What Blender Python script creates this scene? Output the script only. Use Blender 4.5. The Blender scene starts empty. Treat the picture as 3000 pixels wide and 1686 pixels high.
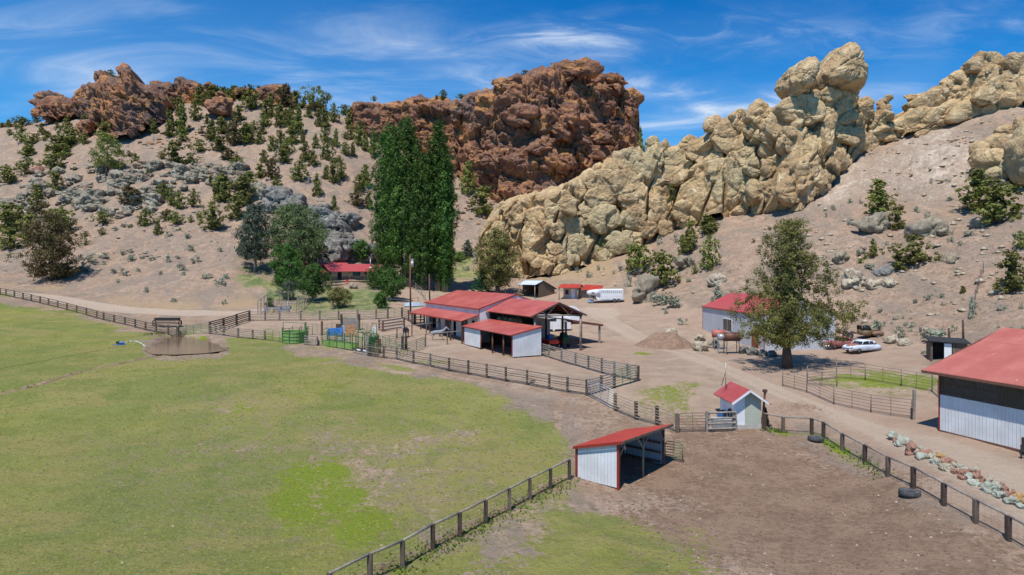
import bpy, math, random
import numpy as np
from mathutils import Vector, Matrix
R=math.radians
CZ=20.0; HV=790.0; F=2000.0
scene=bpy.context.scene
COL=scene.collection
# ---------------------------------------------------------------- camera
cam_d=bpy.data.cameras.new("camera"); cam=bpy.data.objects.new("camera",cam_d); COL.objects.link(cam)
cam_d.sensor_width=36; cam_d.lens=24; cam_d.clip_start=0.5; cam_d.clip_end=5000
cam_d.shift_y=-(843-HV)/3000.0
cam.location=(0,0,CZ); cam.rotation_euler=(R(90),0,0); scene.camera=cam
# ---------------------------------------------------------------- light
SUN_EL=62.0; SUN_AZ=-24.0      # sun stands behind the camera, this many degrees to the left of straight behind
sl=bpy.data.lights.new("sun","SUN"); sl.energy=5.0; sl.angle=R(0.5); sl.color=(1.0,0.955,0.89)
so=bpy.data.objects.new("sun",sl); COL.objects.link(so)
_a=R(SUN_AZ); sdir=Vector((math.sin(_a)*math.cos(R(SUN_EL)),-math.cos(_a)*math.cos(R(SUN_EL)),math.sin(R(SUN_EL))))
so.rotation_euler=sdir.to_track_quat('Z','Y').to_euler(); so.location=(0,-50,150)
scene.view_settings.view_transform='Standard'; scene.view_settings.look='None'
scene.view_settings.exposure=0.0; scene.view_settings.gamma=1.0

class NT:
    """tiny node-tree helper"""
    def __init__(s,t): s.t=t; t.nodes.clear()
    def n(s,typ,**k):
        x=s.t.nodes.new(typ)
        for a,b in k.items():
            if a[0]=='_': x.inputs[a[1:].replace('_',' ')].default_value=b
            else: setattr(x,a,b)
        return x
    def l(s,a,b): s.t.links.new(a,b)
    def put(s,inp,v):
        if isinstance(v,bpy.types.NodeSocket): s.l(v,inp)
        else: inp.default_value=v
    def m(s,op,a,b=0.0,c=None,clamp=False):
        x=s.n('ShaderNodeMath',operation=op); x.use_clamp=clamp
        s.put(x.inputs[0],a); s.put(x.inputs[1],b)
        if c is not None: s.put(x.inputs[2],c)
        return x.outputs[0]
    def mix(s,f,a,b,bt='MIX'):
        x=s.n('ShaderNodeMix',data_type='RGBA',blend_type=bt)
        s.put(x.inputs[0],f)
        for i,v in ((6,a),(7,b)):
            if not isinstance(v,bpy.types.NodeSocket): v=(v[0],v[1],v[2],1)
            s.put(x.inputs[i],v)
        return x.outputs[2]
    def noise(s,vec,scale,det=4,rough=.55,dist=0.0,out=0,dim='3D'):
        x=s.n('ShaderNodeTexNoise',noise_dimensions=dim); 
        if vec is not None: s.l(vec,x.inputs['Vector'])
        x.inputs['Scale'].default_value=scale; x.inputs['Detail'].default_value=det
        x.inputs['Roughness'].default_value=rough; x.inputs['Distortion'].default_value=dist
        return x.outputs[out]
    def ramp(s,f,lo,hi):
        x=s.n('ShaderNodeMapRange'); x.interpolation_type='SMOOTHSTEP'
        s.put(x.inputs[0],f); x.inputs[1].default_value=lo; x.inputs[2].default_value=hi
        return x.outputs[0]
    def mapv(s,vec,sc,rot=(0,0,0),loc=(0,0,0)):
        x=s.n('ShaderNodeMapping'); s.l(vec,x.inputs[0]); x.inputs['Scale'].default_value=sc
        x.inputs['Rotation'].default_value=rot; x.inputs['Location'].default_value=loc
        return x.outputs[0]

world=bpy.data.worlds.new("World"); scene.world=world; world.use_nodes=True
def build_sky():
    t=NT(world.node_tree)
    sky=t.n('ShaderNodeTexSky',sky_type='NISHITA'); sky.sun_disc=False
    sky.sun_elevation=R(SUN_EL); sky.sun_rotation=math.atan2(sdir.x,sdir.y)
    sky.altitude=900; sky.air_density=1.0; sky.dust_density=0.3; sky.ozone_density=2.5
    hs=t.n('ShaderNodeHueSaturation'); hs.inputs['Saturation'].default_value=1.42; hs.inputs['Hue'].default_value=0.488
    hs.inputs['Value'].default_value=1.0; t.l(sky.outputs[0],hs.inputs['Color'])
    tc=t.n('ShaderNodeTexCoord'); sx=t.n('ShaderNodeSeparateXYZ'); t.l(tc.outputs['Generated'],sx.inputs[0])
    y=t.m('MAXIMUM',sx.outputs[1],0.15)
    a=t.m('DIVIDE',sx.outputs[0],y); b=t.m('DIVIDE',sx.outputs[2],y)
    cv=t.n('ShaderNodeCombineXYZ'); t.l(a,cv.inputs[0]); t.l(b,cv.inputs[1])
    v=cv.outputs[0]
    v1=t.mapv(v,(1.1,6.0,1),(0,0,R(-9))); n1=t.noise(v1,2.2,9,.60,.9)
    v2=t.mapv(v,(2.6,9.0,1),(0,0,R(14)),(3,1,0)); n2=t.noise(v2,2.6,9,.62,1.2)
    v3=t.mapv(v,(1,2,1),(0,0,0),(5,2,0)); n3=t.noise(v3,1.7,3,.5,.3)
    wis=t.ramp(n1,.42,.80); wis2=t.ramp(n2,.40,.78); big=t.ramp(n3,.30,.62)
    def streak(u,vv,ang,L,W):
        cu=(u-1500)/2000; cb=(790-vv)/2000; c=math.cos(R(ang)); s_=math.sin(R(ang))
        da=t.m('SUBTRACT',a,cu); db=t.m('SUBTRACT',b,cb)
        p=t.m('ADD',t.m('MULTIPLY',da,c),t.m('MULTIPLY',db,s_)); q=t.m('SUBTRACT',t.m('MULTIPLY',db,c),t.m('MULTIPLY',da,s_))
        q=t.m('ADD',q,t.m('MULTIPLY',t.m('SUBTRACT',n3,.5),W/2000*1.5))
        p=t.m('DIVIDE',p,L/2000); q=t.m('DIVIDE',q,W/2000)
        e=t.m('ADD',t.m('MULTIPLY',p,p),t.m('MULTIPLY',q,q))
        return t.m('POWER',2.718,t.m('MULTIPLY',e,-1.0))
    S=None
    for (u,vv,ang,L,W,k,w) in ((1290,150,-14,420,90,.6,wis),(1660,125,-5,210,42,1.5,wis2),(1480,240,-18,360,50,.7,wis2),
            (2130,330,9,290,34,1.5,wis2),(2010,350,5,160,22,1.6,wis),(1900,260,-6,240,30,1.0,wis2),(2600,245,8,220,55,.9,wis),
            (250,240,-13,700,110,.6,wis),(700,120,-12,700,110,.45,wis),(1150,320,-6,420,70,1.1,wis),(1960,430,0,200,40,.5,wis),
            (2250,110,-3,420,60,.5,wis2),(80,110,-8,400,60,.45,wis),(480,300,-12,420,60,.8,wis2),(2880,60,4,260,60,.4,wis2)):
        x=t.m('MULTIPLY',streak(u,vv,ang,L,W),k); x=t.m('MULTIPLY',x,t.m('ADD',w,.12))
        S=x if S is None else t.m('ADD',S,x)
    base=t.m('MULTIPLY',t.m('MULTIPLY',wis,big),.15)
    hz=t.m('MULTIPLY',t.ramp(b,.42,.0),.55)      # paler air low in the sky
    lf=t.m('MULTIPLY',t.ramp(a,.35,-.9),.16)
    hz2=t.m('ADD',hz,lf)
    up=t.ramp(sx.outputs[2],0.0,.05)
    cl=t.m('MULTIPLY',t.m('ADD',S,base),.74); cl=t.m('MULTIPLY',cl,up,clamp=True)
    deep=t.mix(1.0,hs.outputs[0],(.12,1.25,1.85),'MULTIPLY'); sat=t.mix(hz2,deep,(1.9,6.6,13.2))
    col=t.mix(cl,sat,(9.0,10.6,12.9))
    bg=t.n('ShaderNodeBackground'); t.l(col,bg.inputs[0]); bg.inputs[1].default_value=0.074
    o=t.n('ShaderNodeOutputWorld'); t.l(bg.outputs[0],o.inputs[0])
build_sky()

# ---------------------------------------------------------------- numpy noise
def _h(i,j,k,s):
    with np.errstate(over='ignore'):
        n=(i.astype(np.uint32)*np.uint32(374761393)+j.astype(np.uint32)*np.uint32(668265263)+k.astype(np.uint32)*np.uint32(2246822519)+np.uint32((s*3266489917)&0xffffffff))
        n=(n^(n>>np.uint32(13)))*np.uint32(1274126177); n=n^(n>>np.uint32(16)); n=n*np.uint32(2654435761); n=n^(n>>np.uint32(15))
    return n.astype(np.float64)/4294967296.0
def vn(x,y,z=None,s=0):
    x=np.asarray(x,float); y=np.asarray(y,float); z=np.zeros_like(x) if z is None else np.asarray(z,float)
    i=np.floor(x).astype(np.int64); j=np.floor(y).astype(np.int64); k=np.floor(z).astype(np.int64)
    f=x-i; g=y-j; h=z-k; f=f*f*(3-2*f); g=g*g*(3-2*g); h=h*h*(3-2*h); r=0
    for a in (0,1):
        for b in (0,1):
            for c in (0,1):
                r=r+_h(i+a,j+b,k+c,s)*(f if a else 1-f)*(g if b else 1-g)*(h if c else 1-h)
    return r*2-1
def fbm(x,y,z=None,o=4,s=0,g=.5):
    r=0; a=1; q=1.0
    x=np.asarray(x,float); y=np.asarray(y,float); z=np.zeros_like(x) if z is None else np.asarray(z,float)
    for i in range(o):
        r=r+a*vn(x*q+i*17.3,y*q+i*7.1,z*q+i*3.7,s+i); a*=g; q*=2.03
    return r
def worley(x,y,z,s=0,tilt=False):
    tl=np.zeros(np.shape(x))
    i=np.floor(x).astype(np.int64); j=np.floor(y).astype(np.int64); k=np.floor(z).astype(np.int64)
    f1=np.full(x.shape,9.0); f2=np.full(x.shape,9.0); idv=np.zeros(x.shape)
    for a in (-1,0,1):
        for b in (-1,0,1):
            for c in (-1,0,1):
                I,J,K=i+a,j+b,k+c
                px=I+_h(I,J,K,s); py=J+_h(I,J,K,s+1); pz=K+_h(I,J,K,s+2)
                d=np.sqrt((px-x)**2+(py-y)**2+(pz-z)**2)
                m=d<f1; f2=np.where(m,f1,np.minimum(f2,d)); idv=np.where(m,_h(I,J,K,s+5),idv); f1=np.where(m,d,f1)
                if tilt: tl=np.where(m,(x-px)*(_h(I,J,K,s+8)-.5)+(z-pz)*(_h(I,J,K,s+9)-.5),tl)
    if tilt: return f1,f2,idv,tl
    return f1,f2,idv
def sstep(a,b,x):
    t=np.clip((x-a)/(b-a),0,1); return t*t*(3-2*t)
def ridged(x,y,z,o=4,s=0):
    r=0; a=1.0; q=1.0; w=1.0
    for i in range(o):
        n=1-np.abs(vn(x*q+i*9.1,y*q+i*5.3,z*q+i*2.9,s+i)); n=n*n*w; r=r+a*n; w=np.clip(n*1.6,0,1); a*=.55; q*=2.1
    return r-.9
def polysd(u,v,poly):
    """signed distance to polygon, positive inside"""
    u=np.asarray(u,float); v=np.asarray(v,float)
    ins=np.zeros(u.shape,bool); dm=np.full(u.shape,1e18); n=len(poly)
    for i in range(n):
        x0,y0=poly[i]; x1,y1=poly[(i+1)%n]; ex,ey=x1-x0,y1-y0
        tt=np.clip(((u-x0)*ex+(v-y0)*ey)/(ex*ex+ey*ey+1e-9),0,1)
        dm=np.minimum(dm,(u-x0-tt*ex)**2+(v-y0-tt*ey)**2)
        c=((y0>v)!=(y1>v))&(u<(x1-x0)*(v-y0)/((y1-y0) if y1!=y0 else 1e-9)+x0); ins^=c
    d=np.sqrt(dm); return np.where(ins,d,-d)
def linesd(u,v,pl):
    dm=np.full(np.shape(u),1e18)
    for (x0,y0),(x1,y1) in zip(pl,pl[1:]):
        ex,ey=x1-x0,y1-y0
        tt=np.clip(((u-x0)*ex+(v-y0)*ey)/(ex*ex+ey*ey+1e-9),0,1)
        dm=np.minimum(dm,(u-x0-tt*ex)**2+(v-y0-tt*ey)**2)
    return np.sqrt(dm)

# ---------------------------------------------------------------- terrain heights
NEAR=[(2,14.3),(31,14.1),(43,13.8),(53,12.9),(60,11.8),(67,10.8),(75,10.5),(85,10.2)]
NR=[(2,14.0),(31,13.7),(36,13.0),(40,12.5),(45,12.2),(52,12.0),(58,11.6),(66,10.7)]
def V(l): return [(d,(v-HV)/F*d) for d,v in l]
ST={-1400:NEAR+[(100,8.5),(130,3.5),(170,-12),(230,-40),(330,-66),(420,-60),(1000,-40)],
 0:NEAR+[(100,9.0),(115,7.6),(130,5.3),(137,4.8)]+V([(150,820),(175,745),(205,660),(240,560),(270,480),(330,372),(420,400),(1000,700)]),
 300:NEAR+[(100,9.8),(110,9.4),(122,8.7),(130,8.1)]+V([(145,850),(165,760),(190,660),(215,570),(235,505),(262,420),(290,345),(305,325),(360,350),(1000,650)]),
 600:NEAR+[(100,9.9),(110,9.7),(120,9.2),(130,8.7)]+V([(143,850),(165,745),(190,650),(215,565),(240,490),(265,410),(290,335),(306,288),(345,300),(1000,650)]),
 760:NEAR+[(100,9.9),(115,9.2),(130,8.4)]+V([(143,868),(160,790),(185,690),(210,600),(235,520),(262,425),(290,340),(308,285),(345,300),(1000,650)]),
 900:NEAR+[(100,9.9),(115,9.1),(130,8.0),(145,5.9),(152,4.4),(162,2.8),(174,0)]+V([(187,700),(205,615),(230,515),(262,405),(292,330),(310,308),(350,330),(1000,650)]),
 1050:NEAR+[(100,9.9),(115,9.0),(130,7.8),(143,5.5),(152,3.6),(165,2.4),(178,.3)]+V([(192,710),(210,640),(235,535),(262,435),(285,370),(310,340),(350,350),(1000,650)]),
 1250:NEAR+[(100,9.8),(115,8.8),(130,7.4),(150,5.3),(165,3.6),(180,2.0),(195,0.2)]+V([(212,760),(232,690),(252,615),(275,540),(300,470),(330,420),(1000,650)]),
 1400:NEAR+[(100,9.8),(120,8.6),(140,6.8),(150,6.0),(165,4.0),(180,2.0)]+V([(205,765),(225,690),(250,605),(275,545),(300,480),(330,440),(1000,650)]),
 1600:NEAR+[(100,9.8),(120,8.6),(140,6.8),(150,6.0),(160,4.3),(175,1.9)]+V([(190,775),(230,740),(260,660),(290,560),(330,500),(1000,650)]),
 1900:NEAR+[(100,9.7),(115,8.7),(138,6.6),(145,5.0)]+V([(165,760),(182,700),(200,645),(240,600),(300,560),(1000,650)]),
 2200:NEAR+[(100,9.8),(108,8.7),(116,6.4),(122,3.9)]+V([(137,760),(150,700),(168,628),(182,590),(230,590),(300,600),(1000,650)]),
 2500:NEAR+[(95,9.6),(101,8.2)]+V([(110,850),(121,760),(130,700),(148,605),(167,505),(187,418),(205,380),(250,380),(1000,600)]),
 2720:NR+[(74,10.3),(84,9.2)]+V([(92,940),(100,855),(111,760),(126,655),(142,555),(158,460),(178,370),(200,330),(250,340),(1000,600)]),
 2860:NR+[(72,10.0),(80,8.4)]+V([(88,925),(95,850),(106,750),(121,650),(137,550),(152,455),(170,355),(190,300),(240,310),(1000,600)]),
 3020:NR+[(70,9.7),(78,7.0)]+V([(87,850),(104,705),(125,555),(148,405),(166,305),(185,240),(240,240),(1000,600)]),
 4400:NR+[(70,9.0),(78,6.0),(104,-8),(125,-20),(166,-48),(185,-56),(240,-70),(1000,-60)]}
TT=np.arange(-1.5,1.5001,.01); DD=np.concatenate([np.arange(2,420,1.0),np.arange(420,1001,20.0)])
def _table():
    ks=sorted(ST); ts=np.array([(k-1500)/F for k in ks])
    Z=np.array([np.interp(DD,[p[0] for p in ST[k]],[p[1] for p in ST[k]]) for k in ks])
    T=np.zeros((len(TT),len(DD)))
    for j in range(len(DD)): T[:,j]=np.interp(TT,ts,Z[:,j])
    def blur(A,ax,sg):
        r=int(sg*3); k=np.exp(-.5*(np.arange(-r,r+1)/sg)**2); k/=k.sum()
        P=np.pad(A,[(r,r) if a==ax else (0,0) for a in (0,1)],mode='edge')
        return np.apply_along_axis(lambda m:np.convolve(m,k,'valid'),ax,P)
    T=blur(T,0,4); n=418
    a=blur(T[:,:n],1,2.0); b=blur(T[:,:n],1,5.0); w=sstep(105,150,DD[:n])[None,:]
    T[:,:n]=a*(1-w)+b*w
    return T
TAB=_table()
POND=[(462,1004),(480,986),(520,982),(560,984),(610,996),(642,1014),(632,1022),(585,1028),(520,1031),(470,1030),(440,1018)]
POND_Z=None
def ground_raw(x,y):
    x=np.asarray(x,float); y=np.asarray(y,float); yc=np.maximum(y,2.0)
    t=np.clip(x/yc,-1.49,1.49); fi=(t+1.5)/.01; i=np.clip(fi.astype(int),0,len(TT)-2); fi=np.clip(fi-i,0,1)
    j=np.clip(np.searchsorted(DD,yc)-1,0,len(DD)-2); fj=np.clip((yc-DD[j])/(DD[j+1]-DD[j]),0,1)
    d=(TAB[i,j]*(1-fi)+TAB[i+1,j]*fi)*(1-fj)+(TAB[i,j+1]*(1-fi)+TAB[i+1,j+1]*fi)*fj
    return CZ-d
def ground(x,y):
    z=ground_raw(x,y); x=np.asarray(x,float); y=np.asarray(y,float)
    w=sstep(140,185,y)+sstep(6,14,z-12)*.0
    hill=np.clip(sstep(13.5,22,z),0,1)
    z=z+fbm(x/11,y/11,o=3,s=3)*(.10+.9*hill)+fbm(x/2.2,y/2.2,o=3,s=9)*(.035+.26*hill)-np.abs(vn(x/5.5+fbm(x/15,y/15,o=2,s=30)*1.2,y/26,s=31))*1.0*hill+hill*.4
    if POND_Z is not None:
        u=1500+F*x/np.maximum(y,2); v=HV+F*(CZ-POND_Z)/np.maximum(y,2)
        sd=polysd(u,v,POND); m=(y>80)&(y<125)
        sd=sd+fbm(x/1.3,y/1.3,o=3,s=71)*9
        z=np.where(m,z+ (POND_Z-.45-z)*sstep(-8,9,sd)*1.0,z)
    return z
def W3(u,v,d): return Vector(((u-1500)/F*d,d,CZ-(v-HV)/F*d))
_ds=np.concatenate([np.arange(16,140,.2),np.arange(140,420,.6)])
def G(u,v,dmin=16,dmax=420,raw=False):
    """point of the ground seen at photo pixel (u,v)"""
    x=(u-1500)/F*_ds; z=CZ-(v-HV)/F*_ds; g=(ground_raw if raw else ground)(x,_ds)
    df=z-g; ok=(_ds>=dmin)&(_ds<=dmax); idx=np.where((df[:-1]>0)&(df[1:]<=0)&ok[:-1])[0]
    if len(idx)==0:
        k=int(np.argmin(np.where(ok,np.abs(df),1e9))); d=_ds[k]
    else:
        k=idx[0]; d=_ds[k]+(_ds[k+1]-_ds[k])*df[k]/(df[k]-df[k+1])
    X=(u-1500)/F*d
    return Vector((X,d,float((ground_raw if raw else ground)(X,d))))
def PL(u,v,z):
    """point at height z seen at photo pixel (u,v)"""
    d=(CZ-z)*F/(v-HV); return Vector(((u-1500)/F*d,d,z))
def gz(x,y): return float(ground(x,y))
_p=G(540,1008,raw=True); POND_Z=_p.z-.12

# ---------------------------------------------------------------- object helpers
def mesh_np(name,co,faces,mat,parent=None,smooth=False,attrs=None):
    me=bpy.data.meshes.new(name); co=np.asarray(co,np.float32)
    me.vertices.add(len(co)); me.vertices.foreach_set('co',co.ravel())
    faces=np.asarray(faces,np.int32); k=faces.shape[1]
    me.loops.add(faces.size); me.loops.foreach_set('vertex_index',faces.ravel())
    me.polygons.add(len(faces)); me.polygons.foreach_set('loop_start',np.arange(0,faces.size,k,dtype=np.int32))
    me.polygons.foreach_set('loop_total',np.full(len(faces),k,np.int32))
    if smooth: me.polygons.foreach_set('use_smooth',np.ones(len(faces),bool))
    for an,(dom,typ,arr) in (attrs or {}).items():
        a=me.attributes.new(an,typ,dom); a.data.foreach_set('color' if 'COLOR' in typ else 'value',np.asarray(arr,np.float32).ravel())
    me.update(calc_edges=True); me.validate()
    if mat: me.materials.append(mat)
    o=bpy.data.objects.new(name,me); COL.objects.link(o)
    if parent: o.parent=parent
    return o
def grid_faces(n,m,off=0):
    """n rows by m columns of vertices"""
    a=np.arange(n*m).reshape(n,m)+off
    return np.stack([a[:-1,:-1],a[:-1,1:],a[1:,1:],a[1:,:-1]],-1).reshape(-1,4)
def tag(o,label=None,cat=None,group=None,kind=None):
    if label: o['label']=label
    if cat: o['category']=cat
    if group: o['group']=group
    if kind: o['kind']=kind
    return o
def empty(name,loc,rz,label,cat,group=None):
    o=bpy.data.objects.new(name,None); COL.objects.link(o); o.location=loc; o.rotation_euler=(0,0,rz); o.empty_display_size=.5
    return tag(o,label,cat,group)
class MB:
    def __init__(s): s.v=[]; s.f=[]
    def add(s,vs,fs):
        n=len(s.v); s.v+= [tuple(p) for p in vs]; s.f+=[tuple(i+n for i in f) for f in fs]; return s
    def box(s,a,b):
        x0,y0,z0=a; x1,y1,z1=b
        return s.add([(x0,y0,z0),(x1,y0,z0),(x1,y1,z0),(x0,y1,z0),(x0,y0,z1),(x1,y0,z1),(x1,y1,z1),(x0,y1,z1)],
            [(0,3,2,1),(4,5,6,7),(0,1,5,4),(1,2,6,5),(2,3,7,6),(3,0,4,7)])
    def hexa(s,b,t): # 4 bottom + 4 top points, counter-clockwise
        return s.add(list(b)+list(t),[(3,2,1,0),(4,5,6,7),(0,1,5,4),(1,2,6,5),(2,3,7,6),(3,0,4,7)])
    def bar(s,p,q,w,h=None,up=(0,0,1)):
        p=Vector(p); q=Vector(q); h=h or w; d=(q-p).normalized(); u=Vector(up)
        if abs(d.dot(u))>.97: u=Vector((1,0,0))
        sd=d.cross(u).normalized(); u=sd.cross(d).normalized(); a=sd*(w/2); b=u*(h/2)
        return s.hexa([p-a-b,p+a-b,p+a+b,p-a+b],[q-a-b,q+a-b,q+a+b,q-a+b])
    def tube(s,p,q,r,r2=None,n=8,cap=True):
        p=Vector(p); q=Vector(q); r2=r if r2 is None else r2; d=(q-p).normalized()
        u=Vector((0,0,1)) if abs(d.z)<.9 else Vector((1,0,0)); a=d.cross(u).normalized(); b=a.cross(d)
        vs=[]; 
        for c,rr in ((p,r),(q,r2)):
            for i in range(n):
                t=2*math.pi*i/n; vs.append(c+a*math.cos(t)*rr+b*math.sin(t)*rr)
        fs=[(i,(i+1)%n,n+(i+1)%n,n+i) for i in range(n)]
        if cap: fs+=[tuple(range(n-1,-1,-1)),tuple(range(n,2*n))]
        return s.add(vs,fs)
    def path(s,pts,r,n=6):
        for i,(a,b) in enumerate(zip(pts,pts[1:])): 
            ra=r[i] if isinstance(r,(list,tuple)) else r; rb=r[i+1] if isinstance(r,(list,tuple)) else r
            s.tube(a,b,ra,rb,n)
        return s
    def prism(s,poly,off):
        """flat polygon (3-d points) pushed by vector off"""
        n=len(poly); off=Vector(off); a=[Vector(p) for p in poly]; b=[p+off for p in a]
        return s.add(a+b,[tuple(range(n-1,-1,-1)),tuple(range(n,2*n))]+[(i,(i+1)%n,n+(i+1)%n,n+i) for i in range(n)])
    def torus(s,c,R_,r,ax='z',n=24,m=10,sq=1.0):
        vs=[]
        for i in range(n):
            t=2*math.pi*i/n
            for j in range(m):
                p=2*math.pi*j/m; cr=math.cos(p); cs=math.sin(p)
                rr=R_+r*cr; h=r*sq*cs
                q=(rr*math.cos(t),rr*math.sin(t),h)
                if ax=='y': q=(q[0],q[2],q[1])
                if ax=='x': q=(q[2],q[0],q[1])
                vs.append(Vector(q)+Vector(c))
        return s.add(vs,[(i*m+j,((i+1)%n)*m+j,((i+1)%n)*m+(j+1)%m,i*m+(j+1)%m) for i in range(n) for j in range(m)])
    def loft(s,secs,cap=True,closed=True):
        n=len(secs[0]); vs=[p for q in secs for p in q]; fs=[]
        for k in range(len(secs)-1):
            for i in range(n if closed else n-1): fs.append((k*n+i,k*n+(i+1)%n,(k+1)*n+(i+1)%n,(k+1)*n+i))
        if cap: fs+=[tuple(range(n-1,-1,-1)),tuple(range((len(secs)-1)*n,len(secs)*n))]
        return s.add(vs,fs)
    def build(s,name,mat,parent=None,smooth=False,label=None):
        me=bpy.data.meshes.new(name); me.from_pydata(s.v,[],s.f); 
        if smooth: me.polygons.foreach_set('use_smooth',[True]*len(me.polygons))
        me.materials.append(mat); me.update()
        o=bpy.data.objects.new(name,me); COL.objects.link(o)
        if parent: o.parent=parent
        if label: o['label']=label
        return o

# ---------------------------------------------------------------- materials
def M(name,c,c2=None,scale=3.0,rough=.7,bump=.0,bscale=None,metal=0.0,ribs=None,stretch=(1,1,1),mixlo=.35,mixhi=.65,spots=None,info=False,coat=0.0):
    m=bpy.data.materials.new(name); m.use_nodes=True; t=NT(m.node_tree)
    b=t.n('ShaderNodeBsdfPrincipled'); o=t.n('ShaderNodeOutputMaterial'); t.l(b.outputs[0],o.inputs[0])
    tc=t.n('ShaderNodeTexCoord'); v=t.mapv(tc.outputs['Object'],stretch)
    b.inputs['Roughness'].default_value=rough; b.inputs['Metallic'].default_value=metal
    if coat: b.inputs['Coat Weight'].default_value=coat
    c2=c2 or tuple(x*.8 for x in c)
    f=t.ramp(t.noise(v,scale,6,.6),mixlo,mixhi); col=t.mix(f,c,c2)
    fine=t.noise(v,scale*7,4,.6); col=t.mix(.35,col,t.mix(fine,(0.25,0.25,0.25),(.75,.75,.75)),'OVERLAY')
    if spots:
        sp=t.ramp(t.noise(v,spots[0],2,.5),spots[1],spots[1]+.04); col=t.mix(sp,col,spots[2])
    t.l(col,b.inputs['Base Color'])
    h=None
    if bump: h=t.m('MULTIPLY',t.noise(v,bscale or scale*4,5,.6),bump)
    if ribs:
        ax,pitch,dep=ribs; sx=t.n('ShaderNodeSeparateXYZ'); t.l(tc.outputs['Object'],sx.inputs[0])
        w=t.m('PINGPONG',t.m('DIVIDE',sx.outputs['XYZ'.index(ax)],pitch),.5)
        w=t.m('MULTIPLY',t.ramp(w,.0,.16),dep*.5); w=t.m('MULTIPLY',w,-1)
        h=w if h is None else t.m('ADD',h,w)
        ln=t.ramp(t.m('PINGPONG',t.m('DIVIDE',sx.outputs['XYZ'.index(ax)],pitch),.5),.13,.04)
        b.inputs['Base Color'].links[0]; 
        wn=t.n('ShaderNodeTexWhiteNoise',noise_dimensions='1D'); t.l(t.m('FLOOR',t.m('DIVIDE',sx.outputs['XYZ'.index(ax)],.92)),wn.inputs['W'])
        st_=t.noise(t.mapv(tc.outputs['Object'],(6,.5,.5) if ax=='X' else (.5,6,.5)),1.0,4,.6)
        col=t.mix(t.m('MULTIPLY',wn.outputs['Value'],.30),col,tuple(x*.80 for x in c)); col=t.mix(t.m('MULTIPLY',t.ramp(st_,.50,.72),.35),col,tuple(x*.72+.03 for x in c))
        t.l(t.mix(t.m('MULTIPLY',ln,.07),col,tuple(x*.55 for x in c)),b.inputs['Base Color'])
    if h is not None:
        bp=t.n('ShaderNodeBump'); bp.inputs['Strength'].default_value=1.0; bp.inputs['Distance'].default_value=1.0
        t.l(h,bp.inputs['Height']); t.l(bp.outputs[0],b.inputs['Normal'])
    return m
def rock_mat(name,cols,scale,bump=1.0,strat=(1,1,1),rot=(0,0,0),red=False):
    m=bpy.data.materials.new(name); m.use_nodes=True; t=NT(m.node_tree)
    b=t.n('ShaderNodeBsdfPrincipled'); o=t.n('ShaderNodeOutputMaterial'); t.l(b.outputs[0],o.inputs[0])
    b.inputs['Roughness'].default_value=.93; b.inputs['Specular IOR Level'].default_value=.2
    tc=t.n('ShaderNodeTexCoord'); v=tc.outputs['Object']; vs=t.mapv(v,strat,rot)
    n1=t.noise(vs,scale,7,.62,.6); n2=t.noise(vs,scale*3.1,7,.65,.4); n3=t.noise(v,scale*12,6,.65); n4=t.noise(v,scale*.45,3,.5,.3)
    col=t.mix(t.ramp(n1,.40,.60),cols[0],cols[1]); col=t.mix(t.ramp(n2,.50,.68),col,cols[2])
    col=t.mix(t.m('MULTIPLY',t.ramp(n4,.50,.66),.8),col,cols[3])
    n5=t.noise(vs,scale*5.5,5,.7,.8); col=t.mix(t.m('MULTIPLY',t.ramp(n5,.56,.70),.75),col,cols[4])
    if red:
        ge=t.n('ShaderNodeNewGeometry'); sz=t.n('ShaderNodeSeparateXYZ'); t.l(ge.outputs['True Normal'],sz.inputs[0])
        q=t.m('ADD',sz.outputs[2],t.m('MULTIPLY',t.m('SUBTRACT',n1,.5),1.2)); col=t.mix(t.m('MULTIPLY',t.ramp(q,.42,.78),.85),col,cols[3])
        q2=t.ramp(t.noise(vs,scale*.8,5,.6,1.0),.52,.62); col=t.mix(t.m('MULTIPLY',q2,.75),col,(.56,.27,.10))
    col=t.mix(.6,col,t.mix(n3,(.12,.12,.12),(.88,.88,.88)),'OVERLAY')
    vo=t.n('ShaderNodeTexVoronoi',feature='DISTANCE_TO_EDGE'); vo.inputs['Scale'].default_value=scale*1.7
    wv=t.n('ShaderNodeMixRGB'); wv.blend_type='ADD'; wv.inputs[0].default_value=.9
    nv=t.noise(v,scale*2,4,.6,out=1); t.l(vs,wv.inputs[1]); t.l(nv,wv.inputs[2]); t.l(wv.outputs[0],vo.inputs['Vector'])
    cr=t.m('MULTIPLY',t.ramp(vo.outputs['Distance'],.0,.04),.16)
    h=t.m('ADD',t.m('ADD',t.m('MULTIPLY',n2,1.1),t.m('MULTIPLY',n3,.75)),cr)
    bp=t.n('ShaderNodeBump'); bp.inputs['Strength'].default_value=1.0; bp.inputs['Distance'].default_value=bump
    t.l(h,bp.inputs['Height']); t.l(bp.outputs[0],b.inputs['Normal']); t.l(col,b.inputs['Base Color'])
    return m
MT={}
MT['tan']=rock_mat('tan_rock',[(.57,.405,.215),(.42,.285,.15),(.68,.52,.31),(.45,.37,.215),(.27,.165,.09)],.11,.7)
MT['redrock']=rock_mat('red_rock',[(.36,.165,.095),(.24,.115,.075),(.50,.25,.105),(.165,.115,.095),(.56,.36,.20)],.085,1.1,(1,1,2.2),(0.0,.3,0),True)
MT['greyrock']=rock_mat('grey_green_rock',[(.38,.34,.255),(.27,.235,.17),(.47,.43,.33),(.42,.30,.215),(.19,.15,.115)],.25,.5)
MT['slate']=rock_mat('slate_grey_rock',[(.27,.26,.235),(.18,.175,.16),(.37,.355,.315),(.26,.22,.18),(.50,.48,.41)],.22,.5)
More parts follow.
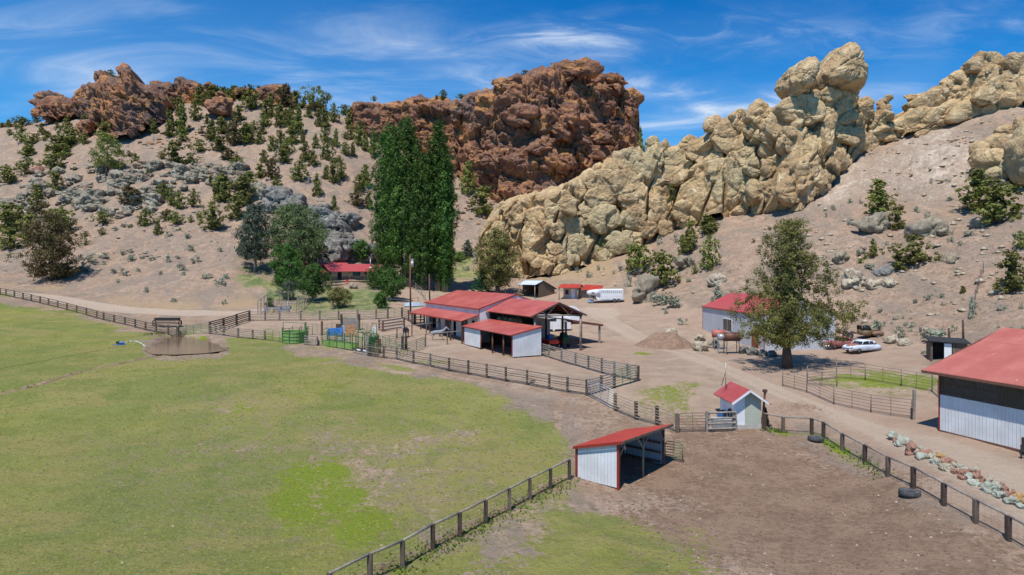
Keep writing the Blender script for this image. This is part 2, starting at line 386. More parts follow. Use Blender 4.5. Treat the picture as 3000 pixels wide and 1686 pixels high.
MT['boulder']=rock_mat('boulder_rock',[(.36,.30,.21),(.25,.21,.15),(.44,.40,.31),(.28,.27,.22),(.18,.14,.10)],.6,.18)
MT['whiterock']=rock_mat('white_rock',[(.56,.49,.36),(.40,.33,.235),(.64,.58,.46),(.46,.36,.23),(.28,.21,.14)],.9,.15)
MT['pinkrock']=rock_mat('pink_rock',[(.46,.25,.18),(.34,.18,.13),(.55,.38,.30),(.42,.28,.20),(.24,.13,.10)],1.2,.12)
MT['palerock']=rock_mat('pale_green_rock',[(.52,.53,.43),(.36,.38,.29),(.64,.63,.54),(.45,.43,.32),(.24,.23,.17)],1.2,.12)
MT['orangerock']=rock_mat('orange_rock',[(.60,.36,.14),(.42,.26,.12),(.66,.50,.30),(.50,.32,.15),(.28,.18,.1)],1.2,.12)

def leaf_mat(name,c1,c2,c3,rough=.75):
    m=bpy.data.materials.new(name); m.use_nodes=True; t=NT(m.node_tree)
    b=t.n('ShaderNodeBsdfPrincipled'); o=t.n('ShaderNodeOutputMaterial')
    at=t.n('ShaderNodeAttribute',attribute_name='tint'); oi=t.n('ShaderNodeObjectInfo')
    col=t.mix(t.ramp(at.outputs['Fac'],.0,.6),c1,c2); col=t.mix(t.ramp(at.outputs['Fac'],.65,1.0),col,c3)
    hs=t.n('ShaderNodeHueSaturation'); t.l(col,hs.inputs['Color'])
    t.l(t.m('ADD',.49,t.m('MULTIPLY',oi.outputs['Random'],.02)),hs.inputs['Hue'])
    t.l(t.m('ADD',.8,t.m('MULTIPLY',oi.outputs['Random'],.4)),hs.inputs['Value'])
    t.l(hs.outputs[0],b.inputs['Base Color']); b.inputs['Roughness'].default_value=rough; b.inputs['Specular IOR Level'].default_value=.25
    tr=t.n('ShaderNodeBsdfTranslucent'); t.l(hs.outputs[0],tr.inputs[0])
    mx=t.n('ShaderNodeMixShader'); mx.inputs[0].default_value=.22; t.l(b.outputs[0],mx.inputs[1]); t.l(tr.outputs[0],mx.inputs[2]); t.l(mx.outputs[0],o.inputs[0])
    return m
MT['juniper']=leaf_mat('juniper_leaf',(0.105,0.125,0.028),(0.205,0.225,0.050),(0.33,0.33,0.085))
MT['juniper_brown']=leaf_mat('brown_juniper_leaf',(0.074,0.061,0.024),(0.155,0.115,0.043),(0.230,0.182,0.068))
MT['olive']=leaf_mat('olive_leaf',(0.085,0.088,0.022),(0.205,0.20,0.052),(0.35,0.33,0.10))
MT['poplar']=leaf_mat('poplar_leaf',(0.020,0.056,0.010),(0.085,0.175,0.028),(0.19,0.33,0.06),.55)
MT['spruce']=leaf_mat('blue_spruce_leaf',(0.037,0.056,0.033),(0.088,0.115,0.075),(0.150,0.175,0.119))
MT['broad']=leaf_mat('broad_leaf',(0.034,0.078,0.013),(0.078,0.156,0.029),(0.150,0.260,0.055))
MT['willow']=leaf_mat('willow_leaf',(0.069,0.109,0.034),(0.144,0.201,0.071),(0.230,0.287,0.127))
MT['fir']=leaf_mat('fir_leaf',(0.016,0.058,0.021),(0.039,0.124,0.047),(0.078,0.195,0.078))
MT['scrub']=leaf_mat('scrub_leaf',(.085,.080,.055),(.17,.16,.115),(.27,.25,.19))
MT['sage']=leaf_mat('sage_leaf',(0.19,0.215,0.15),(0.33,0.355,0.26),(0.46,0.49,0.37))
MT['weed']=leaf_mat('weed_leaf',(.055,.13,.015),(.11,.21,.03),(.2,.3,.06))
MT['dry']=leaf_mat('dry_twig',(.12,.09,.065),(.21,.165,.125),(.30,.25,.2))
MT['bark']=M('bark',(.16,.095,.06),(.09,.06,.045),6,.95,.03,stretch=(1,1,.25))
MT['bark_grey']=M('grey_bark',(.30,.26,.21),(.16,.135,.11),5,.95,.05,stretch=(1,1,.2))
# ---------------------------------------------------------------- terrain mesh
def ground_mat():
    m=bpy.data.materials.new('ground_soil_and_grass'); m.use_nodes=True; t=NT(m.node_tree)
    b=t.n('ShaderNodeBsdfPrincipled'); o=t.n('ShaderNodeOutputMaterial'); t.l(b.outputs[0],o.inputs[0])
    b.inputs['Roughness'].default_value=.95; b.inputs['Specular IOR Level'].default_value=.15
    tc=t.n('ShaderNodeTexCoord'); v=tc.outputs['Object']
    A=t.n('ShaderNodeAttribute',attribute_name='ma'); B=t.n('ShaderNodeAttribute',attribute_name='mb')
    C=t.n('ShaderNodeAttribute',attribute_name='mc')
    sa=t.n('ShaderNodeSeparateColor'); t.l(A.outputs['Color'],sa.inputs[0]); sb=t.n('ShaderNodeSeparateColor'); t.l(B.outputs['Color'],sb.inputs[0])
    sc=t.n('ShaderNodeSeparateColor'); t.l(C.outputs['Color'],sc.inputs[0])
    nL=t.noise(v,.06,5,.55); nM=t.noise(v,.45,6,.6,.3); nS=t.noise(v,2.6,6,.65); nX=t.noise(v,9,5,.7); nXX=t.noise(v,26,3,.7)
    def msk(s,amp=.9,lo=.36,hi=.64):
        nn=t.m('ADD',t.m('ADD',t.m('MULTIPLY',nS,.4),t.m('MULTIPLY',nM,.3)),t.m('MULTIPLY',nX,.3))
        q=t.m('ADD',s,t.m('MULTIPLY',t.m('SUBTRACT',nn,.5),amp*3.4)); return t.ramp(q,lo,hi)
    # bare pinkish hillside soil
    col=t.mix(t.ramp(nM,.36,.66),(.455,.320,.225),(.325,.220,.152)); col=t.mix(t.m('MULTIPLY',t.ramp(nL,.40,.66),.5),col,(.385,.250,.172))
    col=t.mix(t.m('MULTIPLY',t.ramp(nX,.52,.72),.40),col,(.46,.36,.27))
    col=t.mix(t.m('MULTIPLY',t.ramp(nS,.48,.66),.62),col,(.190,.150,.100)); col=t.mix(t.m('MULTIPLY',t.ramp(nX,.44,.32),.5),col,(.16,.12,.085))
    nQ=t.noise(v,.95,5,.72,.4); nW=t.noise(v,1.9,4,.7); slope=t.noise(t.mapv(v,(1,.3,1)),.16,6,.65,1.2)
    col=t.mix(t.m('MULTIPLY',t.ramp(slope,.44,.58),.70),col,(.255,.205,.160))
    col=t.mix(t.m('MULTIPLY',t.ramp(nQ,.52,.66),.70),col,(.200,.165,.118)); col=t.mix(t.m('MULTIPLY',t.ramp(nQ,.42,.30),.5),col,(.55,.42,.31))
    col=t.mix(t.m('MULTIPLY',t.ramp(nW,.56,.68),.60),col,(.150,.130,.090)); col=t.mix(t.m('MULTIPLY',t.ramp(nW,.38,.28),.5),col,(.58,.47,.37))
    dry=t.mix(t.ramp(nS,.35,.7),(.43,.305,.175),(.33,.235,.135)); col=t.mix(t.m('MULTIPLY',msk(sb.outputs[2]),.85),col,dry)
    ash=t.mix(t.ramp(nM,.35,.6),(.56,.47,.37),(.37,.28,.21)); ash=t.mix(t.m('MULTIPLY',t.ramp(nQ,.50,.62),.7),ash,(.30,.22,.165)); col=t.mix(msk(sb.outputs[1],1.5),col,ash)
    # dusty yard and road
    yard=t.mix(t.ramp(nM,.33,.68),(.455,.340,.245),(.345,.252,.182)); yard=t.mix(t.m('MULTIPLY',t.ramp(nL,.4,.62),.5),yard,(.40,.27,.195))
    yard=t.mix(t.m('MULTIPLY',t.ramp(nX,.60,.75),.35),yard,(.20,.145,.11))
    col=t.mix(msk(sb.outputs[0],.5),col,yard)
    road=t.mix(nM,(.52,.41,.305),(.43,.33,.245)); col=t.mix(t.m('MULTIPLY',msk(sc.outputs[0],.35),.9),col,road)
    # trampled brown earth
    mud=t.mix(t.ramp(nS,.33,.66),(.295,.195,.130),(.215,.138,.090)); mud=t.mix(t.m('MULTIPLY',t.ramp(nX,.62,.74),.5),mud,(.40,.29,.20))
    mud=t.mix(t.m('MULTIPLY',t.ramp(nM,.42,.62),.55),mud,(.36,.245,.165)); mud=t.mix(t.m('MULTIPLY',t.ramp(nQ,.54,.68),.45),mud,(.15,.095,.06)); mud=t.mix(t.m('MULTIPLY',t.ramp(nW,.60,.70),.35),mud,(.22,.20,.085))
    col=t.mix(msk(sa.outputs[2],.9),col,mud)
    # pasture grass
    g1=t.mix(t.ramp(nM,.34,.64),(.235,.235,.048),(.300,.285,.078)); g1=t.mix(t.m('MULTIPLY',t.ramp(nL,.38,.62),.65),g1,(.160,.200,.055))
    nB=t.noise(t.mapv(v,(1,2.2,1)),.11,6,.6,.6); g1=t.mix(t.m('MULTIPLY',t.ramp(nB,.47,.62),.62),g1,(.345,.270,.105)); g1=t.mix(t.m('MULTIPLY',t.ramp(t.noise(v,.22,6,.65,1.0),.50,.62),.45),g1,(.115,.165,.035)); g1=t.mix(t.m('MULTIPLY',t.ramp(nXX,.46,.70),.60),g1,(.085,.110,.024)); g1=t.mix(t.m('MULTIPLY',t.ramp(nX,.47,.68),.55),g1,(.36,.345,.12)); g1=t.mix(t.m('MULTIPLY',t.ramp(nS,.55,.72),.35),g1,(.115,.140,.035))
    thin=t.m('MULTIPLY',t.ramp(t.m('ADD',t.m('MULTIPLY',nQ,.5),t.m('ADD',t.m('MULTIPLY',nS,.4),t.m('MULTIPLY',nX,.3))),.58,.72),sc.outputs[1])
    g1=t.mix(t.m('MULTIPLY',thin,.9),g1,t.mix(nX,(.26,.18,.12),(.34,.26,.18))); g1=t.mix(t.m('MULTIPLY',t.ramp(nW,.53,.68),.30),g1,(.10,.115,.035))
    col=t.mix(msk(sa.outputs[0],1.1,.40,.60),col,g1)
    lush=t.mix(t.ramp(nX,.35,.65),(.140,.215,.016),(.235,.275,.028)); col=t.mix(t.m('MULTIPLY',msk(sa.outputs[1],1.2),.92),col,lush)
    lawn=t.mix(t.ramp(nM,.40,.62),(.10,.165,.045),(.30,.27,.12)); col=t.mix(t.m('MULTIPLY',msk(sc.outputs[2],1.0),.9),col,lawn)
    col=t.mix(.42,col,t.mix(nXX,(.2,.2,.2),(.8,.8,.8)),'OVERLAY')
    t.l(col,b.inputs['Base Color'])
    h=t.m('ADD',t.m('ADD',t.m('MULTIPLY',nS,.35),t.m('MULTIPLY',nX,.14)),t.m('MULTIPLY',nXX,.05))
    bp=t.n('ShaderNodeBump'); bp.inputs['Strength'].default_value=1.0; bp.inputs['Distance'].default_value=.75
    t.l(h,bp.inputs['Height']); t.l(bp.outputs[0],b.inputs['Normal'])
    return m
def build_terrain():
    ys=[2.0]
    while ys[-1]<30: ys.append(ys[-1]*1.05)
    while ys[-1]<125: ys.append(ys[-1]*1.0052)
    while ys[-1]<360: ys.append(ys[-1]*1.0068)
    while ys[-1]<960: ys.append(ys[-1]*1.05)
    ys=np.array(ys); ts=np.concatenate([np.linspace(-1.45,-.86,60),np.linspace(-.855,.855,460),np.linspace(.86,1.45,60)])
    Y,T=np.meshgrid(ys,ts,indexing='ij'); X=T*Y; Z=ground(X,Y)
    U=1500+F*T; Vv=HV+F*(CZ-Z)/Y
    nb=fbm(X/6,Y/6,o=3,s=41); nb2=fbm(X/1.7,Y/1.7,o=2,s=47); px=F/Y    # noise for ragged borders, in metres
    def P(poly,soft=1.0,rag=.7,y0=0,y1=999):
        soft=soft*1.7
        sd=polysd(U,Vv,poly)/px; # approx metres across
        sd=sd+nb*rag*1.4+nb2*rag*.4
        return sstep(-soft,soft,sd)*((Y>y0)&(Y<y1))
    def Ln(pl,w,soft=.5,rag=.25,y0=0,y1=999):
        soft=soft*1.25
        pts=[G(u,v) for u,v in pl]; d=linesd(X,Y,[(p.x,p.y) for p in pts])+nb*rag
        return (1-sstep(w-soft,w+soft,d))*((Y>y0)&(Y<y1))
    past=P([(-900,860),(0,872),(142,900),(283,940),(420,975),(520,992),(640,990),(780,998),(830,1012),(1000,1045),(1080,1060),(1160,1075),(1260,1105),(1380,1130),(1480,1160),(1570,1190),(1640,1220),(1690,1290),(1650,1330),(1680,1405),(1500,1560),(1500,1700),(1500,2600),(-900,2600)],1.2,1.4)
    past2=P([(1560,2600),(700,2600),(860,1760),(1180,1664),(1423,1535),(1668,1408),(1700,1450),(1780,1500),(1850,1570),(1990,1640),(2150,1690),(2250,1800),(2400,2600)],2.6,1.6)
    patch=lambda cu,cv,ru,rv,e=.6:P([(cu+ru*math.cos(a),cv+rv*math.sin(a)) for a in np.linspace(0,6.28,15)[:-1]],e,.7)
    grass=np.maximum(past,past2)
    strip=np.maximum(Ln([(1110,1700),(1268,1615),(1423,1537),(1553,1467),(1668,1409)],.0,1.3,.5),0)
    grass2=.56*np.clip(patch(2060,1120,80,16)*.75+patch(1925,1175,95,26)*.7+patch(1985,1205,90,20)*.6+patch(1900,1120,60,14)*.5+patch(1990,1133,50,10)*.8+patch(1890,1220,120,16)*.5
        +patch(1330,735,60,60)*0+Ln([(2250,1262),(2294,1270),(2378,1276),(2467,1325),(2560,1372)],.5,.6,.5)*.9+patch(2370,1115,60,10)*.7
        +P([(2360,1105),(2450,1110),(2600,1095),(2740,1110),(2748,1170),(2600,1180),(2500,1155),(2400,1135)],.6,.6)*.75,0,1)
    grass=np.maximum(grass,grass2)
    mudline=np.maximum(Ln([(1120,1052),(1211,1070),(1372,1104),(1544,1135),(1719,1166),(1800,1220),(1900,1290)],1.6,1.6,.6),Ln([(1040,1060),(1130,1085),(1230,1100)],1.1,1.3,.5))
    mudline=np.maximum(mudline,P([(1450,1130),(1560,1165),(1700,1170),(1800,1210),(1900,1250),(1990,1268),(1990,1290),(1860,1300),(1700,1290),(1640,1230),(1560,1200)],1.2,.9)*.95)
    grass=grass*(1-mudline*.95)
    inner=P([(1640,1440),(1680,1412),(1700,1330),(1840,1290),(1990,1270),(2380,1275),(2560,1375),(2760,1485),(3000,1610),(3300,1800),(3200,2600),(2300,2600),(2240,1800),(2150,1700),(1960,1600),(1800,1530),(1700,1480)],2.8,1.6)
    mud=np.maximum(mudline*.55,inner)
    lowfence=Ln([(940,1765),(1084,1695),(1268,1603),(1423,1525),(1553,1457),(1650,1410)],.55,.5,.3)
    grass=grass*(1-lowfence*.9); mud=np.maximum(mud,lowfence*.95)
    bare=patch(430,1380,130,40,2)*.35+patch(1200,1370,230,75,4)*.36+patch(1130,1430,170,70,3)*.3+patch(900,1290,160,30,3)*.22+patch(760,1250,200,22,2)*.2+patch(650,1330,160,60)*.2+patch(1400,1590,150,28)*.5+patch(1520,1560,60,14)*.5+patch(760,1180,160,26)*.25+patch(1290,1290,120,20)*.25
    thin=np.clip(bare*2.2+P([(560,1080),(1000,1060),(1300,1200),(1450,1330),(1300,1500),(900,1600),(300,1700),(200,1500),(420,1300)],5,3)*.75,0,1)+past2*.3
    grass=grass*(1-np.clip(bare,0,.8)); mud=np.maximum(mud,np.clip(bare*.6,0,.5))
    mud=np.maximum(mud,P([(350,980),(400,960),(470,962),(520,980),(470,1000),(430,1006),(360,1008)],.6,.4)*.6)
    sd=polysd(U,HV+F*(CZ-POND_Z)/Y,POND)/px
    bank=(1-sstep(.5,1.5,np.abs(sd+nb*.4)))*((Y>70)&(Y<130)); bank=np.maximum(bank,(sd>0)*((Y>70)&(Y<130))*1.0)
    grass=grass*(1-bank); mud=np.maximum(mud,bank*.42)
    ditch=Ln([(-60,1168),(120,1125),(250,1085),(350,1065),(480,1040),(560,1033)],.45,.45,.15)
    grass=grass*(1-ditch*.9); mud=np.maximum(mud,ditch*.9)
    weedbank=(patch(490,990,30,6,.3)+patch(440,986,26,5,.3))*.0
    lush=np.clip(P([(800,1375),(870,1370),(1000,1420),(1040,1470),(1100,1530),(1080,1560),(960,1520),(860,1450),(800,1410)],1.2,1.4)*.78+patch(760,1203,70,8)*.8+patch(1010,1250,50,8)*.25
        +strip*.8+Ln([(430,995),(480,984),(530,985),(600,1000)],.35,.45,.25)*.9+patch(1890,1135,90,9)*.15+patch(2010,1128,60,10)*.5
        +Ln([(2263,1262),(2300,1272)],.4,.4,.2)+Ln([(2390,1280),(2420,1292),(2470,1326)],.4,.5,.3)*.9
        +P([(2450,1095),(2620,1095),(2745,1115),(2745,1142),(2620,1140),(2520,1125),(2420,1128)],.6,.5)*.8+patch(1860,1042,30,4,.3)*.9+patch(1320,745,50,14)*.2,0,1)
    lawn=np.clip(P([(690,790),(720,770),(800,820),(880,850),(960,850),(1060,835),(1130,850),(1150,890),(1140,925),(1000,925),(900,925),(820,900),(740,840)],1.5,1.5,110,175)
        +P([(1280,800),(1330,740),(1400,760),(1440,810),(1400,835),(1290,840)],2,2,150,230)*.8+P([(620,950),(700,930),(560,975),(500,978)],.6,.5,95,140)*.7+patch(1575,800,40,14)*.5,0,1)
    yard=P([(560,985),(620,940),(735,905),(1140,890),(1140,850),(1300,845),(1420,850),(1510,862),(1640,850),(1830,868),(1850,830),(1890,870),(1960,870),(2050,900),(2090,960),(2300,980),(2420,985),(2650,990),(2700,1015),(2740,1060),(3000,1000),(3600,1000),(3600,1700),(2960,1590),(2700,1440),(2400,1280),(2200,1240),(1960,1240),(1720,1160),(1500,1125),(1260,1075),(1120,1048),(1000,1010),(800,995)],1.6,1.0,50,175)
    yard=np.maximum(yard,P([(2560,1380),(2400,1285),(2450,1240),(3000,1240),(3600,1240),(3600,2200),(3300,1850),(3000,1610)],1,.8,28,70))
    road=np.clip(Ln([(-500,770),(-200,825),(0,858),(142,872),(260,893),(380,910),(520,918),(700,920),(800,908)],2.2,.9,.3,100,200)
        +Ln([(1750,905),(1810,960),(1900,1010),(2000,1040),(2120,1080),(2240,1130),(2330,1170),(2450,1215),(2600,1270),(2750,1330),(2900,1420),(3100,1560)],2.2,1.6,.6)*.55
        +Ln([(1650,880),(1740,930),(1850,990),(1990,1035),(2110,1085),(2230,1140),(2360,1190),(2520,1250),(2700,1325),(2900,1440)],.12,.3,.15)*.6+Ln([(1690,880),(1790,930),(1890,985),(2020,1030),(2140,1078),(2270,1135),(2410,1190),(2570,1250),(2760,1330),(2960,1440)],.12,.3,.15)*.6+Ln([(1850,1160),(1960,1120),(2080,1075),(2200,1050),(2350,1045),(2500,1055)],.1,.3,.15)*.4+P([(2640,1290),(2760,1272),(3100,1350),(3100,1490),(2950,1420)],1,.8)*.6
        +Ln([(2060,1010),(2250,1035),(2420,1050),(2560,1050),(2700,1040)],3,1.6,.6)*.35+Ln([(1700,905),(1790,920),(1850,890),(1830,868)],3,2,.6)*.4,0,1)
    dryg=np.clip(P([(0,830),(350,880),(700,880),(740,850),(760,905),(650,915),(380,905),(150,860)],2,1.5,120,200)*.8+patch(2690,1085,70,18)*.9+patch(1750,700,180,70,4)*.8+patch(1650,790,140,30,3)*.9+patch(1350,800,60,20,2)*.7
        +patch(2650,640,220,14,3)*.6+patch(2700,810,150,12,2)*.6+patch(2900,430,200,60,3)*.25+patch(250,590,90,16,3)*.4,0,1)
    ash=np.clip(P([(2430,560),(2480,460),(2540,400),(2700,385),(2800,380),(2860,430),(2860,520),(2780,600),(2600,590)],5,3,130,210)*.62+patch(560,735,30,6,1)*.5+patch(2600,905,110,16,2)*.42+patch(2560,985,110,12,1)*.5
        +P([(2560,400),(2760,352),(3000,300),(3000,330),(2800,372),(2600,410)],2,1,130,230)*.7+patch(2780,470,100,60,3)*.5+patch(2440,540,60,60,3)*.6+patch(620,705,40,6,1)*.35
        +P([(1400,760),(1440,700),(1420,660),(1460,620),(1480,780),(1430,790)],2,1,150,240)*.6,0,1)
    onehill=1-np.clip(yard,0,1)
    # faces of broken white rock stand out of the slope right of the spire
    z2=np.zeros_like(Z)
    w=P([(2430,560),(2480,470),(2540,410),(2700,395),(2860,430),(2870,520),(2780,600),(2600,590)],6,2,120,210)
    f1,f2,_=worley(X/3.2+.3*nb,Y/3.2,Z/3.2,5); g1,g2,_=worley(X/1.2,Y/1.2,Z/1.2,8)
    z2+=w*(np.minimum(f2-f1,.4)*1.6-.4+ridged(X/7,Y/3.5,Z/7,4,77)*1.1+np.minimum(g2-g1,.4)*.6)
    Z=Z+z2
    Z=Z-Ln([(-60,1168),(120,1125),(250,1085),(350,1065),(480,1040),(560,1033)],.2,.35,.1)*.3
    co=np.stack([X,Y,Z],-1).reshape(-1,3); n=len(ys); mcol=len(ts)
    def rgb(a,b,c): return np.stack([a.ravel(),b.ravel(),c.ravel(),np.ones(a.size)],-1)
    one=np.ones_like(X)
    o=mesh_np('ground',co,grid_faces(n,mcol)[:,::1],ground_mat(),smooth=True,attrs={
        'ma':('POINT','FLOAT_COLOR',rgb(grass*1.0,lush*one,mud*one)),'mb':('POINT','FLOAT_COLOR',rgb(yard*one,ash*one,dryg*one)),
        'mc':('POINT','FLOAT_COLOR',rgb(road*one,np.clip(thin,0,1)*one,lawn*one))})
    tag(o,kind='structure')
build_terrain()
# pond water
def build_pond():
    pts=[PL(u,v,POND_Z) for u,v in POND]; c=sum(pts,Vector())/len(pts); pts=[c+(p-c)*1.32 for p in pts]
    w=bpy.data.materials.new('muddy_water'); w.use_nodes=True; t=NT(w.node_tree); b=t.n('ShaderNodeBsdfPrincipled'); o=t.n('ShaderNodeOutputMaterial'); t.l(b.outputs[0],o.inputs[0])
    b.inputs['Base Color'].default_value=(.16,.105,.06,1); b.inputs['Roughness'].default_value=.08; b.inputs['IOR'].default_value=1.33
    tc=t.n('ShaderNodeTexCoord'); bp=t.n('ShaderNodeBump'); bp.inputs['Distance'].default_value=.01; t.l(t.noise(tc.outputs['Object'],3,3),bp.inputs['Height']); t.l(bp.outputs[0],b.inputs['Normal'])
    m=MB(); m.v=[tuple(p) for p in pts]; m.f=[tuple(range(len(pts)))]
    tag(m.build('pond_water',w),kind='structure')
build_pond()

# ---------------------------------------------------------------- rock masses
def detail(P,N,amps,seed,craggy=False):
    """push points along N by layered cell and value noise; amps=[(size,bulge,crack,noise)]"""
    if craggy=='crag':
        for k,(L,bul,crk,nz) in enumerate(amps):
            s=seed+k*13; wx=fbm(P[:,0]/L/1.5,P[:,1]/L/1.5,P[:,2]/L/1.5,2,s+3)*.35; zt=P[:,2]*.97+P[:,0]*.22
            f1,f2,idv,tl=worley(P[:,0]/L+wx,P[:,1]/L,zt/L*1.7+wx,s+4,True)
            h=bul*ridged(P[:,0]/L/1.2+wx,P[:,1]/L/1.2,zt/L*1.3,3,s)+nz*((idv-.5)*1.1+tl*2.6)-crk*(1-sstep(0,.08,f2-f1))
            if k==0:
                q=zt/5.5+fbm(P[:,0]/25,P[:,1]/25,P[:,2]/25,3,s+8)*1.1; fr=q-np.floor(q); h=h+(fr**2.2)*1.1*(.5+.8*np.abs(vn(P[:,0]/14,P[:,1]/14,P[:,2]/30,s+6)))
            P=P+N*h[:,None]
        return P
    for k,(L,bul,crk,nz) in enumerate(amps):
        s=seed+k*11
        wx=vn(P[:,0]/L*1.3,P[:,1]/L*1.3,P[:,2]/L*1.3,s+3)*.25; wz=vn(P[:,0]/L*1.3,P[:,1]/L*1.3,P[:,2]/L*1.3,s+4)*.25
        f1,f2,idv,tl=worley(P[:,0]/L+wx,P[:,1]/L,P[:,2]/L*(1.25 if craggy else 1)+wz,s,True)
        e=f2-f1
        if craggy: h=bul*((idv-.5)*1.0+tl*2.2)-crk*(1-sstep(0,.09,e))
        else: h=bul*((idv-.5)*.7+tl*.9+np.sqrt(np.clip(1-f1*f1,0,1))*.5-.3)-crk*(1-sstep(0,.10,e))
        if nz: h=h+nz*fbm(P[:,0]/L*1.7,P[:,1]/L*1.7,P[:,2]/L*1.7,3,s+7)
        P=P+N*h[:,None]
    return P
def relief(name,top,bot,dep,amps,mat,du=3.0,rows=110,lean=.25,rnd=5.0,jag=4.0,seed=1,back=25,label=None,endw=25,craggy=False,fins=None):
    u0=top[0][0]; u1=top[-1][0]; us=np.arange(u0,u1+.1,du); tv=np.interp(us,*zip(*top)); bv=np.interp(us,*zip(*bot)); dd=np.interp(us,*zip(*dep))
    tv=tv+fbm(us/22,us*0+seed,o=4,s=seed,g=.6)*jag
    s=np.linspace(0,1,rows)[:,None]; U=us[None,:]+s*0; VV=bv[None,:]+(tv-bv)[None,:]*s
    D=dd[None,:]+0*s; hgt=(bv[None,:]-VV)*D/F; D=D+hgt*lean
    ft=np.clip((VV-tv[None,:])*D/F/rnd,0,1); D=D+rnd*(1-np.sqrt(1-(1-ft)**2))*.9
    fe=np.clip(np.minimum(U-u0,u1-U)/endw,0,1); D=D+rnd*1.5*(1-np.sqrt(1-(1-fe)**2))
    X=(U-1500)/F*D; Z=CZ-(VV-HV)/F*D
    P=np.stack([X,D,Z],-1).reshape(-1,3); C=np.array([0,0,CZ]); 
    N=np.stack([X*0-.1,X*0-.9,X*0+.42],-1).reshape(-1,3)
    fade=(ft*.75+.25).reshape(-1); P2=detail(P,N,amps,seed,craggy)
    if fins:
        cx=P[:,0]*.94-P[:,2]*.34; cz=P[:,2]*.94+P[:,0]*.34; f1,f2,idv,tl=worley(cx/fins[0],P[:,1]/30,cz/fins[1],seed+50,True); hh=fins[2]*((idv-.5)+tl*1.5)-fins[3]*(1-sstep(0,.12,f2-f1)); P2=P2+N*hh[:,None]
    P=P+(P2-P)*fade[:,None]
    jit=np.stack([vn(P[:,0]/2,P[:,1]/2,P[:,2]/2,seed+5+i)*amps[-1][1]*.8 for i in range(3)],-1); P=P+jit
    n=len(us); last=P[-n:]; rows_b=[]
    for dy,dz in ((back*.35,-1.0),(back*.8,-back*.25),(back*1.3,-back*1.6)):
        q=last.copy(); q[:,1]+=dy; q[:,2]+=dz; q[:,2]+=fbm(q[:,0]/6,q[:,1]/6,o=2,s=seed+9)*1.0; rows_b.append(q)
    P=np.concatenate([P]+rows_b); return P,grid_faces(rows+3,n)
def blob(outline,d,thick,amps,seed,rings=14,seg=56,power=2.2,craggy=False):
    """closed boulder whose seen outline is given; outline in photo pixels, star shaped"""
    o=np.array(outline,float); c=o.mean(0); ang=np.arctan2(o[:,1]-c[1],o[:,0]-c[0]); od=np.argsort(ang); ang=ang[od]; rr=np.hypot(*(o-c).T)[od]
    th=np.linspace(-math.pi,math.pi,seg,endpoint=False); r=np.interp(th,np.concatenate([ang-2*math.pi,ang,ang+2*math.pi]),np.tile(rr,3))
    pts=[]; rt=np.random.default_rng(seed); tx,tz=rt.uniform(-.4,.4),rt.uniform(-.35,.30)
    for side in (-1,1):
        for k in range(rings):
            q=math.sin(math.pi/2*(k+.35)/(rings-.65+.35)) if side<0 else math.sin(math.pi/2*(rings-1-k+.35)/(rings-.65+.35))
            if side>0 and k==0: continue
            dep=side*thick*(1-min(q,1)**power)**(1/power)
            uu=c[0]+np.cos(th)*r*q; vv=c[1]+np.sin(th)*r*q; D=d+dep+((uu-c[0])*tx+(vv-c[1])*tz)*d/F*(.6 if craggy!='round' else 0)
            pts.append(np.stack([(uu-1500)/F*d,np.full(seg,D),CZ-(vv-HV)/F*d],-1))
    P=np.concatenate(pts); cen=np.array([(c[0]-1500)/F*d,d,CZ-(c[1]-HV)/F*d]); N=P-cen; N/=np.linalg.norm(N,axis=1)[:,None]+1e-9
    P=detail(P,N,amps,seed,craggy); nr=len(pts); a=np.arange(nr*seg).reshape(nr,seg); b=np.roll(a,-1,1)
    f=np.stack([a[:-1],a[1:],b[1:],b[:-1]],-1).reshape(-1,4)
    k0=len(P); P=np.concatenate([P,P[:seg].mean(0)[None],P[-seg:].mean(0)[None]])
    cap=np.stack([a[0],b[0],np.full(seg,k0),np.full(seg,k0)],-1); cap2=np.stack([b[-1],a[-1],np.full(seg,k0+1),np.full(seg,k0+1)],-1)
    return P,f,np.concatenate([cap[:,:3],cap2[:,:3]])
def ell(cu,cv,ru,rv,rot=0,n=16,seed=0,sq=.8):
    rn=random.Random(seed); c=math.cos(R(rot)); s=math.sin(R(rot)); out=[]
    for i in range(n):
        a=2*math.pi*i/n; x=math.copysign(abs(math.cos(a))**sq,math.cos(a))*ru*rn.uniform(.9,1.1); y=math.copysign(abs(math.sin(a))**sq,math.sin(a))*rv*rn.uniform(.9,1.1)
        out.append((cu+x*c-y*s,cv+x*s+y*c))
    return out
class RM:
    def __init__(s): s.P=[]; s.Q=[]; s.T=[]; s.n=0
    def addq(s,P,q,t=None):
        s.P.append(P); s.Q.append(q+s.n); 
        if t is not None: s.T.append(t+s.n)
        s.n+=len(P)
    def build(s,name,mat,smooth=False):
        P=np.concatenate(s.P); Q=np.concatenate(s.Q); tris=[np.stack([Q[:,0],Q[:,1],Q[:,2]],-1),np.stack([Q[:,0],Q[:,2],Q[:,3]],-1)]+s.T
        return mesh_np(name,P,np.concatenate(tris),mat,smooth=smooth)
TA=[(13,2.2,1.0,.9),(5,.55,.30,.45),(1.8,.12,.0,.16)]
BA=[(8,1.3,.35,.55),(3.2,.28,.14,.28),(1.2,.07,.0,.10)]
def z4(l,ou,ov,s,j=0): return [(ou+x/s,ov+y/s) for x,y in l]
